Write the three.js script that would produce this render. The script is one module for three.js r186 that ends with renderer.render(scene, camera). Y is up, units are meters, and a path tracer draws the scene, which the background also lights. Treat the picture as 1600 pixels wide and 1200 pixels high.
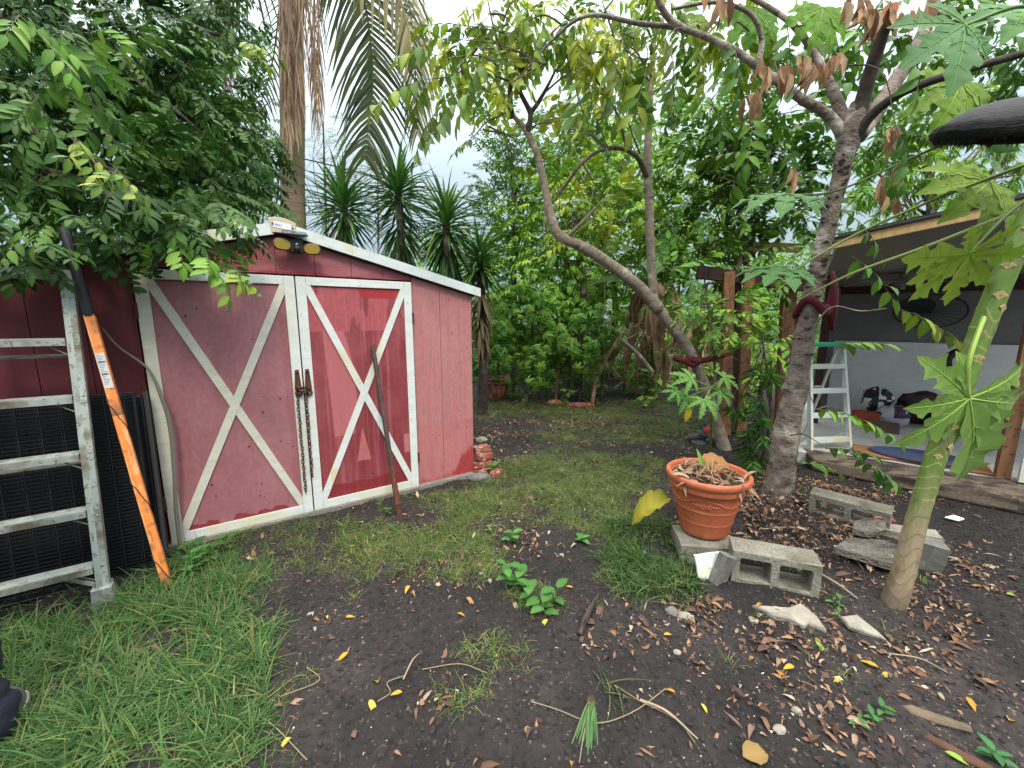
import * as THREE from 'three';
import { mergeGeometries, mergeVertices, toCreasedNormals } from 'three/addons/utils/BufferGeometryUtils.js';
import { RoundedBoxGeometry } from 'three/addons/geometries/RoundedBoxGeometry.js';
import { MarchingCubes } from 'three/addons/objects/MarchingCubes.js';

// ---------------------------------------------------------------- camera, sky, sun, exposure
const scene = new THREE.Scene();
const PITCH = THREE.MathUtils.degToRad(9.26), EYE = 1.5, FOC = 625;      // focal length in pixels of the 1600 x 1200 photograph
const camera = new THREE.PerspectiveCamera(2 * Math.atan(600 / FOC) * 180 / Math.PI, 4 / 3, 0.05, 400);
camera.position.set(0, EYE, 0);
camera.rotation.set(-PITCH, 0, 0);
scene.add(camera);
const renderer = new THREE.WebGLRenderer({ antialias: true });
renderer.toneMapping = THREE.LinearToneMapping;
renderer.toneMappingExposure = 1.36;
renderer.shadowMap.enabled = true;

function rngOf(seed) { let a = seed >>> 0; return () => { a = (a + 0x6D2B79F5) | 0; let t = Math.imul(a ^ (a >>> 15), 1 | a); t = (t + Math.imul(t ^ (t >>> 7), 61 | t)) ^ t; return ((t ^ (t >>> 14)) >>> 0) / 4294967296; }; }
const PERM = (() => { const r = rngOf(77), p = new Float32Array(65536); for (let i = 0; i < 65536; i++) p[i] = r(); return p; })();
const hsh = (i, j) => PERM[((i * 73 + j * 9151) ^ (j << 5)) & 65535];
function vn(x, y) { const i = Math.floor(x), j = Math.floor(y); let u = x - i, v = y - j; u = u * u * (3 - 2 * u); v = v * v * (3 - 2 * v);
  const a = hsh(i, j), b = hsh(i + 1, j), c = hsh(i, j + 1), d = hsh(i + 1, j + 1); return a + (b - a) * u + (c - a) * v + (a - b - c + d) * u * v; }
function fbm(x, y, o = 4) { let s = 0, a = 0.5, t = 0; for (let k = 0; k < o; k++) { s += a * vn(x + k * 17.3, y - k * 9.1); t += a; x *= 2.03; y *= 2.03; a *= 0.5; } return s / t; }
const clamp = (x, a = 0, b = 1) => Math.min(b, Math.max(a, x));
const sstep = (a, b, x) => { const t = clamp((x - a) / (b - a)); return t * t * (3 - 2 * t); };
const lerp = (a, b, t) => a + (b - a) * t;
const V = (x, y, z) => new THREE.Vector3(x, y, z);

{ // overcast sky: brightest overhead, pale blue towards the horizon, soft cloud structure
  const w = 512, h = 256, d = new Float32Array(w * h * 4);
  for (let j = 0; j < h; j++) for (let i = 0; i < w; i++) {
    const el = (j + 0.5) / h * Math.PI - Math.PI / 2, az = i / w * 2 * Math.PI, s = Math.sin(el), k = (j * w + i) * 4;
    let L, c;
    if (s >= 0) {
      L = 0.5 + 0.10 * s + 3.7 * Math.pow(s, 2.4);
      const q = 1 / (0.35 + s), n = fbm(20 + Math.cos(az) * q * 1.1, 20 + Math.sin(az) * q * 1.1, 4);
      L *= 0.97 + 0.06 * n;
      const b = clamp(1 - 1.1 * s) * (0.82 - 0.3 * n);
      c = [1 - 0.56 * b, 1 - 0.2 * b, 1 + 0.04 * b];
    } else { L = 0.3; c = [0.5, 0.5, 0.42]; }
    d[k] = L * c[0]; d[k + 1] = L * c[1]; d[k + 2] = L * c[2]; d[k + 3] = 1;
  }
  const t = new THREE.DataTexture(d, w, h, THREE.RGBAFormat, THREE.FloatType);
  t.mapping = THREE.EquirectangularReflectionMapping; t.magFilter = t.minFilter = THREE.LinearFilter; t.wrapS = THREE.RepeatWrapping; t.needsUpdate = true;
  scene.background = t; scene.environment = t; scene.backgroundIntensity = 1.0; scene.environmentIntensity = 1.0;
}
const sun = new THREE.DirectionalLight(0xfff3e2, 1.5);
sun.position.set(4, 12, 6); sun.target.position.set(0.5, 0, -3); scene.add(sun, sun.target);
sun.castShadow = true; sun.shadow.radius = 22; sun.shadow.mapSize.set(2048, 2048);
Object.assign(sun.shadow.camera, { left: -12, right: 12, top: 12, bottom: -12, near: 0.5, far: 40 });

// ---------------------------------------------------------------- helpers
const FWD = V(0, -Math.sin(PITCH), -Math.cos(PITCH)), UPV = V(0, Math.cos(PITCH), -Math.sin(PITCH));
const ray = (px, py) => FWD.clone().addScaledVector(V(1, 0, 0), (px - 800) / FOC).addScaledVector(UPV, (600 - py) / FOC);
const CAM = V(0, EYE, 0);
const at = (px, py, d) => CAM.clone().addScaledVector(ray(px, py), d);                        // a point seen at a pixel, at a depth
const G = (px, py, h = 0) => { const r = ray(px, py); return CAM.clone().addScaledVector(r, (h - EYE) / r.y); };   // on the level h
const onPlane = (px, py, o, n) => { const r = ray(px, py); return CAM.clone().addScaledVector(r, o.clone().sub(CAM).dot(n) / r.dot(n)); };
const atZ = (px, py, z) => onPlane(px, py, V(0, 0, z), V(0, 0, 1));
const toPx = (p) => { const d = p.clone().sub(CAM), z = d.dot(FWD); return [800 + FOC * d.x / z, 600 - FOC * d.dot(UPV) / z, z]; };

const used = new Map();
function numbered(name) { const k = used.get(name) || 0; used.set(name, k + 1); return k ? `${name}_${String(k).padStart(3, '0')}` : name; }
function mesh(name, geo, mat, parent, kind) { const m = new THREE.Mesh(geo, mat); m.name = name; m.castShadow = m.receiveShadow = true; if (kind) m.userData.kind = kind; if (parent) parent.add(m); return m; }
function thing(name, label, category, pos = [0, 0, 0], ry = 0, group) { const o = new THREE.Group(); o.name = numbered(name); o.position.set(...(pos.isVector3 ? pos.toArray() : pos)); o.rotation.y = ry;
  o.userData = { label, category }; if (group) o.userData.group = group; scene.add(o); return o; }
function single(name, geo, mat, label, category, group) { const m = mesh(numbered(name), geo, mat, scene); m.userData = { label, category }; if (group) m.userData.group = group; return m; }
function struct(name, geo, mat) { const m = mesh(numbered(name), geo, mat, scene, 'structure'); return m; }
function label(o, text) { o.userData.label = text; return o; }

function rbox(w, h, d, x = 0, y = 0, z = 0, r = 0.004) { const g = new RoundedBoxGeometry(w, h, d, 1, Math.min(r, w * 0.3, h * 0.3, d * 0.3)); g.translate(x, y, z); return boxUV(g); }
function boxUV(g) { // uv in metres by dominant normal
  const p = g.attributes.position, n = g.attributes.normal, uv = new Float32Array(p.count * 2);
  for (let i = 0; i < p.count; i++) { const a = Math.abs(n.getX(i)), b = Math.abs(n.getY(i)), c = Math.abs(n.getZ(i));
    if (c >= a && c >= b) { uv[2 * i] = p.getX(i); uv[2 * i + 1] = p.getY(i); } else if (a >= b) { uv[2 * i] = p.getZ(i); uv[2 * i + 1] = p.getY(i); } else { uv[2 * i] = p.getX(i); uv[2 * i + 1] = p.getZ(i); } }
  g.setAttribute('uv', new THREE.BufferAttribute(uv, 2)); return g; }
function beam(a, b, w, t, side, r = 0.004) { // board from a to b, w wide along «side», t thick
  const y = b.clone().sub(a), L = y.length(); y.normalize(); const z = new THREE.Vector3().crossVectors(side, y).normalize(), x = new THREE.Vector3().crossVectors(y, z);
  const g = rbox(w, L, t, 0, L / 2, 0, r); g.applyMatrix4(new THREE.Matrix4().makeBasis(x, y, z).setPosition(a)); return g; }
function prism(pts, t, uvScale = 1) { const s = new THREE.Shape(pts.map((p) => new THREE.Vector2(p[0], p[1]))); const g = new THREE.ExtrudeGeometry(s, { depth: t, bevelEnabled: false }); g.translate(0, 0, -t); return g; }
function spline(pts, n) { return new THREE.CatmullRomCurve3(pts, false, 'centripetal').getPoints(n); }
function tube(pts, radii, seg = 8, o = {}) { // tapered tube along a spline, uv in metres, optional bark relief
  const n = o.n || Math.max(2, (pts.length - 1) * 4), P = pts.length > 2 ? spline(pts, n) : Array.from({ length: n + 1 }, (_, i) => pts[0].clone().lerp(pts[1], i / n));
  const R = Array.isArray(radii) ? (t) => { const x = t * (radii.length - 1), i = Math.min(radii.length - 2, Math.floor(x)); return lerp(radii[i], radii[i + 1], x - i); } : () => radii;
  const pos = [], uv = [], idx = []; let L = 0, N = null; const T = V(0, 0, 0);
  for (let i = 0; i <= n; i++) {
    T.copy(P[Math.min(n, i + 1)]).sub(P[Math.max(0, i - 1)]).normalize();
    if (!N) { N = Math.abs(T.y) < 0.9 ? V(0, 1, 0) : V(1, 0, 0); }
    N.addScaledVector(T, -N.dot(T)).normalize(); const B = new THREE.Vector3().crossVectors(T, N);
    if (i) L += P[i].distanceTo(P[i - 1]);
    const r0 = R(i / n);
    for (let j = 0; j <= seg; j++) { const a = j / seg * Math.PI * 2, jj = j % seg; let r = r0; if (o.bump) r *= 1 + o.bump(jj / seg, L, i / n);
      const c = Math.cos(a) * r, s = Math.sin(a) * r; pos.push(P[i].x + N.x * c + B.x * s, P[i].y + N.y * c + B.y * s, P[i].z + N.z * c + B.z * s); uv.push(j / seg * Math.max(0.1, 6.28 * r0), L); }
  }
  const q = seg + 1; for (let i = 0; i < n; i++) for (let j = 0; j < seg; j++) { const a = i * q + j; idx.push(a, a + 1, a + q, a + 1, a + q + 1, a + q); }
  if (o.cap !== false) for (const [i, f] of [[0, 1], [n, 0]]) { const c = pos.length / 3; pos.push(P[i].x, P[i].y, P[i].z); uv.push(0, 0); for (let j = 0; j < seg; j++) { const a = i * q + j; f ? idx.push(c, a + 1, a) : idx.push(c, a, a + 1); } }
  const g = new THREE.BufferGeometry(); g.setAttribute('position', new THREE.Float32BufferAttribute(pos, 3)); g.setAttribute('uv', new THREE.Float32BufferAttribute(uv, 2)); g.setIndex(idx); g.computeVertexNormals(); return g; }
function merge(list) { const l = list.filter(Boolean).map((g) => { const h = g.index ? g.toNonIndexed() : g.clone(); for (const k of Object.keys(h.attributes)) if (!['position', 'normal', 'uv', ...(g.attributes.color ? ['color'] : [])].includes(k)) h.deleteAttribute(k);
    if (!h.attributes.uv) h.setAttribute('uv', new THREE.Float32BufferAttribute(new Float32Array(h.attributes.position.count * 2), 2)); return h; }); return mergeGeometries(l); }
function moved(g, p, q, s = 1) { const h = g.clone(); h.applyMatrix4(new THREE.Matrix4().compose(p, q || new THREE.Quaternion(), typeof s === 'number' ? V(s, s, s) : s)); return h; }
const eul = (x, y, z) => new THREE.Quaternion().setFromEuler(new THREE.Euler(x, y, z));
function frame(y, z) { // quaternion whose +y is y and +z nearly z
  const Y = y.clone().normalize(), Z = z.clone().addScaledVector(Y, -z.dot(Y)); if (Z.lengthSq() < 1e-6) Z.set(Y.y, Y.z, Y.x).addScaledVector(Y, -Y.dot(V(Y.y, Y.z, Y.x))); Z.normalize();
  const X = new THREE.Vector3().crossVectors(Y, Z); return new THREE.Quaternion().setFromRotationMatrix(new THREE.Matrix4().makeBasis(X, Y, Z)); }
function rough(g, amp, freq, seed = 0) { const h = mergeVertices(g.deleteAttribute('normal') && g, 1e-4), p = h.attributes.position; // uneven broken surface
  for (let i = 0; i < p.count; i++) { const x = p.getX(i), y = p.getY(i), z = p.getZ(i); p.setXYZ(i, x + (fbm(y * freq + seed, z * freq, 3) - 0.5) * amp, y + (fbm(x * freq + seed + 9, z * freq + 5, 3) - 0.5) * amp, z + (fbm(x * freq + 3, y * freq + seed, 3) - 0.5) * amp); }
  return h; }

// textures and materials
function tex(w, h, fn, o = {}) { const d = new Uint8Array(w * h * 4); for (let j = 0; j < h; j++) for (let i = 0; i < w; i++) { const c = fn(i / w, j / h, i, j), k = (j * w + i) * 4; if (typeof c === 'number') d[k] = d[k + 1] = d[k + 2] = clamp(c) * 255; else { d[k] = clamp(c[0], 0, 255); d[k + 1] = clamp(c[1], 0, 255); d[k + 2] = clamp(c[2], 0, 255); } d[k + 3] = 255; }
  const t = new THREE.DataTexture(d, w, h); t.magFilter = THREE.LinearFilter; t.minFilter = THREE.LinearFilter; t.wrapS = t.wrapT = THREE.RepeatWrapping; if (o.repeat) t.repeat.set(...o.repeat); if (!o.data) t.colorSpace = THREE.SRGBColorSpace; t.needsUpdate = true; return t; }
const mix3 = (a, b, t) => [lerp(a[0], b[0], t), lerp(a[1], b[1], t), lerp(a[2], b[2], t)];
const std = (o) => new THREE.MeshStandardMaterial({ roughness: 0.8, ...o });
const lin = (r, g, b) => new THREE.Color().setRGB(r, g, b);
function tileNoise(n, f, oct) { // periodic fbm sampler on [0,1)
  return (u, v) => { const a = u, b = v; const w = (x, y) => fbm(x * f, y * f, oct); const s = sstep(0.85, 1, a), t = sstep(0.85, 1, b); return lerp(lerp(w(a, b), w(a - 1 + 50, b), s), lerp(w(a, b - 1 + 50), w(a - 1 + 50, b - 1 + 50), s), t); }; }
const nA = tileNoise(0, 8, 5), nB = tileNoise(0, 40, 3), nC = tileNoise(0, 3, 3);
const bumpFine = tex(512, 512, (u, v) => 0.55 * fbm(u * 60, v * 60, 4) + 0.45 * fbm(u * 14, v * 14, 3), { data: true });
const bumpGrit = tex(512, 512, (u, v) => { const a = fbm(u * 90, v * 90, 2); return a * 0.7 + 0.3 * fbm(u * 25, v * 25, 2) - (a < 0.32 ? 0.25 : 0); }, { data: true });
const M = {};
M.white = std({ map: tex(512, 512, (u, v) => { const n = fbm(u * 12, v * 40, 4), m = fbm(u * 5 + 9, v * 5, 3); let c = mix3([226, 230, 226], [196, 202, 196], n * 0.7); if (m > 0.62) c = mix3(c, [214, 206, 168], (m - 0.62) * 4); if (fbm(u * 90, v * 60, 2) > 0.83) c = mix3(c, [160, 152, 142], 0.5); return c; }), bumpMap: bumpFine, bumpScale: 0.0015, roughness: 0.62 });
M.cream = std({ map: tex(256, 512, (u, v) => { const n = fbm(u * 8, v * 30, 4); let c = mix3([220, 216, 200], [194, 192, 176], n); if (fbm(u * 70, v * 50, 2) > 0.82) c = mix3(c, [166, 150, 130], 0.4); return c; }), bumpMap: bumpFine, bumpScale: 0.0015, roughness: 0.65 });
function redPaint(base, deep, pale, k) { return tex(512, 1024, (u, v) => { const str = fbm(u * 60 + k, v * 3, 4), m = fbm(u * 4 + k, v * 6, 4), f = fbm(u * 40 + k, v * 70, 3); let c = mix3(base, pale, clamp((m - 0.42) * 2.2) * 0.8); c = mix3(c, deep, clamp((str - 0.55) * 2) * 0.5); c = c.map((x) => x * (0.93 + 0.14 * f)); return c; }); }
// ---------------------------------------------------------------- ground
// shed axes: S(s, h, o) = along the front wall, up, out of the wall
const SA = G(270, 850), SU = G(740, 738).sub(SA).normalize(), SN = V(-SU.z, 0, SU.x);
const S = (s, h, o = 0) => SA.clone().addScaledVector(SU, s).addScaledVector(SN, o).add(V(0, h, 0));
const SHED_RY = Math.atan2(-SU.z, SU.x);
const sOf = (p) => { const d = p.clone().sub(SA); return [d.dot(SU), d.dot(SN)]; };
// patio house axes: K(t, h, m) = along the slab edge, up, into the house
const KA = G(1352, 721, 0.1).setY(0), KV = G(1600, 760, 0.1).setY(0).sub(KA).normalize(), KM = V(KV.z, 0, -KV.x);
const K = (t, h, m = 0) => KA.clone().addScaledVector(KV, t).addScaledVector(KM, m).add(V(0, h, 0));
const KRY = Math.atan2(-KV.z, KV.x);
const kOf = (x, z) => { const dx = x - KA.x, dz = z - KA.z; return [dx * KV.x + dz * KV.z, dx * KM.x + dz * KM.z]; };
const TREE = G(1215, 790);

function gh(x, z) { // height of the soil
  let y = 0.05 * (fbm(x * 0.9 + 11, z * 0.9 + 5, 3) - 0.5) + 0.045 * (fbm(x * 4 + 3, z * 4, 3) - 0.5) + 0.016 * (fbm(x * 17, z * 17, 3) - 0.5);
  const dt = Math.hypot(x - TREE.x - 0.1, z - TREE.z - 0.3); y += 0.07 * Math.exp(-dt * dt / 0.5);
  const s = (x - SA.x) * SU.x + (z - SA.z) * SU.z, o = (x - SA.x) * SN.x + (z - SA.z) * SN.z;
  const d = Math.max(Math.abs(s - 0.8) - 1.55, o, -o - 2.5); y = lerp(Math.min(y, 0) - 0.012, y, sstep(0, 0.35, d));
  const [t, m] = kOf(x, z), k = Math.max(-0.9 - t, -m - 0.5); y = lerp(-0.03, y, sstep(0, 0.3, k));
  const far = Math.hypot(x, z + 4); if (far > 12) y *= 12 / far;
  return y;
}
const onG = (p, up = 0) => V(p.x, gh(p.x, p.z) + up, p.z);
const GG = (px, py, up = 0) => onG(G(px, py), up);

// where grass grows, in photograph pixels of the ground: centre, radii, strength, kind
const GRASS = [
  [120, 1080, 300, 130, 1.3], [60, 1000, 150, 60, 1], [250, 960, 150, 60, 1.1], [330, 900, 130, 50, 1.0], [300, 1040, 130, 90, 1.1], [150, 1160, 250, 80, 1.2], [350, 1000, 90, 90, 0.9], [330, 1150, 60, 60, 0.5],
  [480, 855, 190, 40, 0.85], [600, 855, 140, 46, 1.1], [700, 850, 120, 54, 1.2], [820, 745, 110, 30, 1.2], [910, 790, 110, 40, 1.1], [720, 790, 80, 30, 1.0], [830, 770, 120, 36, 1.1], [940, 760, 90, 44, 1.1], [960, 810, 70, 40, 0.9], [870, 725, 100, 26, 0.9], [980, 725, 60, 26, 0.8],
  [1010, 880, 80, 50, 0.85], [1060, 910, 45, 34, 0.8], [1010, 830, 50, 30, 0.8], [720, 890, 60, 25, 0.7], [880, 800, 50, 24, 0.6],
  [830, 640, 90, 16, 1.0], [930, 650, 110, 20, 0.9], [1000, 630, 90, 18, 1.1], [890, 680, 70, 14, 0.6], [1000, 680, 80, 18, 0.9], [770, 640, 40, 18, 0.9], [1050, 665, 60, 22, 0.8], [960, 610, 60, 14, 0.8],
  [770, 1030, 60, 40, 0.55], [730, 1080, 50, 24, 0.5], [835, 935, 50, 26, 0.45], [560, 900, 30, 14, 0.5],
];
const BARE = [[860, 850, 80, 32], [655, 812, 45, 16], [800, 700, 60, 20], [1010, 705, 80, 10], [420, 1010, 30, 18], [760, 720, 40, 14], [880, 885, 60, 16]];
function grassAt(x, z) {
  const [px, py, dz] = toPx(V(x, 0, z)); if (dz < 0.3) return 0.5;
  let g = 0; for (const [cx, cy, rx, ry, s] of GRASS) { const d = Math.hypot((px - cx) / rx, (py - cy) / ry); g = Math.max(g, s * sstep(1.35, 0.3, d)); }
  for (const [cx, cy, rx, ry] of BARE) { const d = Math.hypot((px - cx) / rx, (py - cy) / ry); g *= sstep(0.5, 1.2, d) * 0.92 + 0.08; }
  g *= 0.2 + 1.25 * sstep(0.32, 0.66, 0.6 * fbm(x * 3.1 + 7, z * 3.1 + 2, 3) + 0.4 * fbm(x * 9 + 7, z * 9 + 2, 2));
  return g;
}
{
  const axis = (a, b, step, far) => { const l = [], out = []; for (let v = a; v <= b + 1e-6; v += step) l.push(v); let s = step, v = a; while (v > -far) { s *= 1.35; v -= s; out.unshift(v); } s = step; v = b; const o2 = []; while (v < far) { s *= 1.35; v += s; o2.push(v); } return [...out, ...l, ...o2]; };
  const X = axis(-3.6, 5.0, 0.026, 90), Z = axis(-7.2, -0.6, 0.026, 90), nx = X.length, nz = Z.length;
  const pos = new Float32Array(nx * nz * 3), uv = new Float32Array(nx * nz * 2), col = new Float32Array(nx * nz * 3), idx = [];
  for (let j = 0; j < nz; j++) for (let i = 0; i < nx; i++) { const k = j * nx + i, x = X[i], z = Z[j]; pos[3 * k] = x; pos[3 * k + 1] = gh(x, z); pos[3 * k + 2] = z; uv[2 * k] = x / 2.4; uv[2 * k + 1] = z / 2.4;
    const g = Math.min(1, grassAt(x, z)), n = fbm(x * 2.2, z * 2.2, 4), w = sstep(0.45, 0.7, fbm(x * 0.8 + 30, z * 0.8 + 8, 3)); const c = lerp(0.62, 1.3, sstep(0.25, 0.75, n)) * lerp(0.75, 1.2, sstep(0.3, 0.7, fbm(x * 0.7 + 60, z * 0.7 + 3, 3))); const dry = w * 0.3;
    col[3 * k] = c * lerp(1, 1.0, g) * (1 + dry); col[3 * k + 1] = c * lerp(1, 1.02, g) * (1 + dry); col[3 * k + 2] = c * lerp(1, 0.78, g) * (1 + dry); }
  for (let j = 0; j < nz - 1; j++) for (let i = 0; i < nx - 1; i++) { const a = j * nx + i; idx.push(a, a + nx, a + 1, a + 1, a + nx, a + nx + 1); }
  const g = new THREE.BufferGeometry(); g.setAttribute('position', new THREE.BufferAttribute(pos, 3)); g.setAttribute('uv', new THREE.BufferAttribute(uv, 2)); g.setAttribute('color', new THREE.BufferAttribute(col, 3)); g.setIndex(idx); g.computeVertexNormals();
  const soilMap = tex(1024, 1024, (u, v) => { const n = fbm(u * 16, v * 16, 4), f = fbm(u * 120, v * 120, 2), q = fbm(u * 220 + 5, v * 220, 1); let c = mix3([23, 20, 19], [42, 36, 34], n); c = c.map((x) => x * (0.72 + 0.56 * f)); if (q > 0.93) c = mix3(c, [120, 104, 92], 0.6); else if (q > 0.86) c = mix3(c, [84, 62, 50], 0.5); if (f < 0.26) c = c.map((x) => x * 0.6); return c; });
  const soilBump = tex(1024, 1024, (u, v) => 0.5 * fbm(u * 40, v * 40, 3) + 0.5 * fbm(u * 150, v * 150, 2), { data: true });
  struct('ground', g, std({ map: soilMap, bumpMap: soilBump, bumpScale: 0.018, vertexColors: true, roughness: 0.93 }));
}

// ---------------------------------------------------------------- shed
const dotsOn = (c, u, v, spots, col) => { for (const [x, y, r] of spots) { const d = Math.hypot((u - x), (v - y) * 2.1); if (d < r) return mix3(c, col, 0.85); } return c; };
const R1 = rngOf(5), spots1 = Array.from({ length: 26 }, () => [R1(), R1(), 0.004 + R1() * 0.009]);
M.doorPink = std({ roughness: 0.6, bumpMap: bumpFine, bumpScale: 0.001, map: (() => { const b = redPaint([158, 102, 108], [144, 88, 94], [168, 116, 120], 3); const d = b.image.data; for (let j = 0; j < 1024; j++) for (let i = 0; i < 512; i++) { const u = i / 512, v = j / 1024, k = (j * 512 + i) * 4; let c = [d[k], d[k + 1], d[k + 2]];
  c = dotsOn(c, u, v, spots1, [112, 32, 36]); const edge = -0.03 + 0.07 * fbm(u * 9, 3, 4) + 0.012 * u; if (v < edge) c = mix3(c, [134, 38, 40], 0.8); if (u > 0.93) c = mix3(c, [150, 80, 78], 0.5 * fbm(u * 30, v * 14, 2)); d[k] = c[0]; d[k + 1] = c[1]; d[k + 2] = c[2]; } return b; })() });
M.doorRed = std({ roughness: 0.7, bumpMap: bumpFine, bumpScale: 0.001, map: tex(512, 1024, (u, v) => { const str = fbm(u * 50, v * 2.4, 4), m = fbm(u * 5, v * 7, 4), f = fbm(u * 40, v * 60, 3); let c = mix3([130, 46, 52], [148, 74, 80], clamp(m * 1.5 - 0.35)); c = mix3(c, [176, 102, 108], clamp((str - 0.52) * 3.2) * 0.75);
  const faded = mix3([188, 112, 114], [176, 96, 100], f); const x1 = 0.10 + 0.10 * (1 - v), x2 = 0.20 + 0.22 * Math.sin(clamp((1 - v) * 1.25) * Math.PI * 0.8); if (v > 0.30 && v < 0.80 && u > x1 && u < x2) c = mix3(c, faded, 0.9);
  if (v > 0.8 && fbm(u * 9, v * 5, 3) > 0.45) c = mix3(c, [186, 96, 100], 0.6);
  if (v > 0.955 && Math.abs(u - 0.72) < 0.22 - (0.985 - v) * 6 * 0.2) c = mix3(c, [164, 40, 44], 0.85);
  const tri = (v - 0.16) / 0.17; if (tri > 0 && tri < 1 && Math.abs(u - 0.46) < 0.075 * (1 - tri)) c = mix3(c, [184, 108, 110], 0.9);
  if (u > 0.93 && v > 0.16 && v < 0.26) c = mix3(c, [192, 124, 124], 0.8);
  if (v < 0.05 + 0.02 * fbm(u * 8, 1, 2)) c = mix3(c, [130, 30, 34], 0.7); return c.map((x) => x * (0.93 + 0.14 * f)); }) });
M.wallPink = std({ roughness: 0.6, bumpMap: bumpFine, bumpScale: 0.001, map: tex(512, 1024, (u, v) => { const str = fbm(u * 46, v * 3, 4), m = fbm(u * 4 + 8, v * 6, 4), f = fbm(u * 40, v * 60, 3); let c = mix3([176, 114, 114], [186, 130, 128], m); c = mix3(c, [176, 92, 94], clamp((str - 0.5) * 2) * 0.6); c = dotsOn(c, u, v, spots1.map((s) => [1 - s[1] * 0.8, s[0], s[2] * 0.8]), [120, 30, 34]);
  if (v < 0.28 + 0.02 * fbm(u * 6, 2, 2)) c = mix3(c, [176, 78, 80], 0.2); const e = 0.02 + 0.16 * sstep(0.45, 1, u) * fbm(u * 7, 4, 3) * 1.4; c = mix3(c, [152, 44, 46], 0.8 * sstep(e + 0.015, e - 0.03, v + 0.02 * (f - 0.5))); return c.map((x) => x * (0.94 + 0.12 * f)); }) });
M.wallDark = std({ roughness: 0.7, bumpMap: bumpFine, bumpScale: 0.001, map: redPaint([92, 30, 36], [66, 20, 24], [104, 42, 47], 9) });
M.gable = std({ roughness: 0.6, bumpMap: bumpFine, bumpScale: 0.001, map: tex(512, 512, (u, v) => { const m = fbm(u * 8, v * 5, 4), f = fbm(u * 60, v * 60, 3); let c = mix3([146, 70, 76], [166, 102, 106], clamp(m * 1.9 - 0.5)); const e = fbm(u * 12, 2, 3); if (v < 0.1 * e * 1.6 && e > 0.45) c = mix3(c, [146, 40, 44], 0.8); return c.map((x) => x * (0.93 + 0.14 * f)); }) });
M.darkGap = std({ color: lin(0.02, 0.012, 0.012) });
M.roofWhite = std({ map: M.white.map, roughness: 0.5, color: lin(0.95, 0.98, 1) });
M.rust = std({ map: tex(256, 256, (u, v) => { const n = fbm(u * 20, v * 20, 4); return mix3([62, 40, 30], [118, 66, 42], n); }), roughness: 0.85, bumpMap: bumpGrit, bumpScale: 0.001 });
M.black = std({ color: lin(0.012, 0.012, 0.014), roughness: 0.5 });
M.concrete = std({ map: tex(1024, 1024, (u, v) => { const n = fbm(u * 12, v * 12, 5), f = fbm(u * 150, v * 150, 2), s = fbm(u * 4 + 4, v * 4, 3); let c = mix3([150, 146, 132], [112, 108, 98], n); if (s > 0.56) c = mix3(c, [92, 88, 72], clamp((s - 0.56) * 5)); c = c.map((x) => x * (0.78 + 0.4 * f)); return c; }), bumpMap: bumpGrit, bumpScale: 0.004, roughness: 0.92 });

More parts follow.
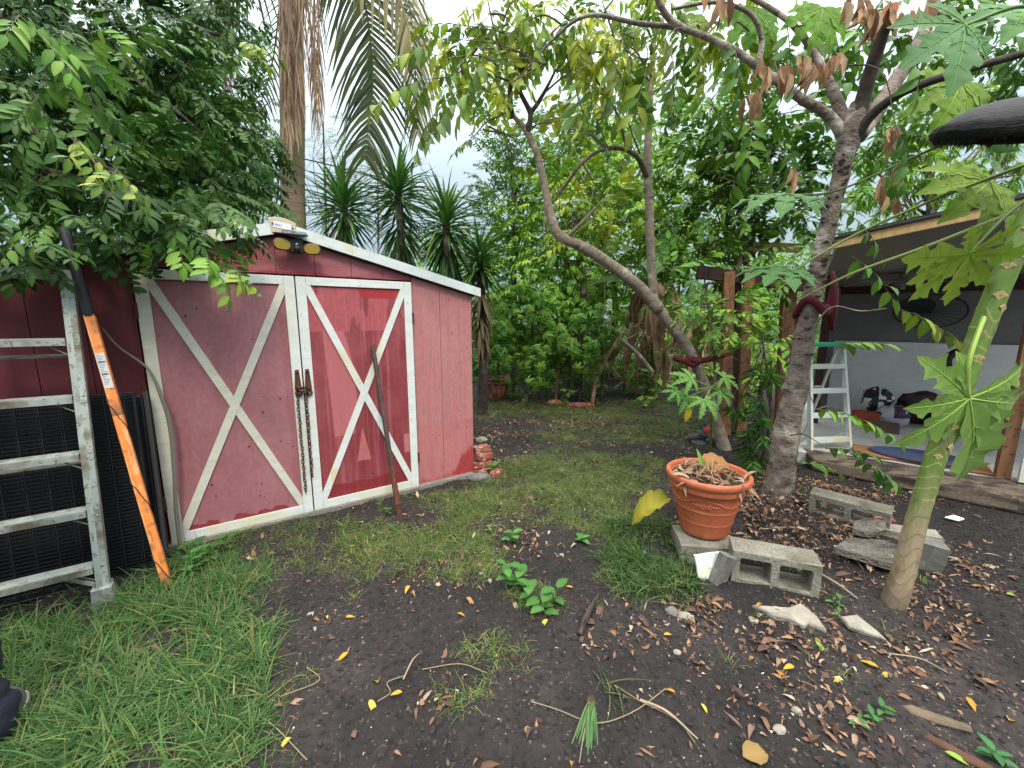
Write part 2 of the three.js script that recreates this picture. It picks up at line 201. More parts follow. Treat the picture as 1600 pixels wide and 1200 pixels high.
const PEAK = 0.81, PEAK_H = 2.085, SLOPE = 0.247, EAVE_R = 2.37, EAVE_L = -0.75;
const under = (s) => PEAK_H - 0.012 - Math.abs(s - PEAK) * SLOPE;
const shed = thing('garden_shed', 'faded red garden shed with white crossed double doors and low gable roof', 'shed', SA.toArray(), SHED_RY);
{ // local axes: x along the wall, y up, z out
  const uvFit = (g, x0, x1, y0, y1) => { const p = g.attributes.position, uv = g.attributes.uv; for (let i = 0; i < p.count; i++) uv.setXY(i, (p.getX(i) - x0) / (x1 - x0), (p.getY(i) - y0) / (y1 - y0)); return g; };
  const B = [-0.70, -0.46, -0.24, -0.012]; const gap = 0.0018;
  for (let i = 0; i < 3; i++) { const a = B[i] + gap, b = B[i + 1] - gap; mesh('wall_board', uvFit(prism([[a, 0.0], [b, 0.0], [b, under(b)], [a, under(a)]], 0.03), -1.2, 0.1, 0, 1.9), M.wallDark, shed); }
  const C = [-0.012, 0.25, 0.50, 0.755, 1.005, 1.26, 1.50, 1.732];
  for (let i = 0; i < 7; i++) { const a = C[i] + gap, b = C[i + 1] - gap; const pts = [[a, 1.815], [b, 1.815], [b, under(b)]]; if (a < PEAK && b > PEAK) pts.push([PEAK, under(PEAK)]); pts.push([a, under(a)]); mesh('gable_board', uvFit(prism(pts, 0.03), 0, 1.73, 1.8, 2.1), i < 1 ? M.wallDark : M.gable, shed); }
  const D = [1.735, 1.985, 2.30]; for (let i = 0; i < 2; i++) { const a = D[i] + gap, b = D[i + 1] - gap; mesh('wall_board', uvFit(prism([[a, -0.02], [b, -0.02], [b, under(b)], [a, under(a)]], 0.03), 1.73, 2.31, 0, 1.9), M.wallPink, shed); }
  // the closed body behind the boards
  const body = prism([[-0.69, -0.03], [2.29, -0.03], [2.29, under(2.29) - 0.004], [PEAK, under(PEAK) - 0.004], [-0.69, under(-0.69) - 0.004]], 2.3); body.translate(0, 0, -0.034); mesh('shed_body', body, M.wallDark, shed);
  mesh('concrete_sill', rbox(2.98, 0.05, 0.10, 0.80, -0.012, 0.0, 0.01), M.concrete, shed);
  // roof: two white panels, white fascia boards, ridge plate seat
  const th = 0.075;
  for (const [e, n] of [[EAVE_R, 1], [EAVE_L, -1]]) { const hE = PEAK_H - Math.abs(e - PEAK) * SLOPE; const pts = n > 0 ? [[PEAK, PEAK_H], [e, hE], [e, hE + 0.03], [PEAK, PEAK_H + 0.03]] : [[e, hE], [PEAK - 0.001, PEAK_H], [PEAK - 0.001, PEAK_H + 0.03], [e, hE + 0.03]]; const rf = prism(pts, 2.42); rf.translate(0, 0.035, 0.03); mesh('roof_panel', rf, M.roofWhite, shed);
    const fp = n > 0 ? [[PEAK + 0.055, PEAK_H - 0.055 * SLOPE], [e, hE], [e, hE + th], [PEAK + 0.05, PEAK_H + th - 0.05 * SLOPE]] : [[e, hE], [PEAK - 0.055, PEAK_H - 0.055 * SLOPE], [PEAK - 0.05, PEAK_H + th - 0.05 * SLOPE], [e, hE + th]]; const fg = prism(fp, 0.024); fg.translate(0, 0, 0.057); mesh('fascia', fg, M.roofWhite, shed);
    const dg = prism(n > 0 ? [[PEAK, PEAK_H - 0.012], [e - 0.05, hE - 0.0], [e - 0.05, hE + 0.03], [PEAK, PEAK_H + 0.03]] : [[e + 0.05, hE], [PEAK - 0.002, PEAK_H - 0.012], [PEAK - 0.002, PEAK_H + 0.03], [e + 0.05, hE + 0.03]], 0.024); dg.translate(0, 0, 0.029); mesh('roof_channel', dg, M.darkGap, shed); }
  // doors
  const door = (x0, x1, mat, lbl, tint) => { const d = new THREE.Group(); d.name = 'door'; d.userData.label = lbl; shed.add(d); const y0 = 0.012, y1 = 1.80, w = 0.066, f = 0.012, z = 0.022, zt = z + f / 2;
    const T = tint || M.white; const pg = rbox(x1 - x0, y1 - y0, 0.018, (x0 + x1) / 2, (y0 + y1) / 2, 0.012, 0.003); uvFit(pg, x0 + w, x1 - w, y0 + w, y1 - w); mesh('door_panel', pg, mat, d);
    const c = 0.0015; mesh('stile', rbox(w, y1 - y0, f, x0 + w / 2, (y0 + y1) / 2, zt), T, d); mesh('stile', rbox(w, y1 - y0, f, x1 - w / 2, (y0 + y1) / 2, zt), tint === M.cream ? M.white : T, d);
    mesh('rail', rbox(x1 - x0 - 2 * w - c, 0.06, f, (x0 + x1) / 2, y1 - 0.03, zt), M.white, d); mesh('rail', rbox(x1 - x0 - 2 * w - c, 0.066, f, (x0 + x1) / 2, y0 + 0.033, zt), M.white, d);
    const a = [x0 + w, y0 + 0.066], b = [x1 - w, y1 - 0.06], ww = 0.051;
    const brace = (p, q) => { const dx = q[0] - p[0], dy = q[1] - p[1], L = Math.hypot(dx, dy), e = ww / 2; // ends cut along the frame
      const hx = e / (dy / L), hy = e / (Math.abs(dx) / L); const s = Math.sign(dx); return [[p[0], p[1] + hy], [p[0], p[1]], [p[0] + s * hx, p[1]], [q[0], q[1] - hy], [q[0], q[1]], [q[0] - s * hx, q[1]]]; };
    const g1 = prism(brace(a, b), 0.010); g1.translate(0, 0, zt + f / 2 + 0.001); mesh('brace', boxUV(g1), T, d);
    const g2 = prism(brace([b[0], a[1]], [a[0], b[1]]).reverse(), 0.010); g2.translate(0, 0, zt + f / 2 - 0.0015); mesh('brace', boxUV(g2), T, d);
    return d; };
  const d1 = door(0.0, 0.858, M.doorPink, 'left door, faded to dusty pink', M.cream), d2 = door(0.866, 1.722, M.doorRed, 'right door, patchy deep red');
  for (const [y, d, x] of [[1.55, d1, -0.004], [0.3, d1, -0.004], [1.5, d2, 1.727], [0.28, d2, 1.727]]) mesh('hinge', merge([rbox(0.018, 0.09, 0.012, x, y, 0.034), moved(new THREE.CylinderGeometry(0.006, 0.006, 0.1, 8), V(x, y, 0.04))]), M.rust, d);
  for (const [x, d] of [[0.825, d1], [0.893, d2]]) { const sh = new THREE.Shape([[-0.011, 0.09], [0.011, 0.09], [0.022, -0.05], [0.017, -0.07], [-0.017, -0.07], [-0.022, -0.05]].map((p) => new THREE.Vector2(...p))); const g = new THREE.ExtrudeGeometry(sh, { depth: 0.006, bevelSize: 0.001, bevelThickness: 0.001, bevelSegments: 1 }); g.translate(x, 1.04, 0.036);
    const bolt = moved(new THREE.SphereGeometry(0.011, 8, 6), V(x, 1.115, 0.044)), bl2 = moved(new THREE.SphereGeometry(0.009, 8, 6), V(x, 1.0, 0.044)); const loop = moved(new THREE.TorusGeometry(0.02, 0.006, 6, 12), V(x, 0.955, 0.048)); mesh('hasp', merge([g, bolt, bl2, loop]), M.rust, d); }
}
// chains hanging from the hasps
function chain(s0, s1, h0, h1, lbl, n) { const c = thing('chain', lbl, 'chain', S((s0 + s1) / 2, h1, 0.05)); const inv = c.position; const L = new THREE.TorusGeometry(0.0115, 0.0038, 6, 10); L.scale(0.8, 1.45, 1); const r = rngOf(n * 7);
  for (let i = 0; i < n; i++) { const t = (i + 0.5) / n, m = mesh('link', L, M.rust, c); m.position.copy(S(lerp(s0, s1, t) + (r() - 0.5) * 0.005, lerp(h0, h1, t), 0.052 + (i % 2) * 0.004)).sub(inv); m.quaternion.copy(eul(0, SHED_RY + (i % 2 ? 1.15 : 0.2) + (r() - 0.5) * 0.4, (r() - 0.5) * 0.25)); }
  const k = rngOf(n); for (let i = 0; i < 7; i++) { const m = mesh('link', L, M.rust, c); m.position.copy(S(s0 + (k() - 0.5) * 0.05, h0 + 0.01 + k() * 0.045, 0.055 + k() * 0.02)).sub(inv); m.quaternion.copy(eul(k() * 3, k() * 3, k() * 3)); } }
chain(0.815, 0.812, 0.95, 0.19, 'longer rusty chain hanging from the left door hasp nearly to the door foot', 30);
chain(0.872, 0.866, 0.95, 0.30, 'shorter rusty chain hanging from the right door hasp beside the longer one', 26);

{ // security light under the ridge
  const l = thing('security_light', 'black twin-headed solar security light with amber lenses under the shed ridge', 'light', S(0.885, 2.0, 0.03), SHED_RY);
  const amber = new THREE.MeshPhysicalMaterial({ color: lin(0.36, 0.25, 0.03), roughness: 0.35, clearcoat: 0.6 });
  mesh('sensor', merge([rbox(0.085, 0.10, 0.06, 0, 0.0, 0.05, 0.012), moved(new THREE.SphereGeometry(0.026, 12, 8), V(0, -0.02, 0.08))]), M.black, l);
  mesh('sensor_eye', moved(new THREE.SphereGeometry(0.008, 8, 6), V(0.0, 0.01, 0.082)), std({ color: lin(0.6, 0.6, 0.6), roughness: 0.3 }), l);
  const pan = rbox(0.15, 0.014, 0.10, 0, 0, 0, 0.004); pan.rotateX(0.35); pan.translate(-0.005, 0.082, 0.075); mesh('solar_panel', pan, std({ color: lin(0.03, 0.035, 0.05), roughness: 0.25 }), l);
  for (const [x, y, a] of [[-0.088, 0.004, -0.06], [0.096, -0.012, 0.06]]) { const h = new THREE.Group(); h.name = 'lamp_head'; h.position.set(x, y, 0.055); h.rotation.set(0.1, -a, a); l.add(h);
    const sh = new THREE.Shape(); sh.absarc(-0.018, 0, 0.034, Math.PI / 2, Math.PI * 1.5); sh.absarc(0.018, 0, 0.034, -Math.PI / 2, Math.PI / 2); const hb = new THREE.ExtrudeGeometry(sh, { depth: 0.02, bevelSize: 0.005, bevelThickness: 0.005, bevelSegments: 2, curveSegments: 10 }); mesh('housing', hb, std({ color: lin(0.12, 0.05, 0.03), roughness: 0.5 }), h);
    const lg = new THREE.ExtrudeGeometry(sh, { depth: 0.006, bevelSize: 0.001, bevelThickness: 0.002, bevelSegments: 1, curveSegments: 10 }); lg.scale(0.92, 0.92, 1); lg.translate(0, 0, 0.024); mesh('lens', lg, amber, h); }
  // maker's plate on the ridge
  const p = thing('ridge_plate', 'beige fan-shaped plate with blue printing screwed to the shed ridge', 'sign', S(PEAK, PEAK_H, 0.034), SHED_RY);
  const sh = new THREE.Shape(); sh.moveTo(-0.062, 0.0); sh.quadraticCurveTo(0, 0.01, 0.07, -0.016); sh.lineTo(0.084, 0.068); sh.quadraticCurveTo(0, 0.115, -0.076, 0.088); sh.lineTo(-0.062, 0); const g = new THREE.ExtrudeGeometry(sh, { depth: 0.026, bevelSize: 0.003, bevelThickness: 0.003, bevelSegments: 2, curveSegments: 10 }); mesh('plate', g, std({ color: lin(0.55, 0.48, 0.36), roughness: 0.6 }), p);
  const cv = document.createElement('canvas'); cv.width = 256; cv.height = 96; const x = cv.getContext('2d'); x.fillStyle = '#eef0f4'; x.fillRect(0, 0, 256, 96); x.fillStyle = '#2b2f9e'; x.font = 'bold 62px sans-serif'; x.fillText('Wel', 8, 70); x.fillStyle = '#b4bbdf'; for (let i = 0; i < 7; i++) x.fillRect(136 + i * 15, 46 + (i % 3) * 5, 8, 22 - (i % 2) * 6); const ct = new THREE.CanvasTexture(cv); ct.colorSpace = THREE.SRGBColorSpace;
  const st = new THREE.BoxGeometry(0.1, 0.038, 0.002); st.rotateZ(-0.1); st.translate(0.002, 0.046, 0.031); mesh('sticker', st, std({ map: ct, roughness: 0.4 }), p);
  for (const [a, b] of [[-0.057, 0.055], [0.064, 0.036]]) mesh('screw', moved(new THREE.CylinderGeometry(0.005, 0.005, 0.006, 8).rotateX(Math.PI / 2), V(a, b, 0.032)), M.black, p);
  // tan thing on the roof
  const hp = S(0.58, 2.095, -0.06); const hat = thing('sun_hat', 'small tan rounded hat-like object lying on the shed roof left of the ridge', 'hat', hp, 0.3);
  const prof = [[0.001, 0.085], [0.04, 0.083], [0.075, 0.066], [0.09, 0.03], [0.095, 0.006], [0.13, 0.0], [0.132, -0.006], [0.09, -0.004]].map((a) => new THREE.Vector2(...a)); const hg = new THREE.LatheGeometry(prof, 20); hg.scale(1, 0.9, 0.8); mesh('crown', hg, std({ color: lin(0.5, 0.38, 0.27), roughness: 0.95, bumpMap: bumpFine, bumpScale: 0.003 }), hat); mesh('band', moved(new THREE.TorusGeometry(0.096, 0.008, 6, 20).rotateX(Math.PI / 2), V(0, 0.012, 0), null, V(1, 1, 0.8)), std({ color: lin(0.3, 0.2, 0.14) }), hat);
}
// ---------------------------------------------------------------- things leaning on the shed
M.alu = std({ map: tex(256, 512, (u, v) => { const n = fbm(u * 30, v * 6, 4), s = fbm(u * 8, v * 10, 4); let c = mix3([188, 196, 188], [150, 158, 150], n); if (s > 0.5) c = mix3(c, [112, 106, 90], clamp((s - 0.5) * 3.2)); if (fbm(u * 60, v * 60, 2) > 0.72) c = mix3(c, [96, 86, 72], 0.5); return c; }), metalness: 0.25, roughness: 0.5, bumpMap: bumpFine, bumpScale: 0.0008 });
M.aluDirty = std({ map: tex(256, 256, (u, v) => { const n = fbm(u * 30, v * 8, 4), s = fbm(u * 6, v * 20, 4); return mix3(mix3([176, 180, 172], [140, 138, 126], n), [112, 92, 76], clamp((s - 0.5) * 2.4)); }), metalness: 0.15, roughness: 0.65 });
{ // big aluminium step ladder
  const l = thing('tall_step_ladder', 'tall weathered aluminium step ladder folded against the shed at the left edge', 'ladder', S(-0.22, 0, 0.55), SHED_RY); l.position.y = gh(l.position.x, l.position.z);
  const top = 1.735, lean = -0.28, wB = 0.60, wT = 0.36; const rail = (side, h) => side > 0 ? V(0, h, lean * h / top) : V(-lerp(wB, wT, h / top), h, lean * h / top);
  for (const sd of [1, -1]) { const a = rail(sd, 0.03), b = rail(sd, top); const fl = beam(a, b, 0.05, 0.004, V(1, 0, 0), 0.001), si = beam(a.clone().add(V(sd * 0.024, 0, -0.016)), b.clone().add(V(sd * 0.024, 0, -0.016)), 0.004, 0.032, V(1, 0, 0), 0.001), li = beam(a.clone().add(V(-sd * 0.023, 0, -0.008)), b.clone().add(V(-sd * 0.023, 0, -0.008)), 0.004, 0.014, V(1, 0, 0), 0.001);
    const rl = mesh('rail', merge([fl, si, li]), M.alu, l); const rv = []; for (let i = 0; i < 5; i++) for (const dh of [0.0, 0.035]) rv.push(moved(new THREE.SphereGeometry(0.0065, 8, 6), rail(sd, 0.2 + i * 0.298 + dh - 0.01).add(V(sd * 0.012, 0, 0.002)), null, V(1, 1, 0.5))); mesh('rivet', merge(rv), M.alu, rl);
    const ft = new THREE.ExtrudeGeometry(new THREE.Shape([[-0.038, 0.11], [0.034, 0.11], [0.046, 0.0], [0.04, -0.012], [-0.04, -0.012], [-0.046, 0.0]].map((p) => new THREE.Vector2(...p))), { depth: 0.05, bevelSize: 0.004, bevelThickness: 0.004, bevelSegments: 2 }); ft.translate(a.x, 0.0, a.z - 0.042); const f = mesh('foot', ft, M.alu, l); mesh('rubber_pad', rbox(0.09, 0.016, 0.062, a.x, -0.018, a.z - 0.016, 0.005), M.black, f); }
  for (let i = 0; i < 5; i++) { const h = 0.2 + i * 0.298, A = rail(1, h), B = rail(-1, h), w = A.x - B.x - 0.06, cx = (A.x + B.x) / 2, z = A.z; const tr = mesh('step', merge([rbox(w, 0.034, 0.004, cx, h + 0.005, z - 0.003, 0.001), rbox(w, 0.004, 0.082, cx, h + 0.024, z - 0.043, 0.001), rbox(w, 0.034, 0.004, cx, h + 0.005, z - 0.085, 0.001)]), M.alu, l);
    for (const sd of [1, -1]) mesh('step_brace', beam(V(cx + sd * (w / 2 - 0.075), h - 0.01, z - 0.03), V(cx + sd * (w / 2 + 0.01), h - 0.07, z - 0.03), 0.016, 0.003, V(0, 0, 1), 0.001), M.aluDirty, tr); }
  mesh('top_cap', merge([rbox(0.44, 0.05, 0.004, -wT / 2, top + 0.005, lean + 0.012, 0.002), rbox(0.44, 0.005, 0.12, -wT / 2, top + 0.03, lean - 0.045, 0.002)]), M.alu, l);
  for (const sd of [1, -1]) mesh('rear_leg', beam(rail(sd, 0.06).add(V(-sd * 0.02, 0, -0.16)), rail(sd, top).add(V(-sd * 0.03, 0, -0.09)), 0.03, 0.018, V(1, 0, 0), 0.001), M.aluDirty, l);
  for (const h of [0.22, 0.8, 1.38]) mesh('rear_bar', beam(rail(1, h).add(V(-0.02, -0.06, -0.15)), rail(-1, h).add(V(0.02, -0.06, -0.15)), 0.02, 0.004, V(0, 1, 0), 0.001), M.aluDirty, l);
  mesh('foot_brace', beam(V(-0.03, 0.13, -0.03), V(-0.16, 0.16, -0.12), 0.026, 0.004, V(0, 1, 0), 0.001), M.alu, l);
}
{ // black folded wire panels
  const c = thing('folded_wire_crate', 'stack of black coated wire panels leaning on the shed behind the tall ladder', 'wire crate', S(-0.02, 0, 0.22), SHED_RY); c.position.y = gh(c.position.x, c.position.z);
  const wireM = std({ color: lin(0.016, 0.016, 0.02), roughness: 0.38 });
  for (let k = 0; k < 5; k++) { const g = new THREE.Group(); g.name = 'wire_panel'; c.add(g); g.position.set(-0.02 * (k % 2) + 0.01 * k - 0.02, 0.0, 0.06 - k * 0.032); g.rotation.x = -0.09 - 0.004 * k; const w = 1.15, h = 1.09 - 0.018 * k;
    mesh('panel_frame', merge([rbox(0.014, h, 0.012, -0.007, h / 2, 0), rbox(0.014, h, 0.012, -w, h / 2, 0), rbox(w, 0.014, 0.012, -w / 2, h - 0.007, 0), rbox(w, 0.014, 0.012, -w / 2, 0.01, 0)]), wireM, g);
    const ws = []; for (let y = 0.03; y < h - 0.02; y += 0.021) ws.push(new THREE.BoxGeometry(w, 0.0045, 0.0045).translate(-w / 2, y + 0.004 * (k % 3), 0)); for (let x = 0.05; x < w; x += 0.085) ws.push(new THREE.BoxGeometry(0.005, h, 0.005).translate(-x - 0.01 * k, h / 2, 0.0048)); mesh('wire_grid', merge(ws), wireM, g, 'stuff'); }
  mesh('crate_tray', rbox(1.16, 1.05, 0.008, -0.6, 0.52, -0.02), std({ color: lin(0.014, 0.014, 0.016), roughness: 0.7 }), c).rotation.x = -0.11;
  const side = rbox(0.012, 1.08, 0.075, 0.014, 0.54, 0.0); side.rotateX(-0.1); mesh('side_plate', side, std({ color: lin(0.03, 0.03, 0.037), roughness: 0.5 }), c);
}
M.orange = std({ map: tex(256, 1024, (u, v) => { const n = fbm(u * 14, v * 60, 4), k = fbm(u * 60, v * 8, 3); const d = fbm(u * 5, v * 24, 4), s = fbm(u * 40, v * 5, 3); let c = mix3(mix3([244, 144, 66], [220, 112, 42], n), [250, 172, 104], k * 0.6); if (d > 0.56) c = mix3(c, [150, 96, 60], clamp((d - 0.56) * 4) * 0.7); if (s > 0.7) c = mix3(c, [255, 206, 160], 0.5); if (v < 0.1) c = mix3(c, [92, 70, 54], (0.1 - v) * 7); return c; }), roughness: 0.5, bumpMap: bumpFine, bumpScale: 0.0008 });
{ // long orange handle with black upper sleeve
  const a = S(0.035, 0.0, 0.537), b = S(-0.19, 1.90, 0.27), top = a.clone().lerp(b, 1.03), cut = a.clone().lerp(b, 0.80); const p = thing('digger_handle', 'long bright orange wooden digger handle with black sleeve leaning beside the ladder', 'tool handle', a); const L = (q) => q.clone().sub(a);
  const sd = SU.clone(); const h = beam(L(a.clone().lerp(b, 0.0)), L(cut), 0.044, 0.034, sd, 0.006); mesh('handle', h, M.orange, p);
  mesh('sleeve', tube([L(cut.clone().lerp(b, -0.02)), L(top)], 0.0235, 12), std({ color: lin(0.015, 0.015, 0.018), roughness: 0.55 }), p);
  const cv = document.createElement('canvas'); cv.width = 96; cv.height = 256; const x = cv.getContext('2d'); x.fillStyle = '#c9c9c4'; x.fillRect(0, 0, 96, 256); x.fillStyle = '#6b6f78'; for (let i = 0; i < 20; i++) x.fillRect(10, 14 + i * 11, 30 + ((i * 37) % 46), 4); x.fillStyle = '#55606e'; x.fillRect(10, 60, 76, 12); x.fillRect(10, 150, 76, 10); const ct = new THREE.CanvasTexture(cv); ct.colorSpace = THREE.SRGBColorSpace;
  const y = b.clone().sub(a).normalize(), z = new THREE.Vector3().crossVectors(sd, y).normalize(), xx = new THREE.Vector3().crossVectors(y, z); const lb = new THREE.BoxGeometry(0.036, 0.19, 0.002); lb.applyMatrix4(new THREE.Matrix4().makeBasis(xx, y, z).setPosition(L(a.clone().lerp(b, 0.645)).addScaledVector(z, 0.0182))); mesh('paper_label', lb, std({ map: ct, roughness: 0.7 }), p);
  const cord = []; for (let i = 0; i <= 60; i++) { const t = i / 60, ang = t * Math.PI * 5 + 0.6, c = Math.cos(ang), s = Math.sin(ang), k = 1 / Math.max(Math.abs(c) / 0.0245, Math.abs(s) / 0.0195); cord.push(L(a.clone().lerp(b, 0.02 + 0.58 * t)).addScaledVector(xx, c * k).addScaledVector(z, s * k)); } mesh('cord', tube(cord, 0.0022, 5, { n: 180 }), M.black, p);
}
{ const pts = [S(-0.16, 1.45, 0.06), S(-0.1, 1.34, 0.08), S(0.02, 1.2, 0.1), S(0.06, 1.06, 0.12), S(0.085, 0.85, 0.11), S(0.075, 0.55, 0.10), S(0.055, 0.28, 0.09), S(0.05, 0.0, 0.1)]; single('bent_branch', tube(pts, [0.004, 0.006, 0.010, 0.012, 0.012, 0.011], 8, { n: 30, bump: (a, l) => 0.2 * (vn(a * 6, l * 30) - 0.5) }), std({ color: lin(0.17, 0.16, 0.13), roughness: 0.9 }), 'thin grey bent branch drooping along the left edge of the pink door', 'branch'); }
{ const a = S(1.412, -0.06, 0.437), b = S(1.375, 1.295, 0.055); const g = thing('digging_bar', 'brown wooden digging bar with rusty foot leaning on the right shed door', 'digging bar', a); const L = (q) => q.clone().sub(a);
  mesh('shaft', tube([L(a.clone().lerp(b, 0.3)), L(b)], [0.019, 0.018], 10, { n: 14, bump: (u, l) => 0.06 * (vn(u * 8, l * 14) - 0.5) }), std({ map: tex(128, 512, (u, v) => mix3([86, 70, 62], [58, 44, 40], fbm(u * 10, v * 40, 4))), roughness: 0.75 }), g);
  mesh('rusty_foot', tube([L(a), L(a.clone().lerp(b, 0.31))], [0.023, 0.021], 10, { n: 8, bump: (u, l) => 0.15 * (vn(u * 8, l * 30) - 0.5) }), M.rust, g); mesh('collar', moved(new THREE.CylinderGeometry(0.027, 0.027, 0.05, 12), L(a.clone().lerp(b, 0.085))), M.rust, g); }

// ---------------------------------------------------------------- bricks, rocks and slabs on the ground
M.brick = [0, 1, 2].map((k) => std({ map: tex(256, 256, (u, v) => { const n = fbm(u * 12 + k * 7, v * 12, 5); let c = mix3([[172, 98, 78], [150, 76, 62], [188, 122, 100]][k], [112, 62, 52], n * 0.9); if (fbm(u * 30 + k, v * 30, 3) > 0.66) c = mix3(c, [206, 176, 156], 0.7); return c; }), bumpMap: bumpGrit, bumpScale: 0.005, roughness: 0.95 }));
M.grey = std({ map: tex(512, 512, (u, v) => { const n = fbm(u * 10, v * 10, 5), s = fbm(u * 4, v * 24, 4); return mix3(mix3([126, 124, 116], [86, 86, 82], n), [64, 62, 56], clamp((s - 0.5) * 2)); }), bumpMap: bumpFine, bumpScale: 0.006, roughness: 0.9 });
M.flag = std({ map: tex(512, 512, (u, v) => { const n = fbm(u * 9, v * 9, 5), s = fbm(u * 5, v * 22, 4), f = fbm(u * 70, v * 70, 2); let c = mix3([120, 114, 104], [78, 74, 68], n); c = mix3(c, [58, 50, 44], clamp((s - 0.48) * 4) * 0.7); return c.map((x) => x * (0.8 + 0.4 * f)); }), bumpMap: bumpGrit, bumpScale: 0.012, roughness: 0.95 });
M.pale = std({ map: tex(256, 256, (u, v) => { const n = fbm(u * 12, v * 12, 5); return mix3([174, 168, 154], [122, 116, 103], n); }), bumpMap: bumpGrit, bumpScale: 0.004, roughness: 0.9 });
const lump = (w, h, d, seed, amp = 0.25) => { const g = rough(new THREE.IcosahedronGeometry(0.5, 3), amp, 4, seed); g.scale(w, h, d); const f = toCreasedNormals(g, 0.7); return boxUV(f); };
const slabGeo = (pts, h, seed, tilt = 0.006) => { const s = new THREE.Shape(pts.map((p) => new THREE.Vector2(p[0], -p[1]))); const g = new THREE.ExtrudeGeometry(s, { depth: h, bevelSize: 0.006, bevelThickness: 0.006, bevelSegments: 1, steps: 1 }); g.rotateX(-Math.PI / 2); const q = rough(g, tilt * 1.6, 14, seed); return boxUV(toCreasedNormals(q, 0.5)); };
for (const [i, [x, y, up, ry, k, w]] of [[757, 737, 0.0, 0.1, 1, 0.2], [753, 735, 0.058, -0.12, 0, 0.19], [756, 733, 0.116, 0.06, 1, 0.17], [752, 729, 0.172, -0.05, 2, 0.17], [775, 742, 0.0, 0.7, 0, 0.12]].entries()) { const p = GG(x, y, up + 0.03); const b = single('brick', boxUV(toCreasedNormals(rough(new THREE.BoxGeometry(w, 0.052, 0.09, 6, 2, 3), 0.016, 22, i * 5), 0.5)), M.brick[k], ['lowest broken red brick of the small stack at the shed corner', 'second red brick up in the stack at the shed corner', 'third red brick up in the stack at the shed corner', 'pale pinkish brick on top of the stack at the shed corner', 'broken red brick lying in the grass beside the brick stack'][i], 'brick'); b.position.copy(p); b.rotation.y = SHED_RY + ry; }
const rock = (px, py, w, h, d, mat, seed, lbl, cat = 'rock', ry = 0) => { const r = single('rock', lump(w, h, d, seed), mat, lbl, cat); r.position.copy(GG(px, py, h * 0.22)); r.rotation.y = ry; return r; };
rock(752, 690, 0.16, 0.09, 0.1, M.pale, 3, 'pale rock on the bare soil behind the brick stack');
rock(750, 748, 0.22, 0.09, 0.14, M.grey, 4, 'dark grey rock in the grass in front of the brick stack');
rock(866, 631, 0.28, 0.12, 0.16, M.brick[2], 8, 'rounded terracotta coloured rock at the foot of the far hedge');
rock(905, 634, 0.5, 0.1, 0.16, M.brick[1], 9, 'long rusty red lump of rubble at the foot of the far hedge');
rock(1178, 966, 0.05, 0.02, 0.04, M.pale, 11, 'small white stone on the soil left of the broken concrete piece', 'stone');
rock(1218, 1142, 0.05, 0.02, 0.035, M.pale, 12, 'flat white stone with a dark hole near the bottom of the yard', 'stone', 0.4);
rock(1244, 1112, 0.035, 0.025, 0.03, M.pale, 13, 'small rounded white pebble above the flat white stone', 'stone');
rock(1058, 1018, 0.035, 0.02, 0.03, M.pale, 14, 'pale chip on the path left of the leaf litter', 'stone');
rock(1070, 965, 0.09, 0.05, 0.06, M.pale, 18, 'pale dusty rock at the grass edge below the flower pot', 'rock');
rock(1050, 960, 0.07, 0.05, 0.06, M.grey, 19, 'greyish rock beside the pale rock at the grass edge', 'rock');
rock(1425, 765, 0.05, 0.02, 0.04, M.pale, 20, 'small white scrap of stone near the second hollow block', 'stone');

function block(name, px1, py1, px2, py2, Lb, Hh, dd, sink, tiltX, lbl, holes = 2) { // hollow concrete block: its cell face from the first pixel to the second
  const a = G(px1, py1), b = G(px2, py2), dir = b.clone().sub(a).setY(0).normalize(); const s = new THREE.Shape([[0, 0], [Lb, 0], [Lb, Hh], [0, Hh]].map((p) => new THREE.Vector2(...p))); const wall = 0.034, cw = (Lb - wall * (holes + 1)) / holes;
  for (let i = 0; i < holes; i++) { const x = wall + i * (cw + wall), h = new THREE.Path(), r = 0.018; h.moveTo(x + r, wall); h.lineTo(x + cw - r, wall); h.quadraticCurveTo(x + cw, wall, x + cw, wall + r); h.lineTo(x + cw, Hh - wall - r); h.quadraticCurveTo(x + cw, Hh - wall, x + cw - r, Hh - wall); h.lineTo(x + r, Hh - wall); h.quadraticCurveTo(x, Hh - wall, x, Hh - wall - r); h.lineTo(x, wall + r); h.quadraticCurveTo(x, wall, x + r, wall); s.holes.push(h); }
  const g = new THREE.ExtrudeGeometry(s, { depth: dd, bevelSize: 0.003, bevelThickness: 0.003, bevelSegments: 1, curveSegments: 4 }); g.translate(0, 0, -dd); boxUV(g);
  const o = single(name, g, M.concrete, lbl, 'concrete block', null); delete o.userData.group; o.position.copy(onG(a, -sink)); const Z = V(-dir.z, 0, dir.x); o.quaternion.copy(frame(V(0, 1, 0), Z)).multiply(eul(tiltX, 0, 0)); return o; }
const blk1 = block('hollow_block', 1142, 908, 1268, 934, 0.42, 0.20, 0.16, 0.012, 0.0, 'grey hollow concrete block with two cells facing the lawn, right of the flower pot');
const blk2 = block('hollow_block', 1262, 812, 1362, 842, 0.44, 0.17, 0.12, 0.02, 0.12, 'weathered hollow concrete block half sunk in leaf litter right of the big tree trunk');
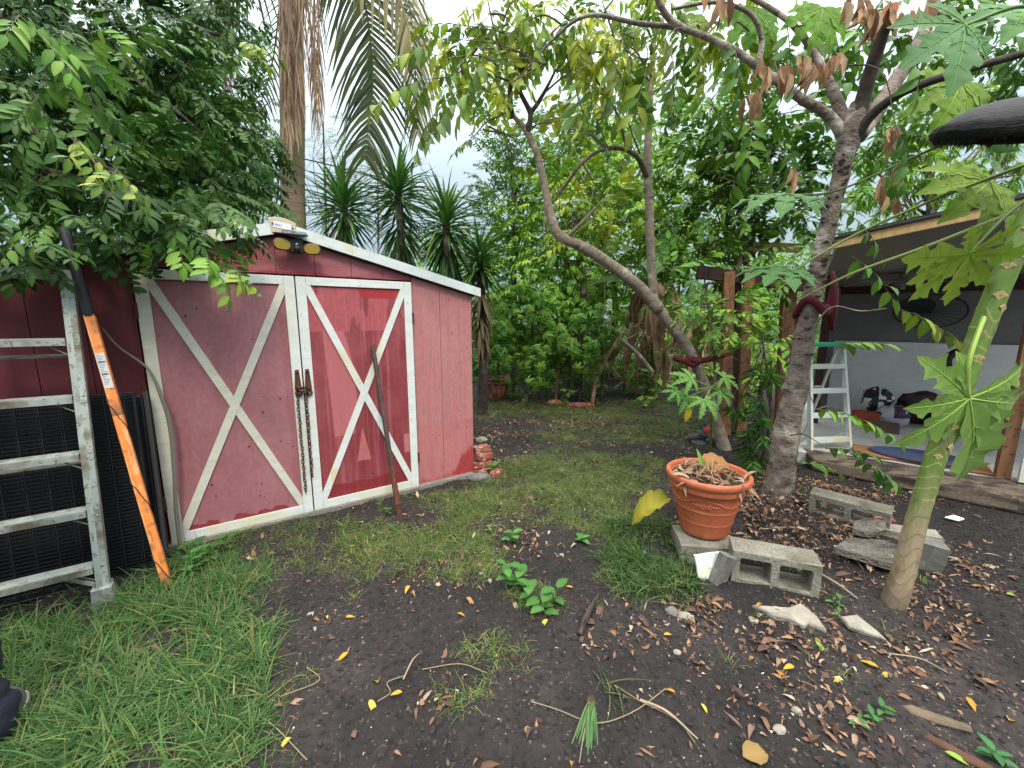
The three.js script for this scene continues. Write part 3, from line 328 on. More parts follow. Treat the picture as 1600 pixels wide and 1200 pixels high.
{ const b = single('pot_block', boxUV(toCreasedNormals(rough(new THREE.BoxGeometry(0.34, 0.15, 0.26, 8, 4, 6), 0.008, 14, 2), 0.6)), M.concrete, 'solid grey concrete block that the orange flower pot stands on', 'concrete block'); b.position.copy(GG(1098, 862, 0.02)); b.rotation.y = -0.15;
  const w = single('white_tile', boxUV(toCreasedNormals(rough(new THREE.BoxGeometry(0.16, 0.15, 0.02, 6, 6, 1), 0.012, 9, 3), 0.6)), std({ map: M.white.map, color: lin(1, 1, 1), roughness: 0.5 }), 'broken white tile leaning on the block under the flower pot', 'tile'); w.position.copy(GG(1108, 902, 0.07)); w.quaternion.copy(eul(-0.2, -0.1, 0.14));
  const st = single('leaning_stone', boxUV(toCreasedNormals(rough(new THREE.BoxGeometry(0.075, 0.2, 0.06, 4, 8, 3), 0.03, 9, 6), 0.7)), M.grey, 'narrow grey stone standing on edge between the white tile and the hollow block', 'stone'); st.position.copy(GG(1128, 908, 0.07)); st.quaternion.copy(eul(0.1, 0.3, -0.32)); }
const flat = (name, px, py, pts, h, mat, lbl, cat, up = 0, rot = [0, 0, 0], seed = 1) => { const o = single(name, slabGeo(pts, h, seed, 0.012), mat, lbl, cat); o.position.copy(GG(px, py, up)); o.rotation.set(...rot); return o; };
flat('flagstone', 1372, 888, [[-0.26, -0.02], [-0.1, -0.13], [0.12, -0.12], [0.22, 0.0], [0.1, 0.1], [-0.06, 0.12]], 0.04, M.flag, 'flat dark grey flagstone lying in leaf litter left of the papaya stem', 'stone slab', 0.015, [0.02, 0, -0.05], 4);
flat('flagstone', 1352, 853, [[-0.14, 0.0], [-0.05, -0.06], [0.1, -0.05], [0.15, 0.0], [0.05, 0.06], [-0.08, 0.05]], 0.035, M.flag, 'smaller rough grey stone lying behind the flat flagstone', 'stone', 0.045, [0.1, 0.3, 0.03], 7);
{ const b = single('brick', boxUV(toCreasedNormals(rough(new THREE.BoxGeometry(0.12, 0.08, 0.09, 5, 3, 3), 0.012, 20, 44), 0.5)), M.brick[1], 'red brick beside the sunken hollow block near the papaya', 'brick'); b.position.copy(GG(1376, 832, 0.03)); b.rotation.y = -0.5;
  const c = single('paver', boxUV(toCreasedNormals(rough(new THREE.BoxGeometry(0.3, 0.07, 0.12, 8, 3, 4), 0.012, 14, 45), 0.5)), M.pale, 'pale concrete paver lying behind the papaya stem', 'paver'); c.position.copy(GG(1415, 852, 0.035)); c.rotation.set(0, -0.5, 0.05);
  const d = single('broken_block', boxUV(toCreasedNormals(rough(new THREE.BoxGeometry(0.16, 0.2, 0.1, 5, 6, 3), 0.02, 12, 46), 0.5)), M.grey, 'upright grey broken block just right of the papaya stem', 'concrete block'); d.position.copy(GG(1438, 893, 0.07)); d.rotation.set(0.1, -0.4, -0.1); }
flat('broken_concrete', 1232, 962, [[-0.15, -0.05], [0.02, -0.03], [0.1, -0.06], [0.12, 0.02], [0.1, 0.10], [0.05, 0.055], [0.02, 0.07], [-0.03, 0.03], [-0.08, 0.02]], 0.02, M.pale, 'jagged pale piece of broken concrete below the hollow block', 'concrete piece', 0.0, [0.05, 0, 0], 9);
flat('shard', 1338, 984, [[-0.055, -0.03], [0.02, -0.04], [0.055, 0.03], [0.06, 0.07], [0.0, 0.04], [-0.05, 0.015]], 0.014, M.pale, 'pointed pale stone shard lying below the papaya stem', 'stone shard', 0.01, [0.25, 0, 0], 10);
flat('wood_scrap', 1464, 1128, [[-0.08, -0.045], [-0.05, -0.05], [0.08, 0.03], [0.07, 0.045], [-0.02, 0.005], [-0.08, -0.025]], 0.006, std({ map: tex(128, 256, (u, v) => mix3([126, 110, 90], [78, 66, 52], fbm(u * 30, v * 5, 4))), roughness: 0.9 }), 'flat grey-brown scrap of wood at the lower right of the yard', 'wood scrap', 0.005, [0, 0, 0], 11);
flat('paper_scrap', 1490, 815, [[-0.04, -0.02], [0.03, -0.03], [0.05, 0.01], [-0.01, 0.03]], 0.004, std({ color: lin(0.75, 0.75, 0.78) }), 'scrap of white paper on the dirt right of the papaya', 'paper scrap', 0.02, [0.1, 0, 0.1], 12);
flat('bark_piece', 1492, 1178, [[-0.05, -0.05], [-0.035, -0.055], [0.06, 0.05], [0.05, 0.065], [0, 0.02]], 0.005, std({ map: tex(64, 256, (u, v) => mix3([104, 72, 54], [70, 46, 36], fbm(u * 30, v * 6, 3))), roughness: 0.95 }), 'rusty brown strip of bark near the bottom right corner', 'bark', 0.004, [0, 0, 0.1], 13);


// ---------------------------------------------------------------- flower pots
M.terra = std({ map: tex(512, 512, (u, v) => { const n = fbm(u * 8, v * 8, 5), f = fbm(u * 60, v * 60, 2); return mix3([190, 108, 74], [160, 82, 52], n).map((x) => x * (0.92 + 0.16 * f)); }), roughness: 0.55, bumpMap: bumpFine, bumpScale: 0.0015 });
M.mulch = std({ map: tex(256, 256, (u, v) => mix3([92, 64, 50], [48, 34, 28], fbm(u * 30, v * 30, 3))), roughness: 1, bumpMap: bumpGrit, bumpScale: 0.01 });
const potPos = GG(1097, 852, 0.10), potS = 1.0;
{ const pot = thing('flower_pot', 'large orange terracotta pot with garland relief standing on a block', 'flower pot', potPos, -0.47);
  const pr = [[0.001, 0.0], [0.15, 0.0], [0.163, 0.008], [0.168, 0.03], [0.186, 0.10], [0.190, 0.104], [0.190, 0.112], [0.188, 0.116], [0.192, 0.126], [0.193, 0.131], [0.208, 0.19], [0.213, 0.194], [0.213, 0.202], [0.210, 0.206], [0.2145, 0.222], [0.218, 0.226], [0.233, 0.30], [0.240, 0.315], [0.247, 0.322], [0.262, 0.326], [0.268, 0.338], [0.266, 0.358], [0.270, 0.370], [0.281, 0.378], [0.286, 0.395], [0.283, 0.412], [0.271, 0.422], [0.258, 0.418], [0.252, 0.40], [0.242, 0.36], [0.001, 0.355]].map((p) => new THREE.Vector2(p[0] * 0.9, p[1] * 0.97)); mesh('pot_body', new THREE.LatheGeometry(pr, 56), M.terra, pot);
  const rel = []; const surf = (a, y, o = 0) => { const r = lerp(0.212, 0.226, clamp((y - 0.215) / 0.06)) * 0.9 + o; return V(Math.sin(a) * r, y, Math.cos(a) * r); };
  for (let k = 0; k < 4; k++) { const a0 = k * Math.PI / 2; const sw = []; for (let i = 0; i <= 16; i++) { const t = i / 16, a = a0 + 0.36 + t * 0.85; const y = 0.268 - 0.03 * Math.sin(t * Math.PI); sw.push(surf(a, y, 0.002)); if (i % 2) rel.push(moved(new THREE.SphereGeometry(0.0085, 7, 5), surf(a, y + 0.003, 0.003))); } rel.push(tube(sw, 0.006, 6, { n: 24 }));
    for (let i = 0; i < 22; i++) { const t = i / 21, a = a0 + (t - 0.5) * 0.74, w = Math.sin(t * Math.PI); for (const sg of [1, -1]) { const y = 0.258 + sg * (0.012 + 0.017 * w * (0.7 + 0.3 * Math.cos(i * 2.1))); rel.push(moved(new THREE.SphereGeometry(0.006 + 0.003 * (i % 2), 6, 5), surf(a, y, 0.002))); } }
    for (let i = 0; i < 5; i++) { const a = a0 + (i - 2) * 0.1; rel.push(moved(new THREE.TorusGeometry(0.011, 0.0045, 5, 10), surf(a, 0.258, 0.002), eul(0, a, 0))); } }
  mesh('garland_relief', merge(rel), M.terra, pot, null);
  mesh('potting_soil', (() => { const g = new THREE.CircleGeometry(0.22, 32, 0); g.rotateX(-Math.PI / 2); const q = new THREE.CylinderGeometry(0.222, 0.218, 0.02, 32, 1); q.translate(0, 0.358, 0); return q; })(), M.mulch, pot); }
{ // far clay pot with young tree
  const p = GG(777, 620); const pot = thing('clay_pot', 'weathered reddish clay pot with a peeling rim at the far hedge', 'flower pot', p); const pr = [[0.001, 0], [0.17, 0], [0.18, 0.01], [0.235, 0.28], [0.25, 0.29], [0.262, 0.30], [0.265, 0.36], [0.255, 0.37], [0.24, 0.36], [0.235, 0.32], [0.001, 0.32]].map((a) => new THREE.Vector2(...a)); mesh('pot_body', new THREE.LatheGeometry(pr, 32), std({ map: tex(256, 256, (u, v) => { const n = fbm(u * 10, v * 8, 4); let c = mix3([158, 74, 52], [120, 58, 44], n); if (fbm(u * 20, v * 12, 3) > 0.62) c = mix3(c, [190, 160, 140], 0.7); return c; }), roughness: 0.8 }), pot); mesh('pot_rim', moved(new THREE.TorusGeometry(0.262, 0.012, 8, 32).rotateX(Math.PI / 2), V(0, 0.3, 0)), M.pale, pot); }

// ---------------------------------------------------------------- covered patio
M.slab = std({ map: tex(1024, 1024, (u, v) => { const n = fbm(u * 9, v * 9, 5), f = fbm(u * 100, v * 100, 2); return mix3([198, 198, 196], [166, 166, 162], n).map((x) => x * (0.9 + 0.2 * f)); }), roughness: 0.75, bumpMap: bumpFine, bumpScale: 0.003 });
M.apron = std({ map: tex(1024, 1024, (u, v) => { const n = fbm(u * 9, v * 9, 5), s = fbm(u * 5 + 3, v * 14, 4), f = fbm(u * 100, v * 100, 2); let c = mix3([128, 112, 95], [94, 82, 71], n); c = mix3(c, [52, 44, 40], clamp((s - 0.44) * 4)); return c.map((x) => x * (0.82 + 0.36 * f)); }), roughness: 0.9, bumpMap: bumpFine, bumpScale: 0.006 });
M.cedar = std({ map: tex(256, 1024, (u, v) => { const g = fbm(u * 40 + 3 * fbm(u * 4, v * 3, 2), v * 5, 4), f = fbm(u * 20, v * 30, 2); let c = mix3([172, 122, 86], [124, 84, 60], g); if (f > 0.68) c = mix3(c, [92, 54, 38], 0.5); return c; }), roughness: 0.75, bumpMap: bumpFine, bumpScale: 0.001 });
M.darkWood = std({ map: tex(256, 512, (u, v) => mix3([74, 44, 34], [44, 27, 22], fbm(u * 30, v * 5, 4))), roughness: 0.8 });
M.pine = std({ map: tex(256, 512, (u, v) => { const g = fbm(v * 50 + 2 * fbm(u * 3, v * 3, 2), u * 4, 4); return mix3([214, 184, 132], [182, 142, 92], g); }), roughness: 0.75 });
M.wallGrey = std({ map: tex(512, 512, (u, v) => { const n = fbm(u * 6, v * 6, 4), f = fbm(u * 60, v * 60, 2); return mix3([128, 125, 123], [106, 104, 102], n).map((x) => x * (0.95 + 0.1 * f)); }), roughness: 0.9 });
M.wallWhite = std({ map: tex(512, 512, (u, v) => { const n = fbm(u * 5, v * 10, 4), r = fbm(u * 9, v * 26, 3); return mix3([238, 238, 236], [216, 214, 210], n * 0.7 + r * 0.4); }), bumpMap: bumpFine, bumpScale: 0.008, roughness: 0.85 });
const slabO = struct('patio_floor', boxUV(rbox(5, 0.16, 3.6, 2.4, 0.02, -1.8, 0.012)), M.slab); slabO.position.copy(K(0, 0, 0)); slabO.rotation.y = KRY;
slabO.position.copy(K(-0.45, 0, 0)); slabO.position.y = 0;
{ const q = [G(1272, 731), G(1600, 799), G(1900, 862)]; const pts = [K(-0.5, 0, 0.14), q[0], G(1450, 768), q[1], q[2], K(3.2, 0, 0.14), K(1.9, 0, 0.11), K(1.2, 0, 0.15), K(0.6, 0, 0.10), K(0.1, 0, 0.13)]; const s = new THREE.Shape(pts.map((p) => new THREE.Vector2(p.x, -p.z))); const g = new THREE.ExtrudeGeometry(s, { depth: 0.09, bevelSize: 0.02, bevelThickness: 0.02, bevelSegments: 2 }); g.rotateX(-Math.PI / 2); g.translate(0, -0.0065, 0); boxUV(g); struct('patio_apron', g, M.apron); }
const MB = 2.75; // depth of the room
const house = thing('covered_patio', 'open covered patio with pine fascia, dark ceiling and grey and white back wall', 'patio room', K(0, 0, 0), KRY);
{ // local axes: x along the slab edge, y up, z towards the yard (so -z into the house)
  const fasc = (t) => 2.205 + 0.16 * (t + 0.15);
  mesh('back_wall', boxUV(rbox(4.3, 1.2, 0.1, 1.8, 1.2 + 0.6, -MB - 0.05)), M.wallGrey, house); mesh('wall_panelling', boxUV(rbox(4.3, 1.07, 0.02, 1.87, 0.1 + 0.535, -MB + 0.011)), M.wallWhite, house); mesh('wall_base', boxUV(rbox(4.3, 1.1, 0.1, 1.8, 0.65, -MB - 0.052)), M.wallGrey, house);
  mesh('corner_board', rbox(0.09, 1.85, 0.05, -0.28, 1.02, -MB + 0.05), M.wallGrey, house);
  mesh('wall_beam', rbox(4.3, 0.12, 0.07, 1.8, 1.92, -MB + 0.04), M.darkWood, house);
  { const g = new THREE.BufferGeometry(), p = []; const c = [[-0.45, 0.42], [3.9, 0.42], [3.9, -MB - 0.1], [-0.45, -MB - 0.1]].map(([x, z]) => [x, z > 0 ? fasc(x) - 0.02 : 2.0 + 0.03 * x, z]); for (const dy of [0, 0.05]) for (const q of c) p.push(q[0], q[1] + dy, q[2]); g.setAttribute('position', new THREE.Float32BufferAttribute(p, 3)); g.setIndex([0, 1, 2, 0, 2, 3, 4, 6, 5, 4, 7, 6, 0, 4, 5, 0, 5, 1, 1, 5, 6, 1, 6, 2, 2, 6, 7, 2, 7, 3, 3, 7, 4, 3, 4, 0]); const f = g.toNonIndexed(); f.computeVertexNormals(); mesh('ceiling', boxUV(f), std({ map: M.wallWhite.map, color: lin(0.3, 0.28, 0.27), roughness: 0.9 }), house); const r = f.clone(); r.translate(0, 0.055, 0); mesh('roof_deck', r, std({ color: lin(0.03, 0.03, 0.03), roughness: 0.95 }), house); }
  mesh('fascia_beam', beam(V(-0.5, fasc(-0.5), 0.45), V(3.9, fasc(3.9), 0.45), 0.075, 0.035, V(0, 1, 0)), M.pine, house); mesh('drip_edge', beam(V(-0.52, fasc(-0.52) + 0.05, 0.455), V(3.9, fasc(3.9) + 0.05, 0.455), 0.022, 0.06, V(0, 1, 0)), M.black, house);
  
  const post = (t, m, h, w, mat) => mesh('post', rbox(w, h, w, t, 0.1 + h / 2, -m), mat, house); post(0.93, 0.16, 2.2, 0.085, M.cedar); post(2.6, 0.12, 2.4, 0.09, M.cedar); post(-0.4, 1.6, 1.95, 0.09, M.darkWood);
  mesh('door_jamb', rbox(0.3, 1.0, 0.04, 1.14, 0.62, -0.05, 0.004), M.white, house); mesh('side_board', rbox(0.04, 1.9, 0.5, -0.41, 1.05, -MB + 0.3), M.darkWood, house);
  const fan = thing('ceiling_fan', 'dusty grey ceiling fan hanging under the patio ceiling', 'ceiling fan', K(0.28, 1.94, 1.75), KRY); mesh('motor', merge([moved(new THREE.CylinderGeometry(0.09, 0.075, 0.08, 18), V(0, 0, 0)), moved(new THREE.CylinderGeometry(0.05, 0.05, 0.05, 14), V(0, -0.06, 0)), moved(new THREE.CylinderGeometry(0.012, 0.012, 0.3, 8), V(0, 0.16, 0))]), M.wallGrey, fan); for (let i = 0; i < 5; i++) { const b = rbox(0.5, 0.008, 0.12, 0.36, 0, 0); b.rotateX(0.15); b.rotateY(i * 1.2566 + 0.15); mesh('blade', b, M.wallGrey, fan); }
  // wire dish on the back wall
  const dish = thing('wire_mesh_dish', 'round black woven wire dish hanging on the back wall of the patio', 'wire dish', K(0.72, 1.60, MB - 0.12), KRY); const R = 0.34; mesh('dish_rim', new THREE.TorusGeometry(R, 0.012, 8, 40), M.black, dish); const ws = []; for (let i = 0; i < 24; i++) { const a = i / 24 * 6.283; ws.push(tube([V(0, 0, -0.11), V(Math.cos(a) * R * 0.55, Math.sin(a) * R * 0.55, -0.085), V(Math.cos(a) * R, Math.sin(a) * R, 0)], 0.0035, 4, { n: 6, cap: false })); } for (let k = 1; k < 12; k++) { const r = R * k / 12; ws.push(moved(new THREE.TorusGeometry(r, 0.0018, 4, 36), V(0, 0, -0.11 + 0.11 * (k / 12) ** 2))); } mesh('wire_weave', merge(ws), M.black, dish, 'stuff'); mesh('dark_backing', moved(new THREE.CircleGeometry(R * 0.5, 24), V(-0.1, 0.12, -0.112)), M.black, dish); dish.scale.set(1.05, 0.66, 1);
}
{ // small step ladder on the slab
  const a = G(1262, 718, 0), b = G(1333, 712, 0.02); const mid = a.clone().lerp(b, 0.5); const l = thing('small_step_ladder', 'small white aluminium step ladder with green top at the patio edge', 'step ladder', mid.setY(0.0), 0.12); const wB = 0.24, wT = 0.2, H = 1.20, ln = -0.22; const al = std({ map: M.white.map, roughness: 0.5, metalness: 0.1, color: lin(1, 1, 1) });
  for (const sd of [-1, 1]) { const p = V(sd * wB, 0, 0), q = V(sd * wT, H, ln); mesh('rail', beam(p, q, 0.028, 0.05, V(1, 0, 0), 0.003), al, l); const r0 = V(sd * wB * 0.95, 0.03, -0.62), r1 = V(sd * wT * 0.95, H - 0.02, ln - 0.05); mesh('rear_leg', beam(r0, r1, 0.022, 0.022, V(1, 0, 0), 0.002), al, l); mesh('foot', rbox(0.04, 0.03, 0.06, sd * wB, 0.01, 0), M.black, l); }
  for (let i = 0; i < 4; i++) { const h = 0.20 + i * 0.262, t = h / H, w = lerp(wB, wT, t) * 2 - 0.02; mesh('step', merge([rbox(w, 0.045, 0.005, 0, h, ln * t + 0.024, 0.001), rbox(w, 0.005, 0.07, 0, h + 0.022, ln * t - 0.01, 0.001)]), al, l); }
  for (const h of [0.3, 0.72]) mesh('rear_bar', beam(V(-wB * 0.88, h, -0.57 + h * 0.2), V(wB * 0.88, h, -0.57 + h * 0.2), 0.02, 0.006, V(0, 1, 0), 0.002), al, l); for (const sd of [-1, 1]) mesh('stay', beam(V(sd * 0.2, 0.26, -0.08), V(sd * 0.12, 0.02, -0.35), 0.012, 0.006, V(0, 0, 1), 0.001), al, l);
  mesh('top_cap', rbox(0.45, 0.045, 0.15, 0, H + 0.022, ln - 0.01, 0.012), std({ color: lin(0.03, 0.38, 0.2), roughness: 0.45 }), l); }
{ // mats and heap
  const mat = thing('doormat', 'rounded blue-grey doormat on the patio edge right behind the papaya', 'doormat', K(0.45, 0.135, 0.36), KRY); const sh = new THREE.Shape(); sh.absellipse(0, 0, 0.38, 0.20, 0, 6.283); const g = new THREE.ExtrudeGeometry(sh, { depth: 0.02, bevelSize: 0.008, bevelThickness: 0.006, bevelSegments: 2, curveSegments: 24 }); g.rotateX(-Math.PI / 2); boxUV(g); mesh('pile', g, std({ map: tex(256, 256, (u, v) => mix3([72, 84, 122], [46, 54, 84], fbm(u * 40, v * 40, 3))), roughness: 1, bumpMap: bumpGrit, bumpScale: 0.008 }), mat); const g2 = new THREE.TorusGeometry(1, 0.045, 6, 40); g2.scale(0.385, 0.205, 0.3); g2.rotateX(Math.PI / 2); g2.translate(0, 0.008, 0); mesh('edging', g2, std({ color: lin(0.05, 0.05, 0.08) }), mat);
  const cb = single('cardboard_sheet', slabGeo([[-0.5, 0.16], [-0.46, -0.2], [0.1, -0.28], [0.5, -0.12], [0.46, 0.2], [0.0, 0.14]], 0.012, 31, 0.03), std({ color: lin(0.3, 0.13, 0.055), roughness: 0.8 }), 'creased brown leather-like sheet under the blue-grey doormat', 'sheet'); cb.position.copy(K(0.42, 0.11, 0.34)); cb.rotation.y = KRY + 0.05;
  const bag = (name, t, m, w, h, d, mat, seed, lbl, cat, y = 0.1) => { const o = single(name, lump(w, h, d, seed, 0.35), mat, lbl, cat); o.position.copy(K(t, y + h * 0.42, m)); o.rotation.y = KRY; return o; };
  const patt = (a, b, c) => std({ map: tex(128, 128, (u, v) => { const n = fbm(u * 6 + a[0], v * 6, 2); return n > 0.56 ? a : n > 0.44 ? b : c; }), roughness: 0.6 });
  bag('potting_bag', 0.28, 2.2, 0.34, 0.34, 0.25, patt([206, 206, 204], [30, 28, 40], [24, 22, 30]), 50, 'black and white plastic bag on top of the heap inside the patio', 'bag', 0.28); bag('potting_bag', 0.42, 1.95, 0.34, 0.32, 0.26, patt([168, 166, 176], [58, 34, 74], [34, 22, 48]), 51, 'purple and silver plastic bag in front of the heap inside the patio', 'bag'); bag('cloth_bundle', 0.72, 2.35, 0.5, 0.5, 0.3, patt([60, 20, 24], [44, 16, 20], [20, 14, 16]), 52, 'dark red bundle at the back of the heap inside the patio', 'bundle'); bag('cloth_bundle', 0.95, 2.1, 0.3, 0.36, 0.3, patt([120, 118, 126], [40, 38, 48], [20, 18, 24]), 55, 'grey and black bundle at the right of the heap inside the patio', 'bundle');
  const bx = single('carton', boxUV(rbox(0.26, 0.16, 0.2, 0, 0.08, 0)), std({ map: tex(64, 64, (u, v) => Math.abs(v - 0.5) < 0.18 && (u * 9 % 1) < 0.7 ? [228, 150, 60] : [150, 62, 28]), roughness: 0.7 }), 'orange and brown printed carton in front of the black and white bag', 'carton'); bx.position.copy(K(0.16, 0.1, 1.95)); bx.rotation.y = KRY + 0.1; const bx2 = single('carton', boxUV(rbox(0.3, 0.1, 0.24, 0, 0.05, 0)), std({ color: lin(0.1, 0.06, 0.045), roughness: 0.8 }), 'low dark brown carton on the patio floor beside the orange one', 'carton'); bx2.position.copy(K(0.3, 0.1, 1.6)); bx2.rotation.y = KRY - 0.1;
  const hook = single('curved_pad', tube([K(0.92, 0.85, 2.25), K(0.9, 1.02, 2.25), K(0.99, 1.09, 2.25), K(1.08, 1.02, 2.25), K(1.07, 0.8, 2.25)], [0.03, 0.045, 0.05, 0.045, 0.03], 10), M.black, 'black padded hoop standing out above the heap in the patio', 'pad');
}
// wooden posts of the pergola left of the patio
const pz = -4.95; function postAt(px, yTop, yBot, w, d, mat, lbl, dz = 0) { const a = atZ(px[0], yTop, pz + dz), b = atZ(px[1], yBot, pz + dz); b.y = Math.min(b.y, 0.02); const o = single('wooden_post', beam(b, a, w, d, V(1, 0, 0.25)), mat, lbl, 'post'); return o; }
M.greyWood = std({ map: tex(256, 512, (u, v) => mix3([112, 90, 80], [78, 60, 54], fbm(u * 30, v * 5, 4))), roughness: 0.85 });
postAt([1138, 1133], 425, 670, 0.12, 0.12, M.cedar, 'orange-brown timber post nearest the leaning tree, left of the pair', -0.08);
postAt([1153, 1150], 400, 668, 0.06, 0.14, M.greyWood, 'grey weathered timber post set against the pair of orange posts', -0.2);
postAt([1171, 1157], 420, 700, 0.115, 0.05, M.cedar, 'orange-brown timber board post, right of the pair and reaching the ground');
postAt([1233, 1222], 446, 660, 0.15, 0.12, M.cedar, 'dark reddish timber post just left of the big tree trunk', -0.25);
{ const a = atZ(1090, 425, pz - 0.1), b = atZ(1262, 446, pz - 0.1); single('pergola_beam', beam(a, b, 0.15, 0.09, V(0, 1, 0)), M.darkWood, 'dark timber beam across the tops of the pergola posts', 'beam'); const c = atZ(1085, 382, pz - 1.2), d = atZ(1250, 388, pz - 0.6); single('roof_board', beam(c, d, 0.12, 0.04, V(0, 1, 0)), M.pine, 'pale pine roof board glimpsed through leaves above the pergola beam', 'board'); }
// ---------------------------------------------------------------- plants: leaves and sprigs
const leafMat = (o = {}) => new THREE.MeshPhysicalMaterial({ vertexColors: true, roughness: 0.6, transmission: 0.42, thickness: 0, specularIntensity: 0.4, side: THREE.DoubleSide, ...o });
M.leaf = leafMat(); M.leafGloss = leafMat({ roughness: 0.4, transmission: 0.28 }); M.leafDry = leafMat({ roughness: 0.9, transmission: 0.15 });
const ovate = (t) => Math.pow(Math.sin(Math.PI * Math.pow(t, 0.82)), 0.8), lance = (t) => Math.pow(Math.sin(Math.PI * Math.pow(t, 0.7)), 1.0), blade = (t) => Math.pow(1 - t, 0.6) * (0.55 + 0.45 * Math.min(1, t * 5));
function leafG(len, wid, o = {}) { // blade along +y, face towards +z
  const seg = o.seg || 4, fold = o.fold ?? 0.25, curl = o.curl ?? 0.35, sh = o.shape || ovate, wav = o.wave || 0, pos = [], col = [], idx = [], uv = []; let y = 0, z = 0; const c = o.c || [1, 1, 1], side = o.twist || 0;
  for (let i = 0; i <= seg; i++) { const t = i / seg, a = -curl * t * 1.6; if (i) { y += Math.cos(a) * len / seg; z += Math.sin(a) * len / seg; } const w = i === 0 || i === seg ? 0.0006 : wid / 2 * sh(t); const zf = z + w * fold + wav * Math.sin(i * 2.3) * wid * 0.2, z2 = z + w * fold - wav * Math.sin(i * 2.3 + 1) * wid * 0.2;
    pos.push(-w, y, zf + side * w * t, 0, y, z, w, y, z2 - side * w * t); for (const k of [0.94, 1.14, 0.94]) col.push(c[0] * k, c[1] * k, c[2] * k); uv.push(0, t, 0.5, t, 1, t); }
  for (let i = 0; i < seg; i++) { const a = i * 3; idx.push(a, a + 1, a + 3, a + 1, a + 4, a + 3, a + 1, a + 2, a + 4, a + 2, a + 5, a + 4); }
  const g = new THREE.BufferGeometry(); g.setAttribute('position', new THREE.Float32BufferAttribute(pos, 3)); g.setAttribute('color', new THREE.Float32BufferAttribute(col, 3)); g.setAttribute('uv', new THREE.Float32BufferAttribute(uv, 2)); g.setIndex(idx); g.computeVertexNormals(); return g; }
function tint(g, c) { const n = g.attributes.position.count, a = g.attributes.color, out = new Float32Array(n * 3); for (let i = 0; i < n; i++) { const k = a ? [a.getX(i), a.getY(i), a.getZ(i)] : [1, 1, 1]; out[3 * i] = k[0] * c[0]; out[3 * i + 1] = k[1] * c[1]; out[3 * i + 2] = k[2] * c[2]; } g.setAttribute('color', new THREE.BufferAttribute(out, 3)); return g; }
const KIND = {
  elliptic: { leaf: (s) => leafG(0.125 * s, 0.05 * s, { fold: 0.22, curl: 0.45, seg: 4 }), twig: [0.34, 0.0028] },
  glossy: { leaf: (s) => leafG(0.12 * s, 0.05 * s, { fold: 0.15, curl: 0.25, seg: 4 }), twig: [0.32, 0.003] },
  pinnate: { leaf: (s) => leafG(0.088 * s, 0.036 * s, { fold: 0.2, curl: 0.3, seg: 4 }), twig: [0.27, 0.0018] },
  small: { leaf: (s) => leafG(0.06 * s, 0.028 * s, { fold: 0.2, curl: 0.2, seg: 3 }), twig: [0.32, 0.002] },
  whorl: { leaf: (s) => leafG(0.125 * s, 0.042 * s, { fold: 0.25, curl: 0.5, seg: 3, shape: lance }), twig: [0.3, 0.004] },
  narrow: { leaf: (s) => leafG(0.17 * s, 0.034 * s, { fold: 0.3, curl: 0.55, seg: 4, shape: lance }), twig: [0.2, 0.003] },
  feather: { leaf: (s) => leafG(0.028 * s, 0.009 * s, { fold: 0.1, curl: 0.1, seg: 2 }), twig: [0.35, 0.0015] },
};
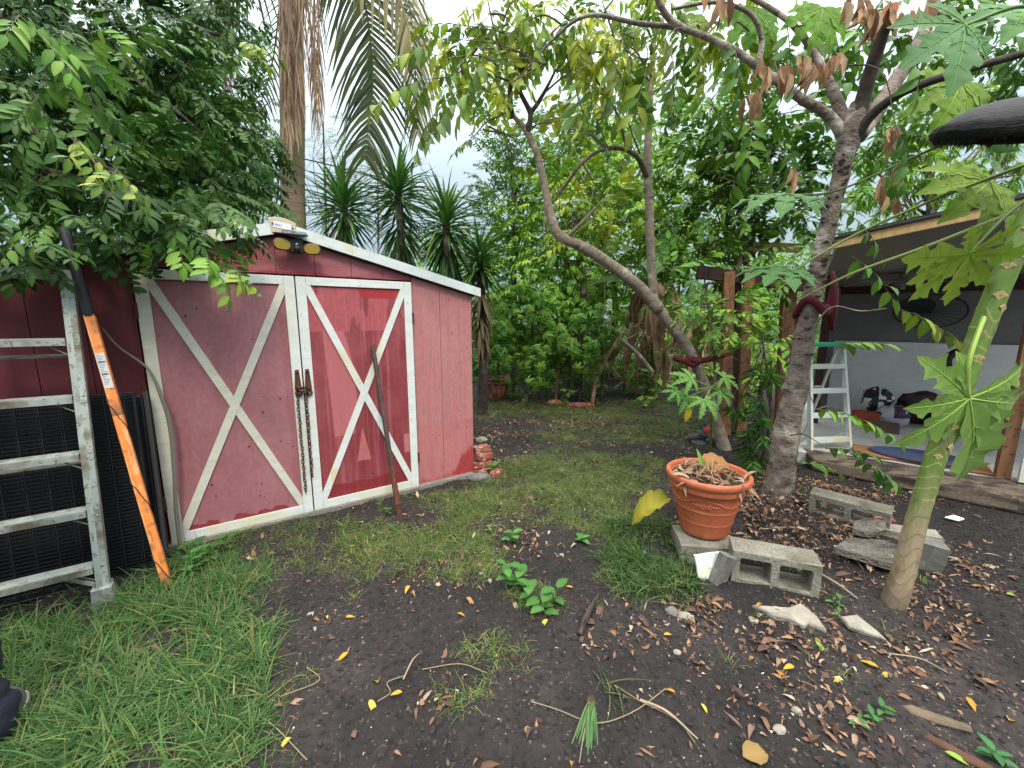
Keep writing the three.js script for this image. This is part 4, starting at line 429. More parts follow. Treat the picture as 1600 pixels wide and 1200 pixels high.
function sprig(kind, rng) { // twig along +y, upper side +z: {twigs, leaves: [{p, q, s}]}
  const K0 = KIND[kind], [len, rad] = K0.twig, out = { twigs: [], leaves: [] }; const j = (a) => (rng() - 0.5) * 2 * a; const bend = -0.18 - rng() * 0.25;
  const stemAt = (t) => V(j(0.006), len * t, bend * len * t * t);
  const add = (p, dir, s, up = V(0, 0, 1)) => out.leaves.push({ p, q: frame(dir, up.clone().add(V(j(0.4), j(0.3), j(0.3)))), s });
  if (kind === 'elliptic' || kind === 'glossy') { const n = 8 + Math.floor(rng() * 4); out.twigs.push([[V(0, 0, 0), stemAt(0.5), stemAt(1)], rad]); for (let i = 0; i < n; i++) { const t = 0.15 + 0.85 * i / (n - 1), sd = i % 2 ? 1 : -1; add(stemAt(t), i === n - 1 ? V(j(0.2), 1, -0.4 + j(0.2)) : V(sd * (0.9 + j(0.25)), 0.55 + j(0.3), -0.35 + j(0.35)), 0.75 + rng() * 0.5); } }
  else if (kind === 'pinnate') { const n = 5; for (let b = 0; b < 3; b++) { const th = (b - 1) * 0.6 + j(0.2), o = V(0, 0.02 + 0.03 * b, 0), d = V(Math.sin(th), Math.cos(th), -0.15 + j(0.15)).normalize(), rl = len * (b === 1 ? 1 : 0.72); const pt = (t) => o.clone().addScaledVector(d, rl * t).add(V(0, 0, -0.22 * rl * t * t)); const sx = new THREE.Vector3().crossVectors(d, V(0, 0, 1)).normalize(); out.twigs.push([[pt(0), pt(0.5), pt(1)], rad]); for (let i = 0; i < n; i++) for (const sd of [-1, 1]) { const t = 0.28 + 0.66 * i / (n - 1) + sd * 0.025; add(pt(t), d.clone().multiplyScalar(0.6).addScaledVector(sx, sd * 0.95).add(V(0, 0, -0.35 + j(0.25))), 0.75 + rng() * 0.4); } add(pt(1), d.clone().add(V(j(0.2), 0, -0.5)), 1); } }
  else if (kind === 'small') { for (let b = 0; b < 4; b++) { const t0 = b * 0.22, sd = b % 2 ? 1 : -1, d = b === 0 ? V(j(0.15), 1, -0.1) : V(sd * 0.8, 0.75, j(0.35)).normalize(), o = b === 0 ? V(0, 0, 0) : stemAt(t0), L = b === 0 ? len : len * 0.55; out.twigs.push([[o, o.clone().addScaledVector(d, L)], rad]); for (let i = 0; i < 8; i++) { const t = 0.25 + 0.75 * i / 7, s2 = i % 2 ? 1 : -1; const x = new THREE.Vector3().crossVectors(d, V(0, 0, 1)).normalize(); add(o.clone().addScaledVector(d, L * t), d.clone().multiplyScalar(0.6).addScaledVector(x, s2 * 0.9).add(V(0, 0, -0.2 + j(0.5))), 0.7 + rng() * 0.6); } } }
  else if (kind === 'whorl') { for (let b = 0; b < 4; b++) { const a = b * 2.4 + j(0.3), d = V(Math.cos(a) * 0.8, 0.35 + 0.2 * b, Math.sin(a) * 0.5 + 0.4).normalize(), o = V(0, len * (0.2 + 0.22 * b), 0), e = o.clone().addScaledVector(d, 0.17 + rng() * 0.05); out.twigs.push([[o, e], rad * 0.6]); const x = new THREE.Vector3().crossVectors(d, V(0, 1, 0.2)).normalize(), z = new THREE.Vector3().crossVectors(x, d); for (let i = 0; i < 8; i++) { const q = i / 8 * 6.283; add(e, x.clone().multiplyScalar(Math.cos(q)).addScaledVector(z, Math.sin(q)).addScaledVector(d, -0.15 + j(0.1)).add(V(0, 0, -0.15)), 0.8 + rng() * 0.35, d); } } out.twigs.push([[V(0, 0, 0), V(0, len, 0)], rad]); }
  else if (kind === 'narrow') { out.twigs.push([[V(0, 0, 0), V(0, len, bend * len)], rad]); for (let i = 0; i < 14; i++) { const a = i * 2.4, t = 0.45 + 0.55 * i / 13; add(stemAt(t), V(Math.cos(a), 0.55 + j(0.3), Math.sin(a) * 0.7 - 0.35), 0.7 + rng() * 0.5); } }
  else { for (let b = 0; b < 6; b++) { const sd = b % 2 ? 1 : -1, o = stemAt(b / 6), d = V(sd * 0.8, 0.7, j(0.4)).normalize(); out.twigs.push([[o, o.clone().addScaledVector(d, 0.12)], rad * 0.7]); for (let i = 0; i < 9; i++) { const t = i / 8, s2 = i % 2 ? 1 : -1, x = new THREE.Vector3().crossVectors(d, V(0, 0, 1)).normalize(); add(o.clone().addScaledVector(d, 0.12 * t), d.clone().multiplyScalar(0.5).addScaledVector(x, s2), 0.8 + rng() * 0.5); } } out.twigs.push([[V(0, 0, 0), stemAt(0.5), stemAt(1)], rad]); }
  return out; }
const variants = {};
function sprigGeos(kind) { if (variants[kind]) return variants[kind]; const list = []; for (let v = 0; v < 4; v++) { const r = rngOf(900 + v * 31 + kind.length * 7), sp = sprig(kind, r), gs = [], base = KIND[kind].leaf(1); for (const [p, rad] of sp.twigs) gs.push(tint(tube(p, [rad, rad * 0.6], 4, { n: p.length, cap: false }), [0.9, 0.62, 0.5]));
    for (const l of sp.leaves) { const g = moved(base, l.p, l.q, l.s), k = 0.72 + r() * 0.56, y = r() * 0.25; gs.push(tint(g, [k * (1 + y), k, k * (1 - y)])); } list.push(merge(gs)); } return variants[kind] = list; }
const PAL = { dark: [[0.032, 0.105, 0.016], [0.05, 0.14, 0.022], [0.042, 0.12, 0.018]], mid: [[0.075, 0.195, 0.026], [0.10, 0.225, 0.03], [0.055, 0.145, 0.022]], light: [[0.16, 0.34, 0.035], [0.11, 0.26, 0.03], [0.22, 0.39, 0.045]], lime: [[0.24, 0.36, 0.035], [0.15, 0.27, 0.03], [0.32, 0.41, 0.045], [0.09, 0.19, 0.025]], fresh: [[0.11, 0.28, 0.04], [0.08, 0.22, 0.035], [0.16, 0.34, 0.05]], olive: [[0.11, 0.17, 0.03], [0.08, 0.13, 0.025], [0.17, 0.22, 0.04]] };
const pick = (a, r) => a[Math.floor(r() * a.length)];
const pxBlob = ([px, py, rx, ry, d, rz = null]) => ({ c: at(px, py, d), r: [rx / FOC * d, ry / FOC * d, rz ?? (rx + ry) / 2 / FOC * d] });
function crown(parent, blobs, kind, o = {}) { // instanced sprigs filling ellipsoids
  const r = rngOf(o.seed || 1), geos = sprigGeos(kind), lists = geos.map(() => []), q = new THREE.Quaternion(), m = new THREE.Matrix4(); const inv = parent.position; const lai = o.lai ?? 4, sc = o.scale ?? 1;
  for (const b of blobs) { const area = Math.PI * b.r[0] * b.r[1], n = Math.ceil(area * lai * (b.k ?? 1) / (0.075 * sc * sc)); const pal = PAL[b.pal || o.pal || 'mid'];
    for (let i = 0; i < n; i++) { let x, y, z, l; do { x = r() * 2 - 1; y = r() * 2 - 1; z = r() * 2 - 1; l = Math.hypot(x, y, z); } while (l > 1 || l < 0.05); const rr = Math.pow(r(), o.shell ?? 0.45) / l; x *= rr; y *= rr; z *= rr; const wob = 0.75 + 0.5 * fbm(x * 2.2 + b.c.x * 3, y * 2.2 + b.c.y * 3 + z, 2); 
      const p = V(b.c.x + x * b.r[0] * wob, b.c.y + y * b.r[1] * wob, b.c.z + z * b.r[2] * wob); if (p.y < 0.06) continue; if (o.keep && !o.keep(p)) continue;
      const dir = V(x + (r() - 0.5) * 1.2, y * 0.6 + (o.rise ?? 0.1) + (r() - 0.5) * 0.9, z + (r() - 0.5) * 1.2); q.copy(frame(dir, V((r() - 0.5) * 0.8, 1, (r() - 0.5) * 0.8))); const s = sc * (0.75 + r() * 0.5); m.compose(p.sub(inv), q, V(s, s, s)); const c = pick(pal, r), k = ((o.seed || 0) >= 100 ? 1.08 : 0.9) * (0.85 + r() * 0.5); lists[Math.floor(r() * lists.length)].push([m.clone(), [c[0] * k, c[1] * k, c[2] * k]]); } }
  lists.forEach((l, i) => { if (!l.length) return; const im = new THREE.InstancedMesh(geos[i], o.mat || M.leaf, l.length); im.name = o.name || 'crown'; im.userData.kind = 'stuff'; l.forEach(([mm, c], k) => { im.setMatrixAt(k, mm); im.setColorAt(k, lin(...c)); }); im.castShadow = im.receiveShadow = true; parent.add(im); }); }
// single leaves, each a part of its plant
const leafCache = {};
function oneLeaf(kind, col) { const key = kind + col.map((x) => x.toFixed(2)).join(); return leafCache[key] ||= tint(KIND[kind].leaf(1), col); }
function leafSprig(parent, p, dir, kind, pal, r, o = {}) { const sp = sprig(kind, r), q = frame(dir, o.up || V((r() - 0.5) * 0.5, 1, (r() - 0.5) * 0.5)), s = o.scale ?? 1, inv = parent.position, tw = []; const m = new THREE.Matrix4().compose(p.clone().sub(inv), q, V(s, s, s)); for (const [pp, rad] of sp.twigs) tw.push(tint(tube(pp, [rad, rad * 0.6], 5, { n: 3, cap: false }), [0.12, 0.12, 0.06]).applyMatrix4(m)); mesh('twig', merge(tw), M.leafDry, parent);
  for (const l of sp.leaves) { if (o.skip && r() < o.skip) continue; const c = pick(PAL[pal], r); const g = oneLeaf(kind, c.map((x) => Math.round(x * 40) / 40 + 0.012)); const k = mesh('leaf', g, o.mat || M.leaf, parent); new THREE.Matrix4().multiplyMatrices(m, new THREE.Matrix4().compose(l.p, l.q, V(l.s, l.s, l.s))).decompose(k.position, k.quaternion, k.scale); } }
function twigs(parent, pairs, r, rad = 0.006, mat) { const gs = [], inv = parent.position; for (const [a, b] of pairs) { const L = a.distanceTo(b), mid = a.clone().lerp(b, 0.5).add(V((r() - 0.5) * L * 0.3, (r() - 0.2) * L * 0.25, (r() - 0.5) * L * 0.3)); gs.push(tube([a.clone().sub(inv), mid.sub(inv), b.clone().sub(inv)], [rad, rad * 0.7, rad * 0.35], 5, { n: 8, cap: false })); } if (gs.length) mesh('twig_network', merge(gs), mat || M.bark, parent, 'stuff'); }
const barkTex = (a, b, c, k) => tex(512, 1024, (u, v) => { const n = fbm(u * 24 + k, v * 30, 5), w = fbm(u * 14 + k, v * 34, 4), l = fbm(u * 6 + k * 2, v * 9, 4); let q = mix3(a, b, n); if (w > 0.6) q = mix3(q, b.map((x) => x * 0.6), (w - 0.6) * 3); if (l > 0.56) q = mix3(q, c, clamp((l - 0.56) * 5) * 0.8); return q; });
const barkBump = tex(512, 1024, (u, v) => 0.55 * fbm(u * 18, v * 26, 4) + 0.45 * fbm(u * 60, v * 80, 3), { data: true });
M.bark = std({ map: barkTex([118, 100, 86], [74, 62, 54], [164, 152, 138], 2), bumpMap: barkBump, bumpScale: 0.008, roughness: 0.92 });
M.barkPale = std({ map: barkTex([146, 132, 120], [94, 82, 74], [182, 172, 160], 5), bumpMap: barkBump, bumpScale: 0.016, roughness: 0.92 });
M.barkDark = std({ map: barkTex([78, 66, 58], [46, 38, 34], [100, 92, 82], 7), bumpMap: barkBump, bumpScale: 0.006, roughness: 0.92 });
M.barkGrey = std({ map: barkTex([150, 136, 118], [112, 100, 88], [178, 168, 150], 11), bumpMap: barkBump, bumpScale: 0.006, roughness: 0.92 });
const L3 = (o, list, zs) => list.map(([x, y, z]) => atZ(x, y, z).sub(o.position));
const scaly = (amp, sc) => (a, l) => { const x = Math.cos(a * 6.2832), y = Math.sin(a * 6.2832); return amp * 1.5 * (fbm(x * 1.3 + l * 5 + 7, y * 1.3 - l * 3 + 2, 3) - 0.5) + amp * 0.9 * (fbm(x * 4 + 3, l * sc * 2.2 + y * 2.6, 3) - 0.5) - amp * 0.8 * sstep(0.62, 0.75, vn(x * 1.5 + 4, l * sc * 1.7 + y)); };

// ---- the big tree on the right
{ const o = G(1213, 792); o.y = 0; const t = thing('garden_tree', 'big rough-barked tree with forking limbs and hanging dead leaves on the right', 'tree', o);
  const z0 = o.z; const tr = [[1210, 800, z0], [1226, 700, z0], [1244, 600, z0], [1262, 500, z0 + 0.02], [1283, 400, z0 + 0.03], [1301, 320, z0 + 0.04], [1318, 255, z0 + 0.05], [1331, 200, z0 + 0.05], [1346, 165, z0 + 0.05]];
  mesh('trunk', tube(L3(t, tr), [0.105, 0.0886, 0.0779, 0.059, 0.0525, 0.0525, 0.056, 0.074, 0.066], 28, { n: 170, bump: scaly(0.2, 9) }), M.barkPale, t);
  // old leaf scars standing out as thorny flakes
  const r = rngOf(61), TC = spline(L3(t, tr), 100), fl = []; for (let i = 0; i < 170; i++) { const k = Math.floor(24 + r() * 70), p = TC[k], a = r() * 6.283, rad = lerp(0.09, 0.05, clamp(k / 60)); const d = V(Math.cos(a), 0.35, Math.sin(a)); const g = new THREE.ConeGeometry(0.016 + r() * 0.018, 0.05, 5, 1); g.scale(1.5, 1, 0.5); fl.push(moved(g, p.clone().addScaledVector(d.clone().setY(0).normalize(), rad * 1.0), frame(d, V(0, 1, 0)))); } mesh('bark_flakes', merge(fl), M.barkPale, t, 'stuff');
  const limb = (pts, rr, mat = M.barkPale, n) => mesh('limb', tube(L3(t, pts), rr.map((x) => x * 0.86), 14, { n: n || pts.length * 6, bump: scaly(0.07, 9) }), mat, t);
  limb([[1335, 215, z0 + 0.05], [1352, 140, z0 + 0.1], [1372, 75, z0 + 0.16], [1390, 22, z0 + 0.2]], [0.054, 0.049, 0.0432, 0.0396], M.barkDark);
  const cut = mesh('cut_face', new THREE.CircleGeometry(0.04, 16), std({ map: tex(128, 128, (u, v) => { const d = Math.hypot(u - 0.5, v - 0.5); return mix3([222, 132, 70], [150, 78, 44], 0.5 + 0.5 * Math.sin(d * 60)); }), roughness: 0.8 }), t); cut.position.copy(atZ(1391.5, 15, z0 + 0.215).sub(o)); cut.lookAt(cut.position.clone().add(V(0.15, 0.3, 1)));
  limb([[1340, 215, z0 + 0.05], [1368, 175, z0 - 0.02], [1400, 125, z0 - 0.1], [1440, 60, z0 - 0.2], [1470, -40, z0 - 0.3]], [0.0595, 0.0578, 0.0561, 0.051, 0.0425]);
  limb([[1330, 230, z0 + 0.06], [1362, 180, z0 + 0.16], [1410, 145, z0 + 0.28], [1490, 115, z0 + 0.4], [1620, 78, z0 + 0.5]], [0.038, 0.035, 0.0304, 0.0274, 0.0213], M.barkDark);
  limb([[1322, 218, z0 + 0.05], [1296, 182, z0 + 0.02], [1255, 156, z0], [1200, 116, z0 - 0.06], [1140, 75, z0 - 0.1], [1066, 45, z0 - 0.2], [1000, 37, z0 - 0.25], [915, 25, z0 - 0.3], [868, 58, z0 - 0.4], [830, 100, z0 - 0.5], [803, 128, z0 - 0.6]], [0.0444, 0.037, 0.034, 0.0311, 0.0266, 0.0222, 0.0192, 0.0148, 0.0111, 0.0089, 0.0059], M.barkPale, 70);
  limb([[1330, 232, z0 + 0.03], [1314, 176, z0 + 0.0], [1294, 126, z0 - 0.06], [1270, 80, z0 - 0.15], [1240, 40, z0 - 0.2], [1195, 8, z0 - 0.25], [1120, -30, z0 - 0.3]], [0.05, 0.044, 0.0352, 0.0272, 0.0224, 0.0192, 0.016], M.barkPale);
  limb([[1185, 102, z0 - 0.07], [1190, 60, z0 - 0.05], [1172, 22, z0 - 0.02], [1120, 4, z0], [1050, 14, z0]], [0.0225, 0.0195, 0.0165, 0.0135, 0.0105]);
  limb([[1070, 48, z0 - 0.2], [1040, 22, z0 - 0.15], [1015, -30, z0 - 0.1]], [0.03, 0.025, 0.02]);
  limb([[1258, 535, z0 + 0.1], [1300, 480, z0 + 0.25], [1345, 486, z0 + 0.35], [1385, 482, z0 + 0.4]], [0.008, 0.006, 0.005, 0.004], M.barkGrey);
  // leafy shoots, each leaf its own part
  const rs = rngOf(88), Z = (x, y, dz) => atZ(x, y, z0 + dz);
  const shoots = [[700, 60, 0.0, -1, -0.2, 'lime'], [760, 95, 0.2, -0.7, -0.6, 'lime'], [730, 150, 0.1, -0.6, -0.4, 'olive'], [860, 20, -0.2, -0.4, -0.6, 'lime'], [900, 110, 0.0, 0.2, -1, 'lime'], [960, 90, 0.1, 0.1, -1, 'olive'], [1010, 110, 0.3, -0.3, -1, 'lime'], [1040, 60, 0.4, 0.4, -0.8, 'olive'], [1090, 60, 0.1, 0.3, -0.6, 'lime'], [1140, 60, 0.2, 0.2, -0.6, 'mid'], [1230, 40, 0.0, 0.2, -0.5, 'mid'], [1180, 180, 0.0, -0.4, -0.8, 'light'], [1400, 200, 0.3, 0.4, -0.8, 'mid'], [1420, 60, 0.3, 0.2, -0.7, 'mid'], [1530, 150, 0.5, 0.2, -0.8, 'dark'], [1320, 330, 0.2, 0.5, -0.3, 'mid'], [1330, 400, 0.2, 0.6, -0.4, 'light'], [1400, 482, 0.4, 0.8, -0.2, 'lime'], [1300, 540, 0.2, 0.6, 0.2, 'light'], [1275, 640, 0.35, 0.9, 0.1, 'light'], [1290, 700, 0.4, 0.9, 0.1, 'mid'], [1330, 650, 0.4, 0.8, -0.2, 'light'], [1250, 725, 0.3, 0.6, 0.1, 'light'], [1340, 715, 0.45, 0.8, -0.3, 'mid']];
  for (const [x, y, dz, dx, dy, pal] of shoots) leafSprig(t, Z(x, y, dz), V(dx, dy, (rs() - 0.3) * 0.6), 'elliptic', pal, rs, { scale: y > 500 ? 0.85 : 1.05 });
  const pairs = []; for (const [x, y, dz] of shoots.slice(0, 13)) pairs.push([Z(clamp(x + 30, 850, 1300), x < 860 ? 100 : lerp(y, 40, 0.6), dz - 0.3), Z(x, y, dz)]); pairs.push([Z(1245, 600, 0.05), Z(1275, 640, 0.35)], [Z(1235, 680, 0.1), Z(1290, 700, 0.4)], [Z(1290, 700, 0.4), Z(1340, 715, 0.45)], [Z(1275, 640, 0.35), Z(1330, 650, 0.4)], [Z(1228, 720, 0.1), Z(1250, 725, 0.3)]); twigs(t, pairs, rs, 0.006);
  crown(t, [[780, 30, 110, 60, 3.8], [900, 50, 90, 70, 3.7], [1000, 70, 90, 60, 3.5], [1100, 20, 110, 50, 3.4], [740, 120, 70, 60, 3.9], [1010, 0, 140, 40, 3.6], [1230, 10, 90, 40, 3.4]].map(pxBlob), 'elliptic', { pal: 'lime', lai: 1.9, seed: 12, shell: 0.7, rise: -0.35 });
  crown(t, [[1330, 60, 60, 40, 3.6], [1450, 20, 130, 60, 3.8], [1560, 60, 80, 60, 3.6], [1200, 240, 60, 50, 3.6], [1480, 120, 120, 60, 4.6], [1400, 210, 60, 60, 5], [1200, 80, 90, 60, 4.4], [1110, 130, 70, 50, 4.4]].map(pxBlob), 'elliptic', { pal: 'mid', lai: 2.0, seed: 13, shell: 0.7, rise: -0.3 });
  // hanging bunches of dead leaves
  const dg = [0, 1, 2, 3].map((k) => tint(leafG(0.13, 0.038, { fold: 0.9 + 0.2 * k, curl: 0.15 * (k - 1), seg: 6, wave: 0.5, twist: 0.3 * (k - 1.5) }), [[0.42, 0.25, 0.14], [0.34, 0.18, 0.09], [0.5, 0.34, 0.21], [0.27, 0.15, 0.09]][k])); const dr = rngOf(4);
  for (const [x, y, n, dz] of [[1172, 148, 8, 0.2], [1205, 100, 8, 0.25], [1225, 108, 6, 0.25], [1262, 95, 9, 0.3], [1294, 92, 6, 0.3], [1335, 0, 9, 0.3], [1352, 22, 8, 0.3], [1408, 8, 6, 0.3], [1385, 205, 5, 0.1], [1395, 262, 5, 0.1], [1388, 300, 4, 0.1], [1120, -5, 5, 0.2], [1228, 262, 3, 0.1], [1450, 0, 6, 0.3]]) for (let i = 0; i < n; i++) { const g = mesh('dead_leaf', dg[i % 4], M.leafDry, t); g.position.copy(Z(x + (dr() - 0.5) * 36, y + (dr() - 0.5) * 24, dz + (dr() - 0.5) * 0.15).sub(o)); g.quaternion.copy(frame(V((dr() - 0.5) * 0.7, -1, (dr() - 0.5) * 0.6), V(dr() - 0.5, 0, dr()))); g.scale.setScalar(0.8 + dr() * 0.6); }
}
// ---- leaning tree in the middle
let LEAN;
{ const o = G(1128, 702); o.y = 0; LEAN = o; const t = thing('leaning_tree', 'leaning grey-brown tree forking left in the middle of the yard', 'tree', o); const z = o.z;
  const limb = (nm, pts, rr, mat, n, amp = 0.07) => mesh(nm, tube(L3(t, pts), rr.map((x) => x * 0.88), 16, { n: n || pts.length * 7, bump: scaly(amp, 10) }), mat, t);
  limb('trunk', [[1133, 706, z], [1114, 645, z], [1096, 590, z], [1072, 540, z], [1042, 500, z], [1020, 470, z]], [0.084, 0.0732, 0.0648, 0.0648, 0.0672, 0.0708], M.barkGrey, 60);
  limb('limb', [[1030, 485, z], [1000, 450, z + 0.02], [960, 418, z + 0.04], [915, 388, z + 0.05], [872, 366, z + 0.05], [860, 335, z + 0.03], [850, 285, z], [838, 238, z - 0.05], [822, 205, z - 0.08], [812, 192, z - 0.1], [795, 174, z - 0.1]], [0.0741, 0.0712, 0.0684, 0.0638, 0.0598, 0.0513, 0.0445, 0.0399, 0.0353, 0.0285, 0.0199], M.barkGrey, 80);
  limb('limb', [[1022, 480, z], [1018, 420, z - 0.05], [1015, 340, z - 0.1], [1012, 260, z - 0.15], [1014, 190, z - 0.2], [1018, 120, z - 0.25], [1022, 60, z - 0.3]], [0.054, 0.051, 0.0492, 0.048, 0.042, 0.033, 0.024], M.barkGrey, 50);
  limb('limb', [[1010, 275, z - 0.12], [995, 245, z + 0.02], [970, 232, z + 0.05], [940, 234, z + 0.05], [908, 256, z + 0.04], [885, 288, z], [862, 318, z]], [0.0341, 0.0279, 0.0248, 0.0223, 0.0198, 0.0174, 0.0136], M.bark, 40);
  limb('limb', [[824, 207, z - 0.08], [829, 180, z - 0.05], [818, 155, z], [804, 126, z + 0.05]], [0.04, 0.03, 0.026, 0.02], M.barkDark); limb('limb', [[800, 184, z - 0.1], [797, 150, z - 0.1], [800, 128, z - 0.1], [840, 85, z]], [0.035, 0.03, 0.028, 0.02], M.barkDark); limb('limb', [[829, 178, z - 0.05], [850, 145, z], [868, 110, z + 0.05]], [0.026, 0.02, 0.012], M.barkDark); limb('limb', [[980, 238, z + 0.03], [965, 180, z], [935, 130, z], [912, 85, z]], [0.018, 0.014, 0.011, 0.008], M.barkDark); limb('limb', [[945, 230, z + 0.05], [925, 212, z + 0.1], [880, 198, z + 0.1]], [0.018, 0.014, 0.01], M.barkGrey);
  limb('stub', [[885, 372, z + 0.05], [905, 352, z + 0.15], [930, 325, z + 0.2]], [0.022, 0.02, 0.014], M.barkGrey);
  const rs = rngOf(41), Zp = (x, y, dz) => atZ(x, y, z + dz); const shoots = [[660, 125, 0.4, -0.9, -0.3, 'lime', 1.5], [690, 165, 0.4, -0.7, -0.6, 'olive', 1.5], [745, 75, 0.3, -0.5, -0.4, 'lime', 1.6], [730, 40, 0.2, -0.6, 0.2, 'lime', 1.3], [840, 60, 0.2, -0.2, -0.6, 'lime', 1.2], [890, 80, 0.2, 0.2, -0.8, 'olive', 1.2], [920, 130, 0.2, 0.3, -0.8, 'lime', 1.3], [985, 110, 0.3, 0.2, -1, 'olive', 1.4], [870, 190, 0.1, 0.6, -0.5, 'lime', 1], [740, 215, 0.2, -0.8, -0.4, 'olive', 0.8], [930, 185, 0.1, 0.5, -0.6, 'mid', 1.1], [880, 320, 0.2, 0.6, 0.3, 'lime', 1], [925, 325, 0.25, 0.4, 0.4, 'lime', 1.1], [1040, 430, 0.1, 0.6, 0.5, 'light', 1.1], [1040, 490, 0.2, 0.7, 0.3, 'lime', 1], [810, 60, 0.1, -0.4, 0.3, 'olive', 1.2], [700, 90, 0.3, -0.8, 0.1, 'lime', 1.3], [1000, 140, 0.2, 0.6, -0.7, 'light', 1.2]];
  for (const [x, y, dz, dx, dy, pal, s] of shoots) leafSprig(t, Zp(x, y, dz), V(dx, dy, (rs() - 0.3) * 0.5), 'elliptic', pal, rs, { scale: s });
  const pairs = [[Zp(800, 128, -0.1), Zp(690, 165, 0.4)], [Zp(840, 85, 0), Zp(745, 75, 0.3)], [Zp(745, 75, 0.3), Zp(660, 125, 0.4)], [Zp(804, 126, 0.05), Zp(700, 90, 0.3)], [Zp(795, 174, -0.1), Zp(740, 215, 0.2)], [Zp(868, 110, 0.05), Zp(890, 80, 0.2)], [Zp(868, 110, 0), Zp(920, 130, 0.2)], [Zp(840, 85, 0), Zp(730, 40, 0.2)], [Zp(822, 205, -0.08), Zp(870, 190, 0.1)], [Zp(912, 85, 0), Zp(985, 110, 0.3)], [Zp(840, 85, 0), Zp(900, 20, 0.1)], [Zp(800, 128, 0), Zp(775, 60, 0.1)], [Zp(775, 60, 0.1), Zp(760, -10, 0.1)], [Zp(1018, 120, -0.2), Zp(960, 60, 0)], [Zp(960, 60, 0), Zp(940, 0, 0)], [Zp(850, 145, 0), Zp(930, 120, 0.1)], [Zp(885, 110, 0), Zp(990, 195, 0.1)], [Zp(1000, 240, 0), Zp(975, 150, 0.1)], [Zp(910, 255, 0.04), Zp(950, 330, 0.1)]]; for (let i = 0; i < 26; i++) { const a = pick(pairs, rs), s = a[1].clone().lerp(a[0], rs() * 0.6); pairs.push([s, s.clone().add(V((rs() - 0.5) * 0.8, (rs() - 0.45) * 0.7, (rs() - 0.5) * 0.6))]); } twigs(t, pairs, rs, 0.011);
  crown(t, [[770, 50, 100, 70, 5.2], [870, 40, 110, 80, 5.0], [970, 60, 90, 90, 5.0], [900, 160, 80, 50, 5.2], [720, 130, 60, 60, 5.2]].map(pxBlob), 'elliptic', { pal: 'lime', lai: 1.6, seed: 22, shell: 0.7, rise: -0.3 });
  crown(t, [[940, 330, 60, 60, 4.9], [880, 250, 50, 60, 5.0], [1000, 330, 50, 80, 5.2]].map(pxBlob), 'elliptic', { pal: 'lime', lai: 1.0, seed: 23, shell: 0.7 });
}
